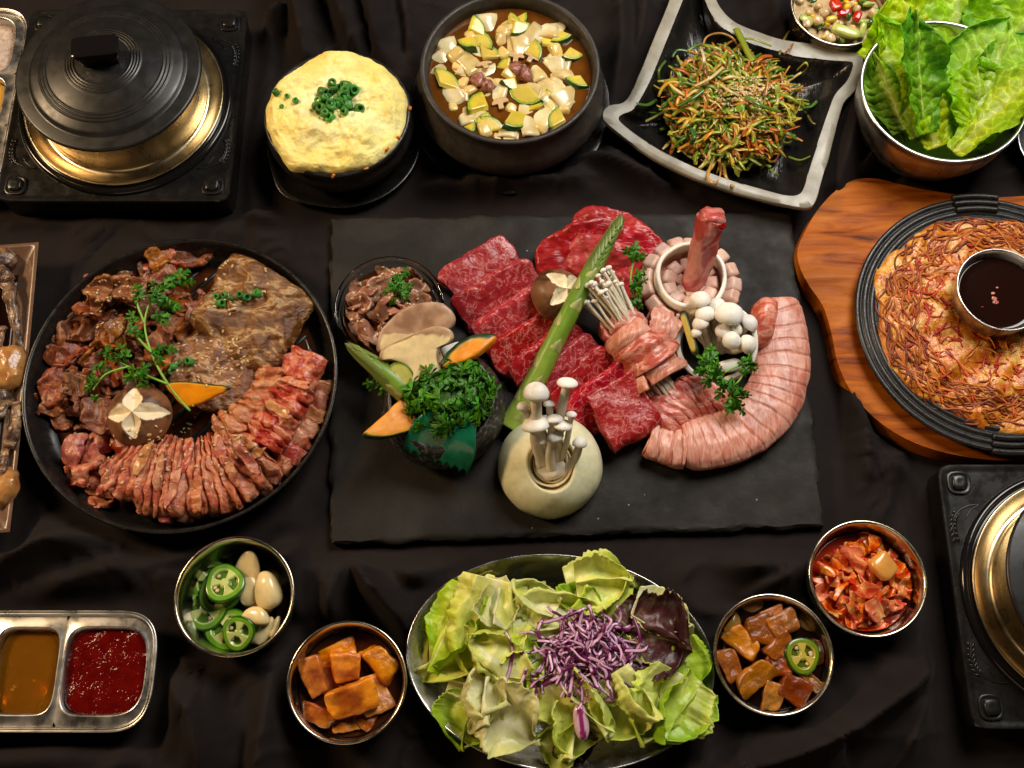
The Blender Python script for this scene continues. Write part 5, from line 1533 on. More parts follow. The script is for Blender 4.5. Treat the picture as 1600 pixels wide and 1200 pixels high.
cutout('king_oyster_slice', 'rear king oyster mushroom slice with brown cap leaning on the glass bowl', KO_B, SL + 5.0, .6, rotm(.35, -.1, 0), 'painted', kocol(.60), 'mushroom', 3)
cutout('king_oyster_slice', 'front pale king oyster mushroom slice above the parsley', KO_F, SL + 5.6, .6, rotm(.30, -.05, 0), 'painted', kocol(.86), 'mushroom', 5)
V, F, rho = pad(np.array([(1.15 * math.cos(t), 1.35 * math.sin(t)) for t in np.arange(24) * 2 * PI / 24]), .45, 60, 10, 8)
col = np.where((rho > .90)[:, None], S(64, 96, 22), np.where((rho > .78)[:, None], S(170, 182, 62), S(206, 206, 112))) * np.ones((len(V), 1))
tag(obj('zucchini_slice', (xf(V, rotm(.35, -.35, .4), 1, W(628, 590, SL + 5.0)), F), 'painted', col=col, sup=True), 'round zucchini slice between asparagus tip and parsley bunch', 'zucchini')
asparagus('thick short asparagus tip poking from the stone bowl', [W(662, 640, SL + 3.2), W(625, 605, SL + 4.4), W(590, 575, SL + 5.0), W(556, 548, SL + 5.3)], 1.0, .90, .62, 8, .10, 34)
pumpkin('orange pumpkin wedge with thin skin jutting from the stone bowl front', [(566, 684), (590, 688), (625, 680), (660, 664), (650, 650), (628, 628), (618, 632), (590, 660)], SL + 4.4, rotm(0.1, .25, 0), .8, 5, 2.6)
pumpkin('green skinned pumpkin wedge behind the parsley bunch', [(776, 528), (745, 526), (715, 540), (690, 568), (698, 578), (730, 568), (755, 552)], SL + 5.2, rotm(-.05, 0, 0), .7, 6, 3.6, .64)
V, F = blob((.9, .5, .5), 4, 5)
tag(obj('radish_chunk', (xf(V, rotm(0, 0, .4), 1, W(706, 548, SL + 4.2)), F), 'onion_white'), 'small white radish chunk between pumpkin wedge and mushroom slice', 'radish')
pb = thing('parsley_bunch', 'thick bunch of curly parsley in the stone bowl', 'parsley', W(700, 625, SL + 4.2))
r_ = np.random.RandomState(77)
cpb = W(702, 622, SL + 4.9)
for k in range(150):
    a, q = r_.uniform(0, 2 * PI), math.sqrt(r_.uniform(0, 1))
    o_ = np.array([math.cos(a) * q * 3.5, math.sin(a) * q * 3.0, 1.7 * math.sqrt(max(0, 1 - q * q * .9)) * r_.uniform(.55, 1.05)])
    nn = np.array([o_[0] * .35, o_[1] * .35 - .1, 1.0]) + r_.normal(0, .45, 3)
    inst('leaf', PARS, cpb + o_, frame_from(nn, o_ + r_.normal(0, .8, 3)), r_.uniform(.7, 1.15), pb)
for k in range(14):
    a = r_.uniform(0, 2 * PI)
    e_ = cpb + np.array([math.cos(a) * 2.6, math.sin(a) * 2.2, .6])
    obj('stem', tube([cpb + [0, 0, -1.5], cpb + np.array([math.cos(a), math.sin(a), .4]), e_], .09, 5, 8), 'parsley_stem', pb)
V, F = lathe([(0, -1.2), (2.9, -1.2), (3.0, 0), (2.0, .8), (0, 1.1)], 32)
obj('dense_core', at((rough(V, .35, .9, 5), F), cpb), 'parsley', pb)
sprig('pale parsley leaf sticking out beside the short asparagus tip', [sp((640, 625, SL + 3.6), (610, 612, SL + 3.6), (585, 602, SL + 3.4))], [(W(a, b, SL + 3.6), W(a + dx, b + dy, SL + 3.6) - W(a, b, SL + 3.6), (0, -.1, 1), s) for a, b, dx, dy, s in [(578, 600, -10, 0, .7), (592, 592, -2, -10, .55), (600, 615, 0, 10, .55)]])
# plastic divider leaf
nu, nv = 34, 25
s, v = np.meshgrid(np.linspace(0, 1, nu), np.linspace(-1, 1, nv), indexing='ij')
zig = 0.16 * np.abs(((v * 4 + 8) % 1) - .5) * 2
p0, p1, p2 = W(742, 640, SL + 5.6), W(700, 660, SL + 6.2), W(682, 714, SL + 3.6)
ctr = (1 - s)[..., None] ** 2 * p0 + 2 * (s * (1 - s))[..., None] * p1 + (s ** 2)[..., None] * p2
dirv = np.gradient(ctr, axis=0); dirv /= np.linalg.norm(dirv, axis=2)[..., None]
latv = np.cross(dirv, np.array([0, -.4, 1.0])); latv /= np.linalg.norm(latv, axis=2)[..., None]
wid = 0.7 + 2.1 * np.sin(np.clip(s, 0, 1) * PI * .60)
G_ = ctr + latv * (v * wid)[..., None] + dirv * (zig * (s ** 4) * 6)[..., None] * .7
G_[..., 2] += .22 * np.abs(np.sin(v * 2.2)) - .3 * v * v
tag(obj('plastic_leaf', sheet(G_, .05), 'plastic_leaf'), 'shiny green plastic divider leaf with zigzag edge over the bowl rim', 'divider')
# a few flecks of pepper and salt on the slate and meat
# ------------------------------------------------------------------ steamed egg in a black pot
ez = 6.3
ce = W(524, 165, ez); ce[2] = 0
Re = 113 * cmpp(524, 178, ez)
up_ = thing('pot_stand', 'black plastic pot stand with lobed rim under the egg pot', 'stand', ce)
t = np.arange(120) * 2 * PI / 120
lob = 1 + .10 * np.exp(-((np.angle(np.exp(1j * (t - math.radians(228)))) / .30) ** 2)) + .10 * np.exp(-((np.angle(np.exp(1j * (t - math.radians(48)))) / .30) ** 2))
rg = []
for k, z in ((0.93, 0.0), (1.0, .15), (1.09, .75), (1.13, .95), (1.12, 1.02), (1.07, .95), (1.02, .70), (.95, .55), (.6, .55)):
    l2 = 1 + (lob - 1) * min(1, max(0, (k - .9) / .2))
    rg.append(np.c_[Re * k * l2 * np.cos(t), Re * k * l2 * np.sin(t), np.full(120, z)] + np.array([ce[0], ce[1], 0]))
obj('tray', rings_mesh(rg), 'black_plastic', up_, sup=True)
cpot = np.array([ce[0], ce[1], .56])
V, F = lathe([(0, 0), (Re * .70, 0), (Re * .82, .3), (Re * .99, 1.7), (Re * 1.05, 2.8), (Re * 1.03, 3.4), (Re * 1.0, 3.7), (Re * 1.02, 4.0), (Re * 1.03, 4.6), (Re * 1.01, 4.75), (Re * .96, 4.7), (Re * .94, 4.2), (Re * .9, 2.0), (0, 1.0)], 90)
tag(obj('egg_pot', at((V, F), cpot), 'cast_iron', sup=True), 'black earthen pot overflowing with yellow steamed egg', 'pot')
n, m = 150, 46
th_ = np.arange(n) * 2 * PI / n
oe = np.c_[np.cos(th_), np.sin(th_)] * (Re * (0.985 + .035 * fbm(np.c_[np.cos(th_) * 1.6, np.sin(th_) * 1.6, th_ * 0], 5, 3) + .07 * np.exp(-((np.angle(np.exp(1j * (th_ - math.radians(238)))) / .22) ** 2))))[:, None]
V, F, rho = pad(oe, 1.5, n, m, 3.0, 1.0, resample=False, c=(0, 0), flare=.86)
q = np.c_[V[:, :2] * .45, np.zeros(len(V))]
bmp = fbm(q, 12, 4)
topm = np.clip(V[:, 2] / 1.5, 0, 1)
V[:, 2] += topm * (.42 * bmp + .26 * np.abs(fbm(q * 2.4, 3, 3)) + .16 * np.abs(fbm(q * 6, 13, 2))) - .30 * topm * np.exp(-(rho / .35) ** 2)
V = rough(V, (.10, .10, .05), .9, 4, 3)
col = np.ones((len(V), 3)) * np.array([1.0, 1.0, 1.0])
nz = fbm(q * 1.1 + 7, 22, 3)
col = col * (1 - .10 * np.clip(nz, 0, 1)[:, None] * np.array([0.2, .7, 1.2]))
pale = np.exp(-((rho - .33) / .22) ** 2)[:, None]
col = col * (1 - pale) + pale * np.array([1.08, 1.18, 1.9])
brown = (np.exp(-(((V[:, 0] + .3) / 1.0) ** 2 + ((V[:, 1] + 2.5) / .6) ** 2)) + .8 * np.exp(-(((V[:, 0] - .3) / 1.8) ** 2 + ((V[:, 1] - 3.4) / .5) ** 2)))[:, None] * np.clip(.5 + nz, 0, 1)[:, None]
col = col * (1 - .55 * brown * np.array([.35, .75, 1.0]))
tag(obj('steamed_egg', (V + np.array([ce[0], ce[1], 5.0]), F), 'egg', col=col, sup=True), 'fluffy yellow steamed egg domed over the black pot rim', 'egg dish')
sc_ = scatter_px(44, 527, 160, 38, 28, 8, pw=.8)
scallion('chopped green scallion ring heaped on the steamed egg', 'chopped scallions on the egg', [(p + nn * (.0 if k < 14 else .3), nn) for k, (p, nn) in enumerate(sc_)], 1.15, 12, .8)
scallion('stray green scallion piece near the rim of the steamed egg', 'stray scallions on the egg', [hit(a, b) for a, b in [(432, 146), (440, 168), (450, 150), (462, 158)]], .9, 13, .5)
V, F = blob((.22, .12, .14), 3, 4)
for k, (a, b) in enumerate([(622, 215), (605, 232), (572, 262), (521, 275), (640, 170)]):
    p, nn = hit(a, b)
    tag(obj('egg_crumb', (xf(rough(V, .05, 2, k), frame_from(nn, (1, k, 0)), 1, p + nn * .06), F), 'pancake'), 'tiny browned egg crumb stuck on the black pot side', 'crumb', 'egg crumbs on the pot')

# ------------------------------------------------------------------ soybean soup pot
sz_ = 6.6
cs2 = W(797, 103, sz_); cs2[2] = 0
Rq = 141 * cmpp(797, 103, sz_)
V, F = lathe([(Rq * .98, .05), (Rq * 1.10, .1), (Rq * 1.17, .5), (Rq * 1.19, .8), (Rq * 1.16, .9), (Rq * 1.08, .65), (Rq * .9, .45), (0, .45), (0, .1), (Rq * .98, .05)], 90)
tag(obj('pot_saucer', at((V, F), cs2), 'black_plastic', sup=True), 'black round saucer under the soup pot', 'saucer')
V, F = lathe([(0, 0), (Rq * .72, 0), (Rq * .9, .5), (Rq * 1.06, 1.8), (Rq * 1.09, 2.7), (Rq * 1.04, 3.6), (Rq * .97, 4.4), (Rq * .955, 4.9), (Rq * .985, 5.6), (Rq * 1.0, 6.0), (Rq * .995, 6.15), (Rq * .97, 6.2), (Rq * .94, 6.1), (Rq * .925, 5.5), (Rq * .91, 4.5), (Rq * .95, 3.0), (Rq * .8, 1.2), (0, .7)], 110)
cs3 = cs2 + np.array([0, 0, .46])
tag(obj('soup_pot', at((V, F), cs3), 'earthenware', sup=True), 'dark brown earthen pot of soup with thick rounded rim', 'pot')
BL = 5.25
pool('soup_broth', 'clear amber broth in the earthen pot', cs3, Rq * .92, BL, 'broth', 'soup', amp=.03)


def zuc_wedge(r, h, full=.5, seed=1):
    """part of a zucchini disc: green skin on the arc"""
    a0, a1 = 0.0, full * PI
    pts = [(r * math.cos(a), r * math.sin(a)) for a in np.linspace(a0, a1, 18)]
    inner = [(0.08 * r, 0.08 * r), ] if full < .75 else [(-.3 * r, .02), (0, .02), (.3 * r, .02)]
    ol2 = np.array(pts + inner[:1] if full < .75 else pts)
    c = ol2.mean(0)
    o2 = []
    k2 = len(ol2)
    for k in range(k2):
        a, b = ol2[k], ol2[(k + 1) % k2]
        for f in np.linspace(0, 1, 4, endpoint=False):
            o2.append(a + (b - a) * f)
    o2 = np.array(o2)
    V, F, rho = pad(o2, h, 0, 8, 10, 0, resample=False, flare=1.0)
    rr = np.linalg.norm(V[:, :2], axis=1) / r
    col = np.where((rr > .955)[:, None], S(40, 74, 18), np.where((rr > .86)[:, None], S(150, 172, 60), S(214, 190, 74))) * np.ones((len(V), 1))
    col = col * (1 + .08 * fbm(V * 2.5, seed, 2))[:, None]
    V = V - np.array([c[0], c[1], h / 2])
    return V, F, col


ZM = [mesh_only('zucchini_piece', zuc_wedge(r, h, f, k)[:2], 'wet_painted', zuc_wedge(r, h, f, k)[2]) for k, (r, h, f) in enumerate([(1.9, .55, .5), (1.7, .7, .5), (2.0, .5, .62), (1.6, .8, .45)])]


def onion_piece(a, b, bend, seed):
    u, v = np.meshgrid(np.linspace(-1, 1, 9), np.linspace(-1, 1, 9), indexing='ij')
    x = u * a * (1 + .12 * v); y = v * b * (1 - .1 * u)
    z = -bend * (u * u) - .3 * bend * v * v
    V, F = sheet(np.stack([x, y, z], -1), .32)
    V = rough(V, .05, 1.2, seed)
    t = .5 + .5 * fbm(V * 1.5, seed, 2)[:, None]
    return V, F, np.array(S(206, 176, 108)) * (1 - t) + np.array(S(234, 222, 176)) * t


OM = []
for k, (a, b, bd) in enumerate([(.85, .75, .25), (.7, .85, .3), (1.0, .65, .2), (.75, .6, .3)]):
    V, F, c = onion_piece(a, b, bd, k)
    OM.append(mesh_only('onion_piece', (V, F), 'wet_painted', c))
PM = []
for k in range(3):
    V, F = blob((.65, .5, .5), 5, 5)
    PM.append(mesh_only('radish_cube', (rough(V, .08, 1, k), F), 'wet_painted', np.tile(np.array(S(228, 196, 120)), (len(V), 1))))


def mush_slice(seed):
    ol2 = np.array([(-.95, .15), (-.7, .62), (0, .85), (.7, .62), (.95, .15), (.6, .05), (.28, .0), (.24, -.6), (-.24, -.6), (-.28, .0), (-.6, .05)])
    V, F, rho = pad(ol2, .2, 66, 6, 8, flare=1.0)
    col = np.where(((rho > .88) & (V[:, 1] > .1))[:, None], S(120, 84, 56), S(206, 172, 124)) * np.ones((len(V), 1))
    return V - np.array([0, .1, .1]), F, col


V, F, c = mush_slice(1)
MM = mesh_only('mushroom_slice', (V, F), 'wet_painted', c)
r_ = np.random.RandomState(101)
spots, tries = [], 0
FIX = {  # hand-placed pieces of the photograph: kind, photo point
    'z': [(768, 78, 0), (738, 160, 0), (905, 135, 1), (703, 122, 2), (815, 50, 1), (771, 190, 0), (818, 158, 2), (843, 80, 3), (758, 60, 2), (728, 75, 3), (815, 195, 2), (900, 92, 1), (880, 65, 3), (795, 138, 3), (838, 160, 3), (750, 42, 1), (862, 185, 0)],
    'm': [(757, 104), (806, 92), (782, 164), (830, 92)],
    'b': [(812, 108), (820, 118), (760, 135), (745, 128)],
}
def inside(p):
    d = p[:2] - cs2[:2]; k = min(1.0, Rq * .74 / max(np.linalg.norm(d), 1e-6))
    return np.array([cs2[0] + d[0] * k, cs2[1] + d[1] * k, p[2]])


for a, b, k in FIX['z']:
    p = inside(W(a, b, BL))
    spots.append((p, .95))
    o = inst('zucchini_piece', ZM[k], p + [0, 0, .04], rotm(r_.uniform(-.35, .35), r_.uniform(-.35, .35), r_.uniform(0, 6.3)), r_.uniform(.9, 1.15))
    tag(o, 'green skinned zucchini wedge floating in the amber soup', 'zucchini', 'zucchini wedges in the soup')
for a, b in FIX['m']:
    p = inside(W(a, b, BL)); spots.append((p, .8))
    tag(inst('mushroom_slice', MM, p + [0, 0, .25], rotm(r_.uniform(-.5, .1), r_.uniform(-.3, .3), r_.uniform(-.6, .6)), .85), 'brown edged mushroom slice floating in the soup', 'mushroom', 'mushroom slices in the soup')
for k, (a, b) in enumerate(FIX['b']):
    p = inside(W(a, b, BL)); spots.append((p, .7))
    V, F = blob((.75, .55, .45), 3, 7)
    tag(obj('beef_chunk', (xf(rough(V, .26, 1.3, k, 3), rotm(.2, .2, k * 1.3), 1, p + np.array([0, 0, .05])), F), 'soup_meat', sup=False), 'reddish beef chunk among the vegetables in the soup', 'meat', 'beef chunks in the soup')
cnt = 0
while cnt < 70 and tries < 6000:
    tries += 1
    a, q = r_.uniform(0, 2 * PI), math.sqrt(r_.uniform(0, 1)) * Rq * .765
    p = np.array([cs2[0] + q * math.cos(a), cs2[1] + q * math.sin(a), BL])
    if any(np.linalg.norm(p - s0) < (.62 * rs + .50) for s0, rs in spots):
        continue
    spots.append((p, .55)); cnt += 1
    R = rotm(r_.uniform(-.4, .4), r_.uniform(-.4, .4), r_.uniform(0, 6.3))
    if r_.rand() < .22:
        tag(inst('zucchini_piece', ZM[r_.randint(4)], p + [0, 0, r_.uniform(-.05, .1)], R, r_.uniform(.65, .9)), 'green skinned zucchini wedge floating in the amber soup', 'zucchini', 'zucchini wedges in the soup')
    elif r_.rand() < .72:
        tag(inst('onion_piece', OM[r_.randint(4)], p + [0, 0, r_.uniform(-.26, -.04)], R, r_.uniform(1.25, 1.7)), 'pale translucent onion square floating in the soup', 'onion', 'onion squares in the soup')
    else:
        tag(inst('radish_cube', PM[r_.randint(3)], p + [0, 0, r_.uniform(-.42, -.1)], R, r_.uniform(.9, 1.25)), 'small yellowish radish cube floating in the soup', 'radish', 'radish cubes in the soup')

# ------------------------------------------------------------------ square plate with scallion salad
pz = 3.0
OUT = [(1062, -40), (1042, 10), (1020, 62), (1000, 112), (986, 145), (972, 160), (950, 165), (941, 178), (950, 194), (985, 222), (1030, 252), (1080, 276), (1130, 294), (1180, 308), (1230, 321), (1262, 325), (1274, 316), (1284, 284), (1297, 238), (1310, 190), (1320, 160), (1336, 142), (1346, 120), (1350, 84), (1344, 70), (1300, 70), (1240, 64), (1190, 50), (1150, 34), (1128, 14), (1115, -10), (1108, -40)]
INN = [(1082, -34), (1063, 12), (1042, 64), (1020, 118), (1004, 150), (990, 170), (972, 178), (968, 186), (980, 198), (1004, 216), (1042, 240), (1088, 262), (1134, 278), (1182, 292), (1224, 304), (1246, 304), (1256, 292), (1264, 262), (1277, 222), (1292, 178), (1304, 148), (1320, 130), (1328, 116), (1332, 100), (1324, 96), (1290, 94), (1234, 86), (1180, 70), (1136, 48), (1114, 26), (1100, -4), (1094, -34)]
# lift of the rim differs round the plate: corners turn up
po = catmull(WL(OUT, pz)[:, :2], 192, True)
pi_ = catmull(WL(INN, pz)[:, :2], 192, True)
cpl = W(1140, 170, 1.0)[:2]
jg = fbm(np.c_[po * .5, np.zeros(192)], 3, 3)[:, None]
mk = lambda P, z: np.c_[P, np.full(len(P), z)]
out_d = (po - cpl); out_d /= np.linalg.norm(out_d, axis=1)[:, None]
rg = [mk(cpl + (po - cpl) * .80, 0.0), mk(cpl + (po - cpl) * .86, .15), mk(po - out_d * .30, pz - .75), mk(po - out_d * .02 + jg * .06 * out_d, pz - .45), mk(po + jg * .05 * out_d, pz - .10), mk(po - out_d * .08, pz), mk((po + pi_) / 2, pz + .05), mk(pi_ + out_d * .05, pz)]
V, F = rings_mesh(rg, True, False)
V[:, 2] += .10 * fbm(np.c_[V[:, :2] * .25, V[:, 2:] * 0], 6, 2) * (V[:, 2] > 2)
pl = thing('square_plate', 'square black plate with rough grey rim under the scallion salad', 'plate', (cpl[0], cpl[1], 0))
obj('rim', (V, F), 'plate_glaze', pl, sup=True, sharp=50)
rg = [mk(pi_ + out_d * .10, pz - .06), mk(pi_ - out_d * .05, pz - .12), mk(cpl + (pi_ - cpl) * .95, pz - .7), mk(cpl + (pi_ - cpl) * .88, pz - 1.5), mk(cpl + (pi_ - cpl) * .78, pz - 2.0)] + [mk(cpl + (pi_ - cpl) * s, pz - 2.2) for s in (.65, .5, .35, .2, .08)]
V, F = rings_mesh(rg, False, True)
V[:, 2] += .12 * fbm(np.c_[V[:, :2] * np.array([.9, .35]), V[:, 2:] * 0], 16, 3)
obj('well', (V, F), 'plate_black', pl, sup=True)
# the salad: a heap of shreds nobody could count, and the long shreds on top of it
cs4 = W(1140, 175, 1.8)
n, m = 80, 14
th_ = np.arange(n) * 2 * PI / n
V, F, rho = pad(np.c_[np.cos(th_) * 5.9, np.sin(th_) * 6.1] * (1 + .09 * fbm(np.c_[np.cos(th_) * 2, np.sin(th_) * 2, th_ * 0], 4, 2))[:, None], 2.9, n, m, 2.0, 0, resample=False, c=(0, 0))
V = rough(V, .35, .9, 8, 3) + np.array([cs4[0], cs4[1], 1.0])
core = (V, F)
MOUND = [BVHTree.FromPolygons(V.tolist(), F)]
PALC = [S(128, 146, 34), S(170, 176, 56), S(82, 118, 28), S(200, 164, 48), S(214, 140, 44), S(198, 104, 32), S(222, 194, 116), S(164, 96, 34), S(112, 140, 36), S(204, 172, 64), S(150, 160, 50)]
r_ = np.random.RandomState(55)
parts, cols = [core], [np.tile(np.array(S(96, 66, 22)), (len(V), 1))]
for k in range(560):
    a, q = r_.uniform(0, 2 * PI), math.sqrt(r_.uniform(0, 1)) * 5.6
    x, y = cs4[0] + q * math.cos(a), cs4[1] + q * math.sin(a)
    z, _n = down(x, y, 1.2, MOUND)
    v, f = strand((x, y, z + r_.uniform(.05, .55)), 3000 + k, r_.uniform(2.0, 4.6), r_.uniform(.08, .24), 12, r_.uniform(.1, .7), .8, r_.choice([.14, .22, .4]), 5)
    parts.append((v, f)); cols.append(np.tile(np.array(PALC[r_.randint(len(PALC))]) * r_.uniform(.7, 1.25), (len(v), 1)))
for k in range(220):
    a, q = r_.uniform(0, 2 * PI), math.sqrt(r_.uniform(0, 1)) * 5.8
    x, y = cs4[0] + q * math.cos(a), cs4[1] + q * math.sin(a)
    z, _n = down(x, y, 1.2, MOUND)
    v, f = crumple(r_.uniform(.4, 1.0), r_.uniform(.2, .42), 5000 + k, .16, 3, .05, 10, 6)
    v = xf(v, rotm(r_.uniform(-.7, .7), r_.uniform(-.7, .7), r_.uniform(0, 6)), 1, (x, y, z + r_.uniform(.1, .5)))
    parts.append((v, f)); cols.append(np.tile(np.array(PALC[r_.randint(len(PALC))]) * r_.uniform(.8, 1.3), (len(v), 1)))
V, F = join(parts)
o = obj('shredded_salad', (V, F), 'strands', col=np.concatenate(cols), sup=True)
o['kind'] = 'stuff'; o['label'] = 'heap of spicy shredded scallion salad on the square plate'
LONG = [([(1098, 75), (1104, 58), (1125, 52), (1145, 60), (1158, 80)], S(196, 150, 84), .10), ([(1085, 135), (1110, 122), (1130, 105)], S(224, 200, 140), .16), ([(1098, 108), (1100, 92), (1096, 76)], S(232, 222, 190), .15), ([(1125, 132), (1140, 142), (1155, 150)], S(220, 196, 130), .15),
        ([(1160, 60), (1180, 62), (1205, 72)], S(150, 160, 60), .12), ([(1218, 85), (1225, 62), (1234, 48)], S(120, 110, 40), .12), ([(1225, 85), (1236, 72), (1242, 64)], S(176, 110, 60), .09), ([(1245, 110), (1258, 98), (1262, 105), (1252, 115)], S(190, 180, 60), .11), ([(1255, 168), (1268, 166), (1276, 158)], S(90, 130, 44), .16),
        ([(995, 162), (1012, 164), (1026, 156)], S(74, 112, 40), .17), ([(1008, 190), (1028, 180), (1045, 170)], S(150, 150, 70), .13), ([(1112, 255), (1106, 278), (1118, 286), (1126, 272), (1124, 250)], S(206, 150, 74), .13), ([(1130, 255), (1135, 278), (1146, 292)], S(190, 150, 60), .16), ([(1200, 262), (1210, 270), (1216, 274)], S(110, 130, 40), .13), ([(1232, 245), (1250, 250), (1266, 244)], S(120, 140, 50), .13),
        ([(1150, 45), (1158, 60), (1170, 85), (1178, 95)], S(140, 150, 40), .32), ([(1050, 90), (1060, 78), (1085, 84), (1090, 95)], S(70, 110, 40), .14), ([(1030, 130), (1030, 110), (1040, 95)], S(86, 116, 40), .13), ([(1070, 82), (1095, 70), (1115, 90)], S(100, 132, 44), .16), ([(1190, 100), (1200, 120), (1196, 150)], S(176, 120, 40), .12), ([(1230, 140), (1250, 138), (1270, 137)], S(180, 130, 70), .09), ([(1262, 180), (1268, 190), (1274, 194)], S(120, 100, 40), .12), ([(1060, 165), (1080, 155), (1100, 140)], S(70, 110, 30), .2), ([(1165, 150), (1190, 165), (1220, 175)], S(96, 130, 40), .18), ([(1080, 200), (1085, 215), (1080, 225)], S(60, 110, 50), .2)]
for k, (pts, c_, r0) in enumerate(LONG):
    P = []
    for i, (a, b) in enumerate(pts):
        h_, nn_ = hit(a, b)
        P.append(W(a, b, max(h_[2] + .25, 1.6) + (.5 if 0 < i < len(pts) - 1 else .1)))
    V, F = tube(P, r0, 6, 16, flat=.4)
    tag(obj('scallion_shred', (V, F), 'strands', col=np.tile(np.array(c_), (len(V), 1))), 'long loose shred curling out of the scallion salad heap', 'scallion', 'long shreds of the scallion salad')
seeds('sesame_seeds', 'pale sesame seeds clustered on top of the scallion salad', scatter_px(150, 1165, 145, 48, 26, 4, pw=.8) + scatter_px(30, 1150, 160, 90, 60, 9))

# ------------------------------------------------------------------ small bowl of grain salad
_, cgr, Rgr, rin = bowl('grain_bowl', 'small steel bowl of mixed grain and vegetable salad by the lettuce', 1312, 8, 76, 4.0, 'gold_steel')
pool('grain_salad', 'beige grain crumble base in the small steel bowl', cgr, rin(3.0) - .05, 3.0, 'grain', 'salad', amp=.25)
r_ = np.random.RandomState(66)
KINDS = [('corn_kernel', 'yellow corn kernel in the grain salad', 'corn', S(236, 190, 50), (.32, .26, .24), 2.6, 9), ('pepper_piece', 'red pepper piece in the grain salad', 'pepper', S(190, 28, 18), (.5, .4, .2), 5, 5), ('pea', 'green edamame bean in the grain salad', 'bean', S(120, 150, 40), (.42, .34, .3), 2, 10), ('cucumber_piece', 'pale green cucumber piece in the grain salad', 'cucumber', S(176, 186, 100), (.8, .35, .3), 3, 7), ('tofu_crumb', 'beige tofu crumb in the grain salad', 'tofu', S(206, 178, 130), (.42, .36, .3), 3, 26), ('herb_bit', 'dark green herb bit in the grain salad', 'herb', S(40, 84, 24), (.36, .25, .12), 2.4, 14)]
for nm, lb, ct, c_, s_, p_, n_ in KINDS:
    V, F = blob(s_, p_, 5)
    V = rough(V, .07, 1.5, len(nm), 2)
    me = mesh_only(nm, (V, F), 'wet_painted', np.tile(np.array(c_), (len(V), 1)))
    for k in range(n_):
        a, q = r_.uniform(0, 2 * PI), math.sqrt(r_.uniform(0, 1)) * (rin(3.2) - .5)
        x, y = cgr[0] + q * math.cos(a), cgr[1] + q * math.sin(a)
        tag(inst(nm, me, (x, y, 3.15 + r_.uniform(0, .35) + .35 * (1 - (q / Rgr) ** 2)), rotm(*r_.uniform(-.5, .5, 2), r_.uniform(0, 6)), r_.uniform(.8, 1.2)), lb, ct, nm.replace('_', ' ') + ' bits in the grain bowl')
for k, (nm, lb, ct, c_, s_, p_, a, b, rz) in enumerate([('cucumber_piece', 'long pale cucumber stick at the front of the grain bowl', 'cucumber', S(190, 196, 110), (1.35, .5, .4), 3, 1322, 50, -.35), ('pepper_piece', 'largest red pepper square in the grain bowl', 'pepper', S(196, 30, 20), (.5, .6, .3), 5, 1306, 8, .3), ('corn_kernel', 'bright corn kernel above the cucumber stick', 'corn', S(240, 196, 40), (.5, .3, .3), 3, 1300, 30, .2)]):
    V, F = blob(s_, p_, 6)
    tag(obj(nm, (xf(rough(V, .06, 1, k), rotm(0, 0, rz), 1, W(a, b, 4.0)), F), 'wet_painted', col=np.tile(np.array(c_), (len(V), 1))), lb, ct)

# ------------------------------------------------------------------ lettuce bowl
_, cl, Rl, rin = bowl('lettuce_bowl', 'deep steel bowl holding tall romaine lettuce leaves', 1476, 140, 130, 6.8, 'brushed_steel', foot=.62)
GR = (S(220, 232, 140), S(196, 222, 40), S(140, 204, 20))
GD = (S(216, 230, 130), S(164, 206, 34), S(98, 168, 20))
GY = (S(220, 224, 120), S(212, 220, 52), S(166, 208, 26))
LEAVES = [  # base photo point + z, tip photo point + z, half width, normal, colours, cup, label
    ((1505, 140, 4.0), (1492, -70, 8.5), 5.4, (.0, -.4, .9), GR, .10, 'tall back lettuce leaf with broad white rib, topmost in the bowl'),
    ((1555, 150, 4.0), (1622, -40, 8.0), 4.8, (-.2, -.4, .9), GD, .12, 'dark veined lettuce leaf at the back beside the picture edge'),
    ((1450, 150, 4.0), (1408, -22, 8.5), 4.6, (.15, -.4, .9), GY, -.10, 'bright yellow green lettuce leaf at the back, by the grain bowl'),
    ((1432, 215, 4.6), (1372, 40, 9.0), 3.0, (-.45, -.4, .8), GR, -.35, 'outermost lettuce leaf curling over the rim by the grain bowl'),
    ((1446, 210, 4.6), (1414, 30, 10.0), 2.1, (.35, -.5, .7), GD, .6, 'narrow folded dark lettuce leaf standing in the bowl'),
    ((1500, 230, 3.8), (1580, 34, 9.5), 4.6, (-.25, -.3, .9), GR, .08, 'big front lettuce leaf with rib slanting up to its pointed tip'),
    ((1466, 230, 3.8), (1440, 82, 8.8), 3.3, (.05, -.4, .9), GY, -.22, 'short front lettuce leaf with pale rib'),
    ((1492, 240, 4.6), (1620, 92, 8.8), 2.6, (-.5, .1, .85), GY, .35, 'frilly lettuce leaf lying against the near rim'),
    ((1560, 200, 4.2), (1612, 50, 8.0), 3.2, (-.2, -.4, .9), GD, .15, 'lettuce leaf half hidden behind the frilly one'),
    ((1410, 205, 4.6), (1366, 90, 7.6), 2.0, (-.3, -.4, .8), GR, -.3, 'small lettuce leaf inside the rim next to the square plate'),
    ((1530, 225, 4.4), (1540, 95, 8.0), 3.0, (.0, -.3, .9), GR, .1, 'lettuce leaf filling the middle of the bowl under the big one'),
]
for k, (b_, t_, w_, nn, cc, cup, lb) in enumerate(LEAVES):
    VF, col = leafy(W(*b_), W(*t_), w_, nn, cc, 200 + k, cup=cup, ruf=.50, wide=.64, neck=.36, ribw=.08, puck=.26, rf=8, fold=.35, ff=1.3, veins=9, tipcut=.86, jag=.07)
    tag(obj('lettuce_leaf', VF, 'leaf', col=col, sup=True), lb, 'lettuce')

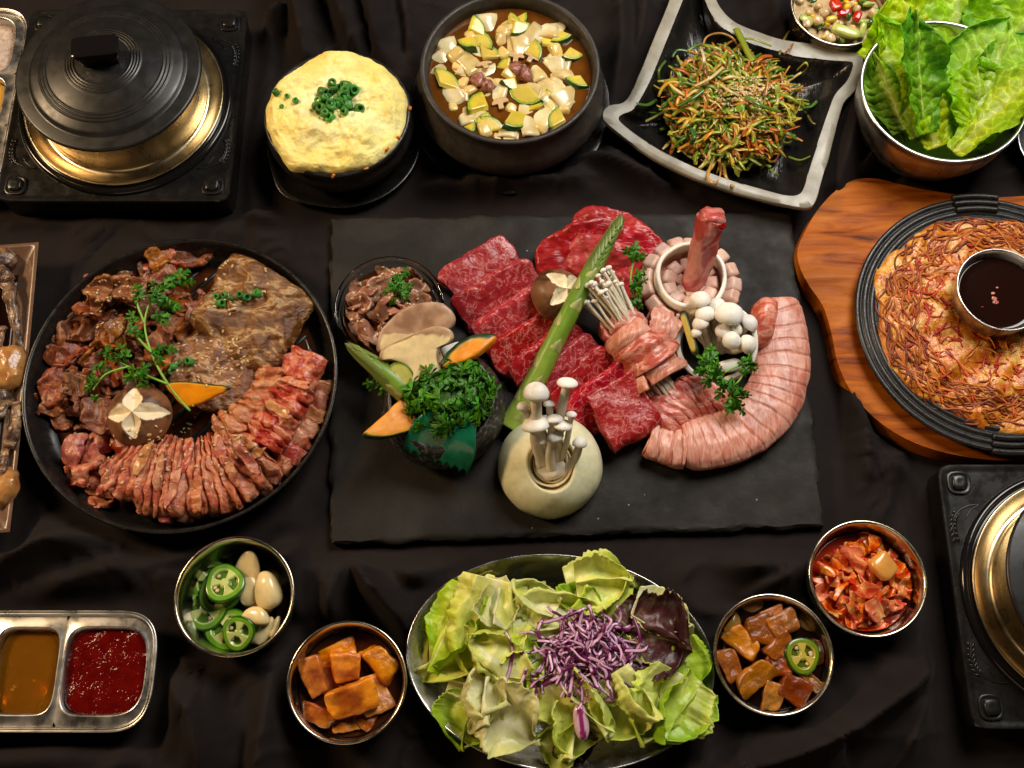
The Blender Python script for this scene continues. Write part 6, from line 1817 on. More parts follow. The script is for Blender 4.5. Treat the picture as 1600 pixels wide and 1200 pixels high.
# foil dish peeking in
cf = W(1662, 222, 2.2); cf[2] = 0
V, F = lathe([(0, .1), (2.6, .1), (3.3, 1.6), (3.7, 2.0), (4.1, 2.2), (4.15, 2.3), (4.0, 2.32), (3.6, 2.1), (3.2, 1.7), (2.5, .25), (0, .25)], 120)
aa = np.arctan2(V[:, 1], V[:, 0])
V[:, 2] += .10 * np.sin(aa * 60) * (np.linalg.norm(V[:, :2], axis=1) > 3)
tag(obj('foil_dish', at((V, F), cf), 'foil', sup=True), 'crimped edge of a silver foil dish beside the lettuce bowl', 'dish')

# ------------------------------------------------------------------ wooden board, iron plate, pancake
WZ = 1.8
BO = [(1243, 392), (1250, 370), (1272, 330), (1300, 298), (1330, 279), (1362, 275), (1400, 283), (1450, 294), (1540, 305), (1640, 300), (1740, 290), (1820, 300), (1868, 350), (1890, 420), (1870, 500), (1835, 570), (1800, 640), (1740, 690), (1660, 716), (1580, 722), (1500, 714), (1430, 694), (1375, 662), (1332, 618), (1308, 570), (1297, 520), (1284, 478), (1262, 445), (1248, 418)]
P = WL(BO, WZ)
V, F, rho = pad(P[:, :2], WZ, 200, 10, 22, 0.0, c=W(1550, 500, WZ)[:2], flare=.985)
tag(obj('wooden_board', (V, F), 'wood', sup=True, sharp=45), 'orange brown wooden board with rounded lobe under the iron plate', 'board')
ci = W(1553, 500, WZ + 1.1); ci[2] = WZ
Ri = 216 * cmpp(1553, 500, WZ + 1.1)
ip = thing('iron_plate', 'black cast iron sizzling plate with grooved rim on the wooden board', 'iron plate', ci)
pr = [(0, 0.02), (Ri * .82, 0.02), (Ri * .93, .3), (Ri * .995, .85), (Ri, 1.0)]
for k in range(4):
    r0 = 1.0 - k * .052
    pr += [(Ri * r0, 1.12), (Ri * (r0 - .012), 1.20), (Ri * (r0 - .030), 1.19), (Ri * (r0 - .040), 1.04), (Ri * (r0 - .046), 1.03)]
pr += [(Ri * .785, 1.0), (Ri * .75, .6), (Ri * .70, .45), (0, .45)]
obj('plate_body', at(lathe(pr, 160), ci), 'cast_iron', ip, sup=True)
for a0 in (math.radians(90), math.radians(270)):
    parts = []
    for k in range(3):
        rr0 = Ri * (1.0 - k * .052) + .05
        pts = [(rr0 * math.cos(a), rr0 * math.sin(a), 1.28) for a in np.linspace(a0 - .17, a0 + .17, 12)]
        parts.append(tube(np.array(pts), .30, 8, 24))
    V, F = join(parts)
    obj('grip_rib', at((V, F), ci), 'cast_iron', ip)
cpk = W(1556, 497, WZ + 1.5)
n = 130
th_ = np.arange(n) * 2 * PI / n
oe = np.c_[np.cos(th_), np.sin(th_)] * (Ri * .855 * (1 + .05 * fbm(np.c_[np.cos(th_) * 2.2, np.sin(th_) * 2.2, th_ * 0], 15, 3)))[:, None]
V, F, rho = pad(oe, 1.35, n, 40, 4.0, 0, resample=False, c=(0, 0))
q = np.c_[V[:, :2], np.zeros(len(V))]
V[:, 2] += np.clip(V[:, 2], 0, 1) * (.30 * fbm(q * .7, 5, 4))
V = rough(V, .12, .9, 7, 3) + np.array([cpk[0], cpk[1], WZ + .48])
pc = thing('seafood_pancake', 'crisp orange pancake with browned strands on the iron plate', 'pancake', (cpk[0], cpk[1], WZ + .5))
obj('batter', (V, F), 'pancake', pc, sup=True)
PBVH = [SUP[-1]]
r_ = np.random.RandomState(88)
parts, cols = [], []
CB = [S(146, 70, 24), S(176, 92, 30), S(116, 48, 20), S(192, 112, 36)]
CRD = [S(194, 44, 14), S(212, 96, 24), S(160, 26, 16), S(220, 124, 30)]
CP = [S(238, 206, 150), S(240, 176, 80), S(232, 150, 50)]
Rk = Ri * .84
for k in range(620):
    a = r_.uniform(0, 2 * PI)
    edge = r_.rand() < .34
    q = Rk * (r_.uniform(.70, .98) if edge else math.sqrt(r_.uniform(0, 1)) * .86)
    x, y = cpk[0] + q * math.cos(a), cpk[1] + q * math.sin(a)
    z, _n = down(x, y, 2.5, PBVH)
    if edge:   # long noodles that follow the rim
        ln = r_.uniform(2.0, 6.0) / q
        ph = r_.uniform(0, 6)
        P = []
        for i, b in enumerate(np.linspace(-ln / 2, ln / 2, 7)):
            qq = q + .5 * math.sin(ph + i * 1.4) * r_.uniform(.4, 1)
            X, Y = cpk[0] + qq * math.cos(a + b), cpk[1] + qq * math.sin(a + b)
            P.append((X, Y, down(X, Y, WZ + 1.0, PBVH)[0] + .0 + .06 * r_.rand()))
        v, f = tube(P, r_.uniform(.06, .12), 5, 16)
        c_ = CB[r_.randint(4)]
    else:
        kind = r_.rand() * .60
        ln = r_.uniform(1.2, 3.2)
        v, f = strand((x, y, z + .0), 9000 + k, ln, r_.uniform(.05, .12) if kind < .6 else r_.uniform(.18, .40), 10, r_.uniform(.1, .7), .08, .2, 5)
        c_ = CRD[r_.randint(4)] if kind < .6 else CP[r_.randint(3)]
    parts.append((v, f)); cols.append(np.tile(np.array(c_) * r_.uniform(.75, 1.2), (len(v), 1)))
V, F = join(parts)
o = obj('noodle_strands', (V, F), 'fried_strands', pc, col=np.concatenate(cols)); o['kind'] = 'stuff'
_, cc_, Rc, rin = bowl('dipping_cup', 'small steel cup of dark dipping sauce set on the pancake', 1566, 452, 70, WZ + 4.3, 'brushed_steel', z0=WZ + 1.7, foot=.72, cat='cup', th=.22)
pool('dipping_sauce', 'black red soy dipping sauce in the small cup', cc_, rin(WZ + 3.45) - .03, WZ + 3.45, 'dark_sauce')
for k, (a, b, s) in enumerate([(1554, 466, .22), (1552, 458, .16), (1556, 472, .26), (1558, 450, .12), (1535, 480, .08)]):
    V, F = blob((s, s * .8, .05), 2, 4)
    tag(obj('chilli_flake', (rough(V, .04, 3, k) + W(a, b, WZ + 3.49), F), 'marinated_red'), 'tiny pinkish flake floating on the dark dipping sauce', 'flake', 'flakes on the dipping sauce')

# ------------------------------------------------------------------ brown dish with soy crab
dz = 2.4
TR, BR = W(62, 380, dz), W(17, 832, dz)
ax = (BR - TR) / np.linalg.norm(BR - TR); ay = np.array([ax[1], -ax[0], 0]); ay = ay if ay[0] < 0 else -ay
Ld, Wd = np.linalg.norm(BR - TR), 15.0
fr = lambda s, w_, z: TR * np.array([1, 1, 0]) + ax * s + ay * w_ + np.array([0, 0, z])


def rect_loop(i, z, wave=0.0, n=30):
    c4 = [(i, i), (Ld - i, i), (Ld - i, Wd - i), (i, Wd - i)]
    P = []
    for k in range(4):
        a, b = np.array(c4[k], float), np.array(c4[(k + 1) % 4], float)
        for t_ in np.linspace(0, 1, n, endpoint=False):
            s_, w_ = a + (b - a) * t_
            P.append(fr(s_, w_, z + wave * (2 * t_ - 1) ** 2))
    return np.array(P)


V, F = rings_mesh([rect_loop(3.2, 0), rect_loop(2.6, .1), rect_loop(.5, dz - .4, .15), rect_loop(.1, dz - .12, .2), rect_loop(0.0, dz, .2), rect_loop(.18, dz + .06, .2), rect_loop(.4, dz, .2), rect_loop(2.4, .7), rect_loop(2.9, .5), rect_loop(5, .5)])
tag(obj('brown_dish', (V, F), 'brown_glaze', sup=True, sharp=60), 'brown rectangular dish with sloping sides, holding soy crab', 'dish')
V, F = rings_mesh([rect_loop(2.3, .75), rect_loop(2.2, .95), rect_loop(2.5, 1.0), rect_loop(5, 1.0)])
tag(obj('soy_marinade', (V, F), 'dark_sauce', sup=True), 'dark soy marinade in the brown dish', 'sauce')
for k, (pts, rr) in enumerate([([(2, 425, 2.2), (14, 452, 2.8), (22, 490, 2.8), (33, 545, 2.2)], [.75, .6, .5, .12]), ([(-10, 420, 2.2), (6, 432, 2.8), (20, 440, 2.6)], [.8, .7, .4]), ([(-15, 660, 2.4), (0, 645, 3.0), (12, 628, 2.6)], [.6, .55, .4]), ([(16, 700, 2.6), (24, 670, 3.0), (26, 628, 2.6)], [.55, .5, .35]),
                               ([(-10, 560, 2.2), (-2, 530, 2.6), (4, 510, 2.4)], [.6, .5, .3]), ([(-12, 745, 2.4), (2, 735, 2.8), (10, 690, 2.4)], [.5, .5, .2])]):
    V, F = tube(WL(pts), np.array(rr) * 1.0, 12, 34, flat=.6)
    V[:, 2] += .12 * np.sin(np.arange(len(V)) * .045)
    tag(obj('crab_limb', (rough(V, .16, 1.2, k, 3), F), 'crab_shell', sup=True), 'dark glossy crab leg in the brown dish', 'crab', 'crab legs in the brown dish')
for k, (a, b, z, s_, mt, lb) in enumerate([(12, 575, 2.6, (1.5, 1.9, .9), 'crab_roe', 'orange brown crab half with roe in the middle of the dish'), (2, 760, 2.4, (1.2, 1.7, .9), 'crab_roe', 'orange crab half at the lower end of the brown dish'), (-6, 405, 2.2, (1.8, 1.0, .8), 'crab_shell', 'dark crab shell at the top of the brown dish'), (-12, 620, 2.2, (1.5, 1.4, .8), 'crab_shell', 'grey crab body piece beside the orange crab half')]):
    V, F = blob(s_, 2.6, 9)
    tag(obj('crab_piece', (rough(V, .25, .8, k + 3, 3) + W(a, b, z), F), mt, sup=True), lb, 'crab')
# ------------------------------------------------------------------ jalapeno and garlic bowl
_, cj, Rj, rin = bowl('side_bowl', 'small steel bowl of jalapeno slices and garlic cloves', 366, 931, 93, 4.0, 'gold_steel')


def jalapeno(R, h, seed):
    n = 72
    th = np.arange(n) * 2 * PI / n
    ol2 = np.c_[np.cos(th), np.sin(th)] * (R * (1 + .05 * np.cos(3 * th + seed) + .03 * np.sin(2 * th)))[:, None]
    V, F, rho = pad(ol2, h, n, 20, 9, 0, resample=False, c=(0, 0), flare=.99)
    a = np.arctan2(V[:, 1], V[:, 0])
    lob = .5 + .5 * np.cos(3 * a + seed)
    hole = ((rho < .66) & (rho > .22) & (lob > .35)).astype(float)
    V[:, 2] -= hole * (V[:, 2] > h * .5) * h * .75
    skin, flesh, pith, dk = np.array(S(34, 92, 14)), np.array(S(112, 160, 44)), np.array(S(196, 206, 120)), np.array(S(84, 120, 30))
    col = np.where((rho > .93)[:, None], skin, np.where((rho > .70)[:, None], flesh, np.where(hole[:, None] > .5, dk, pith)))
    col[-2:] = pith
    return V, F, col * (1 + .08 * fbm(V * 3, seed, 2))[:, None]


def jal(label, px, py, z, R, tilt, seed, h=.42, mat='wet_painted', tint=None, seedn=3):
    root = thing('jalapeno_slice', label, 'pepper', W(px, py, z))
    V, F, c = jalapeno(R, h, seed)
    if tint is not None:
        c = c * np.array(tint)
    Rm = rotm(*tilt)
    obj('ring', (xf(V, Rm, 1, W(px, py, z)), F), mat, root, col=c, sup=True)
    r = np.random.RandomState(seed)
    for k in range(seedn):
        a = r.uniform(0, 2 * PI)
        v, f = blob((.17, .14, .07), 2, 4)
        v = v + np.array([math.cos(a) * R * .5, math.sin(a) * R * .5, h * .55])
        obj('seed', (xf(v, Rm, 1, W(px, py, z)), f), 'sesame', root)
    return root


for k, (a, b, z, R, tl, lb) in enumerate([(332, 908, 1.1, 1.6, (.1, .1, 0), 'dark jalapeno slice tucked under the others at the top'), (344, 925, 1.4, 1.65, (.15, .05, .4), 'jalapeno slice below the topmost green one'), (352, 913, 2.2, 1.55, (-.1, .2, 1.0), 'topmost bright jalapeno slice of the bowl'), (322, 952, 1.2, 1.75, (.05, .1, 2.0), 'jalapeno slice at the bowl side with pale core'),
                                         (318, 962, .9, 1.6, (.0, .1, .3), 'jalapeno slice half hidden at the bowl floor'), (356, 985, 1.2, 1.65, (.1, 0, 3.0), 'jalapeno slice at the near side of the bowl'), (374, 988, 2.0, 1.3, (.2, -.25, .6), 'small seedy jalapeno slice leaning near the garlic')]):
    jal(lb, a, b, z + .1, R, tl, 20 + k)
GAR = [(388, 886, 2.0, (.95, 1.35, .35), (.55, .1, -.15), 'flat garlic slice leaning at the bowl wall'), (390, 922, 1.6, (.8, 1.25, .4), (.1, .2, .15), 'garlic clove half behind the largest clove'), (418, 922, 2.2, (1.05, 1.5, .75), (.1, -.1, .25), 'largest whole garlic clove in the bowl'), (400, 962, 2.1, (1.05, .7, .5), (.1, -.1, -.2), 'wedge cut garlic piece below the largest clove'),
       (412, 985, 1.5, (.6, 1.2, .3), (.2, -.2, -.6), 'thin garlic slice at the near side of the bowl'), (428, 980, 1.6, (.4, .9, .25), (.2, -.5, -.5), 'garlic sliver standing at the bowl side'), (408, 945, 1.3, (.9, .9, .4), (.1, .1, .5), 'garlic slice under the wedge cut piece'), (396, 992, 1.1, (.9, .7, .3), (.0, .1, -.3), 'garlic slice lying beside the small jalapeno')]
for k, (a, b, z, s_, rt, lb) in enumerate(GAR):
    V, F = blob(s_, 2.3, 9)
    V[:, 0] *= 1 - .28 * V[:, 1] / s_[1]
    V[:, 2] += .12 * np.sin(V[:, 0] * 2.2) * (V[:, 2] > 0)
    V = rough(V, .05, .8, k + 3)
    col = np.array(S(240, 216, 152)) * (1 + .06 * fbm(V, k, 2))[:, None]
    tag(obj('garlic_clove', (xf(V, rotm(*rt), 1, W(a, b, z)), F), 'wet_painted', col=col, sup=True), lb, 'garlic')

# ------------------------------------------------------------------ braised radish bowl
_, cr2, Rr, rin = bowl('side_bowl', 'small steel bowl of glossy brown braised radish chunks', 542, 1065, 93, 4.0, 'gold_steel')
pool('braising_sauce', 'dark brown braising sauce round the radish chunks', cr2, rin(2.35) - .03, 2.35, 'brown_sauce')
RAD = [(528, 1022, 2.2, (1.5, .9, .7), (.1, .1, .35), 'long radish chunk at the far side of the bowl'), (540, 1042, 2.9, (1.15, 1.15, .75), (.2, .15, .1), 'reddish radish cube in the middle of the bowl'), (595, 1035, 2.7, (1.5, .95, .8), (-.1, .2, -.75), 'radish block at the side nearest the salad platter'), (492, 1055, 2.8, (.85, 1.6, .7), (.15, -.2, .35), 'pale upright radish slab by the bowl rim'),
       (552, 1092, 3.3, (1.9, 1.25, .7), (.25, -.05, .35), 'largest translucent amber radish piece on top'), (585, 1085, 2.4, (1.2, 1.6, .7), (.1, .2, .4), 'radish piece beneath the largest one'), (500, 1118, 2.4, (1.4, .8, .7), (.1, 0, -.3), 'radish piece at the near rim'), (540, 1130, 2.2, (1.0, .8, .6), (.0, .1, .2), 'small radish piece at the near side'), (575, 1115, 2.1, (1.1, .9, .6), (0, .1, 1.0), 'half sunk radish piece near the platter'), (520, 1065, 2.0, (1.2, 1.2, .6), (0, 0, .5), 'radish piece sunk under the middle cube')]
for k, (a, b, z, s_, rt, lb) in enumerate(RAD):
    V, F = blob(np.array(s_) * .92, 10, 18)
    V[:, 0] *= 1 + .22 * np.sin(k * 2.3) * V[:, 1] / s_[1] + .12 * np.cos(k * 1.7) * V[:, 2] / s_[2]
    V[:, 1] *= 1 + .14 * np.sin(k * 3.1) * V[:, 2] / s_[2] + .12 * np.cos(k * 2.9) * V[:, 0] / s_[0]
    edge_ = np.clip(np.max(np.abs(V) / np.array(s_), axis=1) * 0 + (np.sum((np.abs(V) / np.array(s_)) > .72, axis=1) > 1), 0, 1)[:, None]
    V = rough(V, .12, .55, k + 9, 3)
    V = rough(V, .045, 2.2, k + 90, 2)
    t_ = np.clip(.5 + .9 * fbm(V * np.array([.5, .9, .9]), k + 60, 4), 0, 1)[:, None]
    c_ = np.array(S(158, 76, 8)) * (1 - t_) + np.array(S(232, 148, 30)) * t_
    c_ = c_ * (1 + .15 * edge_)
    tag(obj('radish_chunk', (xf(V, rotm(*rt), 1, W(a, b, z)), F), 'braised', col=c_, sup=True), lb, 'radish')

# ------------------------------------------------------------------ soy pickle bowl
_, cp2, Rp2, rin = bowl('side_bowl', 'small steel bowl of soy pickled vegetables with a jalapeno ring', 1209, 1022, 93, 4.0, 'gold_steel')
pool('pickling_soy', 'dark pickling soy in the bowl with the jalapeno ring', cp2, rin(2.75) - .03, 2.75, 'dark_sauce')
PIC = [(1188, 985, 3.0, (1.1, 1.15, .6), (.1, .1, .2), S(150, 88, 32), 'brown pickled radish square at the back of the soy bowl'), (1222, 975, 3.1, (1.2, .95, .5), (.1, .1, .45), S(190, 128, 76), 'pinkish pickled radish square at the back of the soy bowl'), (1160, 1005, 3.0, (1.35, .85, .6), (.1, -.1, -.75), S(214, 160, 96), 'pale pickled slab by the bowl rim'), (1215, 1010, 3.1, (1.1, .7, .5), (.2, 0, .6), S(172, 108, 40), 'pickled radish wedge left of the jalapeno ring'),
       (1178, 1060, 3.2, (1.6, .85, .5), (.15, 0, .65), S(182, 130, 44), 'longest yellow brown pickled slab in front'), (1138, 1040, 2.8, (.8, 1.2, .5), (.1, .1, .4), S(176, 112, 36), 'pickled onion piece against the rim facing the platter'), (1212, 1040, 2.9, (.9, .9, .6), (0, .1, .3), S(160, 96, 34), 'pickled cube in the bowl centre'), (1240, 1078, 3.0, (1.15, 1.0, .5), (.1, .1, -.5), S(138, 78, 28), 'dark pickled square at the near side'),
       (1205, 1088, 3.0, (.75, 1.1, .4), (.2, .1, -.25), S(204, 158, 92), 'striped pickled onion wedge at the near rim'), (1262, 1062, 2.8, (.45, 1.0, .35), (.1, .2, .7), S(176, 128, 62), 'pickled onion sliver below the jalapeno ring'), (1205, 960, 2.9, (.9, .5, .4), (.1, 0, .3), S(180, 118, 44), 'thin pickled strip at the far rim'), (1275, 1020, 2.7, (.4, 1.0, .4), (0, .2, 0), S(110, 66, 28), 'dark pickled strip along the rim')]
for k, (a, b, z, s_, rt, c_, lb) in enumerate(PIC):
    V, F = blob(np.array(s_) * .95, 9, 16)
    V[:, 2] += .16 * (V[:, 0] / s_[0]) ** 2
    V[:, 0] *= 1 + .2 * np.sin(k * 2.7) * V[:, 1] / s_[1]
    V[:, 1] *= 1 + .16 * np.cos(k * 1.9) * V[:, 0] / s_[0]
    V = rough(V, .10, .7, k + 19, 3)
    V = rough(V, .035, 2.4, k + 119, 2)
    col = np.array(c_) * np.array([.72, .52, .26]) * (1 + .45 * fbm(V * np.array([.6, 2.8, 1]), k, 4))[:, None] * 1.12
    tag(obj('pickled_vegetable', (xf(V, rotm(*rt), 1, W(a, b, z)), F), 'braised', col=col, sup=True), lb, 'pickle')
jal('olive jalapeno ring floating in the soy pickle bowl', 1252, 1025, 3.2, 1.35, (.05, .1, .4), 31, .4, tint=(.9, .62, .35), seedn=4)
for k, (a, b, rz) in enumerate([(1178, 950, .3), (1150, 975, 1.0), (1262, 978, -.6), (1140, 1015, 1.4)]):
    V, F, c = onion_piece(1.1, .5, .35, k + 4)
    tag(obj('pickled_onion', (xf(V, rotm(.3, 0, rz), 1, W(a, b, 2.7)), F), 'wet_painted', col=c * np.array([.38, .26, .12])), 'dark green brown curved pickle along the rim of the soy bowl', 'pickle', 'curved pickles in the soy bowl')

# ------------------------------------------------------------------ kimchi bowl
_, ck, Rk2, rin = bowl('side_bowl', 'small brassy bowl of red cabbage kimchi', 1356, 903, 91, 4.0, 'gold_steel')
pool('kimchi_juice', 'red kimchi juice in the brassy bowl', ck, rin(2.1) - .03, 2.1, 'kimchi_juice')
r_ = np.random.RandomState(121)
for k in range(58):
    a, q = r_.uniform(0, 2 * PI), math.sqrt(r_.uniform(0, 1)) * .76
    p = ck[:2] + Rk2 * q * np.array([math.cos(a), math.sin(a)])
    z = min(down(p[0], p[1], 2.1)[0], 3.6)
    V, F = crumple(r_.uniform(.7, 1.35), r_.uniform(.32, .7), 2200 + k, r_.uniform(.16, .28), r_.uniform(3.0, 5.0), .14, 28, 16, .7)
    V = xf(V, rotm(r_.uniform(-.4, .4), r_.uniform(-.4, .4), r_.uniform(0, 6)), 1, (p[0], p[1], z + .22))
    lm = (Rk2 * .86) / np.maximum(np.linalg.norm(V[:, :2] - ck[:2], axis=1), Rk2 * .86)
    V[:, :2] = ck[:2] + (V[:, :2] - ck[:2]) * lm[:, None]
    tag(obj('kimchi_leaf', (V, F), 'kimchi', sup=True), 'folded red kimchi leaf piece in the brassy bowl', 'kimchi', 'kimchi pieces in the bowl')
kp = hit(1378, 886)[0]
V, F = blob((.95, .95, .45), 4, 8)
tag(obj('radish_square', (xf(rough(V, .08, .9, 5), rotm(.25, .1, .75), 1, kp + np.array([0, 0, .35])), F), 'wet_painted', col=np.tile(np.array(S(232, 160, 76)), (len(V), 1))), 'pale orange radish square on top of the kimchi', 'radish')

# ------------------------------------------------------------------ oval salad platter
oz = 3.0
cs5 = W(875, 1031, oz); cs5[2] = 0
kx = cmpp(875, 1031, oz)
A_, B_ = 241 * kx, 165 * kx
rot5 = math.radians(-6)
n = 140
th_ = np.arange(n) * 2 * PI / n
ell = lambda s, z, off=0.0: np.c_[(A_ * s + off) * np.cos(th_), (B_ * s + off) * np.sin(th_), np.full(n, z)]
V, F = rings_mesh([ell(.60, 0), ell(.68, .08), ell(.80, 1.3), ell(.99, oz - .12), ell(1.0, oz - .05), ell(1.003, oz + .02), ell(.996, oz + .06), ell(.985, oz), ell(.80, 1.5, -.1), ell(.74, .75, -.1), ell(.66, .35), ell(.5, .25), ell(.25, .25)])
V = xf(V, (0, 0, rot5), 1, cs5)
tag(obj('oval_platter', (V, F), 'steel', sup=True), 'oval stainless steel platter of leafy green salad', 'platter')
IC = (S(250, 246, 206), S(240, 238, 146), S(210, 222, 78))
IL = (S(246, 244, 214), S(240, 240, 178), S(214, 224, 110))
IW = (S(244, 236, 206), S(240, 232, 190), S(220, 218, 140))
IG = (S(240, 242, 170), S(214, 226, 80), S(156, 196, 36))
RL = (S(160, 150, 110), S(92, 50, 48), S(56, 20, 26))
SALAD = [  # base, tip (photo points + z), half width, normal, colours, cup, ruffle, label
    ((805, 945, 3.2), (665, 1035, 3.6), 3.2, (-.3, .3, 1), IC, .30, .30, 'broad lettuce piece at the platter end, furthest from the pickles'),
    ((740, 920, 4.0), (680, 1040, 3.6), 2.0, (-.5, .1, 1), IG, .45, .35, 'darker green lettuce piece with frilled end by the platter rim'),
    ((775, 905, 5.2), (740, 1065, 5.2), 2.9, (.1, -.2, 1), IC, -.22, .20, 'large smooth lettuce piece with upturned top corner'),
    ((900, 915, 4.6), (985, 905, 5.0), 1.9, (.0, -.3, 1), IC, .25, .28, 'crinkled lettuce piece at the far rim'),
    ((890, 930, 3.4), (995, 900, 3.8), 2.2, (.1, .2, 1), IC, .15, .15, 'flat lettuce piece with straight edge at the far rim'),
    ((800, 965, 4.2), (945, 955, 4.2), 1.9, (0, -.2, 1), IL, .15, .15, 'pale lettuce strip just behind the red cabbage'),
    ((990, 945, 4.4), (1085, 985, 4.0), 1.7, (.2, .2, 1), IW, .3, .22, 'white ribbed lettuce piece beside the dark red leaf'),
    ((985, 985, 5.0), (1075, 1010, 5.0), 3.2, (.1, -.1, 1), RL, .12, .55, 'dark red frilly lettuce leaf at the end near the pickles'),
    ((960, 955, 4.2), (1010, 1000, 4.8), 1.8, (.2, 0, 1), RL, .15, .45, 'small reddish lettuce piece above the cabbage'),
    ((1060, 1000, 3.6), (1095, 1075, 3.6), 1.8, (.3, 0, 1), IG, .2, .45, 'green frilly lettuce piece at the end of the platter'),
    ((1060, 1050, 4.6), (1005, 1165, 4.0), 2.8, (.2, -.3, 1), IC, .32, .40, 'yellow green lettuce piece with deep folds at the near rim'),
    ((1095, 1065, 4.0), (1030, 1150, 4.0), 2.0, (.4, -.2, 1), IG, .35, .35, 'lettuce piece draped over the rim below the pickles'),
    ((975, 1080, 4.6), (950, 1150, 4.4), 2.1, (0, -.2, 1), IC, .35, .40, 'curled lettuce piece beside the pink cabbage core'),
    ((860, 1070, 4.4), (875, 1140, 4.4), 2.8, (0, -.2, 1), IC, .2, .45, 'light green lettuce piece in the front middle'),
    ((770, 1040, 4.0), (835, 1090, 4.4), 2.6, (-.1, -.2, 1), IG, .2, .4, 'green lettuce piece below the cabbage at the broad end'),
    ((745, 1085, 3.6), (720, 1165, 3.4), 2.2, (-.2, -.2, 1), IG, .25, .4, 'lettuce piece with crinkled green edge at the near rim'),
    ((755, 1095, 4.8), (840, 1160, 4.6), 2.5, (-.1, -.3, 1), IW, .30, .35, 'whitish twisted lettuce piece on the near side'),
    ((700, 1068, 3.6), (775, 1095, 4.6), .75, (0, -.2, 1), IW, .4, .2, 'thin white lettuce rib sticking out over bare steel'),
    ((890, 1150, 3.0), (905, 1190, 3.0), 1.3, (0, -.2, 1), RL, .3, .4, 'reddish brown leaf scrap at the front rim'),
    ((830, 1000, 4.0), (780, 1060, 4.2), 2.4, (0, 0, 1), IC, .2, .35, 'lettuce piece under the left strands of red cabbage'),
    ((930, 1040, 4.0), (1010, 1060, 4.2), 2.4, (0, 0, 1), IC, .2, .4, 'lettuce piece under the red cabbage near the dark leaf'),
    ((900, 1170, 3.0), (840, 1155, 3.2), 1.6, (0, 0, 1), IC, .3, .3, 'lettuce scrap lying low at the near rim'),
]
for k, (b_, t_, w_, nn, cc, cup, ruf, lb) in enumerate(SALAD):
    VF, col = leafy(W(*b_), W(*t_), w_, nn, cc, 500 + k, cup=cup, ruf=ruf * .8, wide=.55, neck=.85, ribw=.05, puck=.18, rf=4.0, veins=7, nu=64, nv=49, tipcut=.80, jag=.07, th=.055, fold=.52, ff=1.2 + .35 * (k % 4), fan=True, vk=.30)
    tag(obj('lettuce_piece', VF, 'iceberg', col=col, sup=True), lb, 'lettuce')
r_ = np.random.RandomState(139)
for k in range(20):
    a, q = 2 * PI * (k + r_.uniform(-.3, .3)) / 20, r_.uniform(.42, .80)
    if -.2 < (a + .1) % (2 * PI) < 1.0 or k % 3 == 2:
        continue
    c_ = cs5 + np.array([A_ * q * math.cos(a) * .92, B_ * q * math.sin(a) * .9, 0])
    d_ = np.array([math.cos(a + r_.uniform(-1.2, 1.2)), math.sin(a + r_.uniform(-1.2, 1.2)), 0]) * r_.uniform(1.3, 2.3)
    z_ = min(down(c_[0], c_[1], 2.0)[0], 5.0) + .35
    VF, col = leafy((c_[0] - d_[0], c_[1] - d_[1], z_), (c_[0] + d_[0], c_[1] + d_[1], z_ + r_.uniform(-.2, .5)), r_.uniform(1.0, 1.8), (r_.uniform(-.5, .5), r_.uniform(-.5, .3), 1), (IC, IL, IW, IC, IG)[k % 5], 640 + k, cup=r_.uniform(-.2, .5), ruf=.3, wide=.55, neck=.8, ribw=.05, puck=.3, rf=4, veins=6, nu=44, nv=33, tipcut=.78, jag=.09, th=.055, fold=.85, ff=r_.uniform(1.2, 2.6), fan=True, vk=.3)
    tag(obj('lettuce_scrap', VF, 'iceberg', col=col, sup=True), 'small curled lettuce scrap lying among the larger salad leaves', 'lettuce', 'lettuce scraps in the salad')
r_ = np.random.RandomState(140)
cab = np.array(W(915, 1018, 5.0))
PU, PW = np.array(S(112, 28, 84)), np.array(S(226, 182, 206))


def shred(pts, r, seed, flat=.3):
    V, F = tube(pts, r, 6, 18, flat=flat)
    t_ = np.arange(len(V)) % 6
    nz = fbm(V * 1.2, seed, 2)
    c = np.where(((t_ == 1) | (t_ == 2) | (t_ == 4) | (t_ == 5))[:, None] & (nz > -.12)[:, None], PW * np.array([1, .9, 1]), PU)
    c = c * (1 + .15 * nz)[:, None]
    return (V, F), c


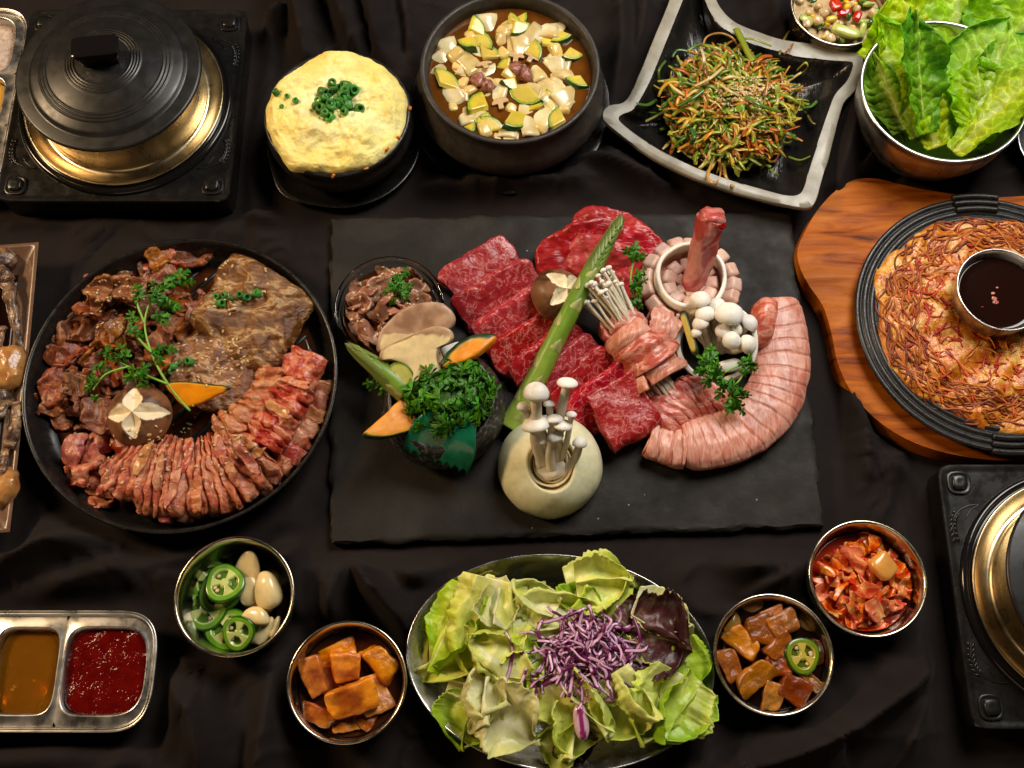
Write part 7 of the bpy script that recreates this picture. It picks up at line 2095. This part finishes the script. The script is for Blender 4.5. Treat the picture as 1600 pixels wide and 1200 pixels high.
parts, cols = [], []
for k in range(230):
    a, q = r_.uniform(0, 2 * PI), math.sqrt(r_.uniform(0, 1))
    x, y = cab[0] + 3.2 * q * math.cos(a), cab[1] + 2.1 * q * math.sin(a)
    z = max(down(x, y, 3.0)[0], 3.5) if k < 80 else 4.9 + 1.2 * (1 - q * q) * r_.uniform(.3, 1)
    rr = np.random.RandomState(7000 + k)
    d0 = rr.uniform(0, 2 * PI)
    pts = [np.array([x, y, z + .1])]
    for i in range(4):
        d0 += rr.uniform(-.7, .7)
        pts.append(pts[-1] + np.array([math.cos(d0), math.sin(d0), rr.uniform(-.45, .45)]) * rr.uniform(.3, .75))
    (v, f), c = shred(pts, r_.uniform(.06, .15), k)
    parts.append((v, f)); cols.append(c)
V, F = join(parts)
o = obj('shredded_cabbage', (V, F), 'strands', col=np.concatenate(cols), sup=True); o['kind'] = 'stuff'; o['label'] = 'heap of shredded red cabbage in the middle of the salad'
for k, pts in enumerate([[(790, 988, 5.2), (800, 1010, 5.4), (798, 1040, 5.0), (790, 1065, 5.0)], [(840, 975, 5.4), (880, 965, 5.8), (915, 950, 5.6)], [(990, 965, 5.4), (1000, 1000, 5.6), (985, 1035, 5.2)], [(985, 1060, 5.0), (970, 1090, 5.0), (925, 1095, 4.8)], [(830, 1060, 5.0), (838, 1080, 5.0), (836, 1095, 4.9)], [(800, 1080, 4.9), (815, 1065, 5.2), (822, 1045, 5.2)], [(920, 945, 5.6), (925, 965, 5.8), (920, 985, 5.6)], [(848, 968, 5.4), (840, 985, 5.6), (845, 1000, 5.6)], [(940, 960, 5.4), (955, 970, 5.6), (945, 985, 5.6)], [(770, 1050, 4.8), (785, 1030, 5.1), (810, 1020, 5.2)]]):
    VF, c = shred(WL(pts), .13, 300 + k, .5)
    tag(obj('cabbage_strand', VF, 'strands', col=c), 'long purple cabbage strand straying from the shredded heap', 'cabbage', 'stray cabbage strands')
V, F = blob((.55, 1.25, .4), 2.4, 8)
col = np.where((np.abs(V[:, 0]) < .2)[:, None], S(150, 50, 110), S(226, 186, 200)) * np.ones((len(V), 1))
tag(obj('cabbage_core', (xf(V, rotm(.2, 0, .12), 1, W(908, 1128, 5.0)), F), 'wet_painted', col=col), 'pink and white red cabbage core chip at the front of the salad', 'cabbage')
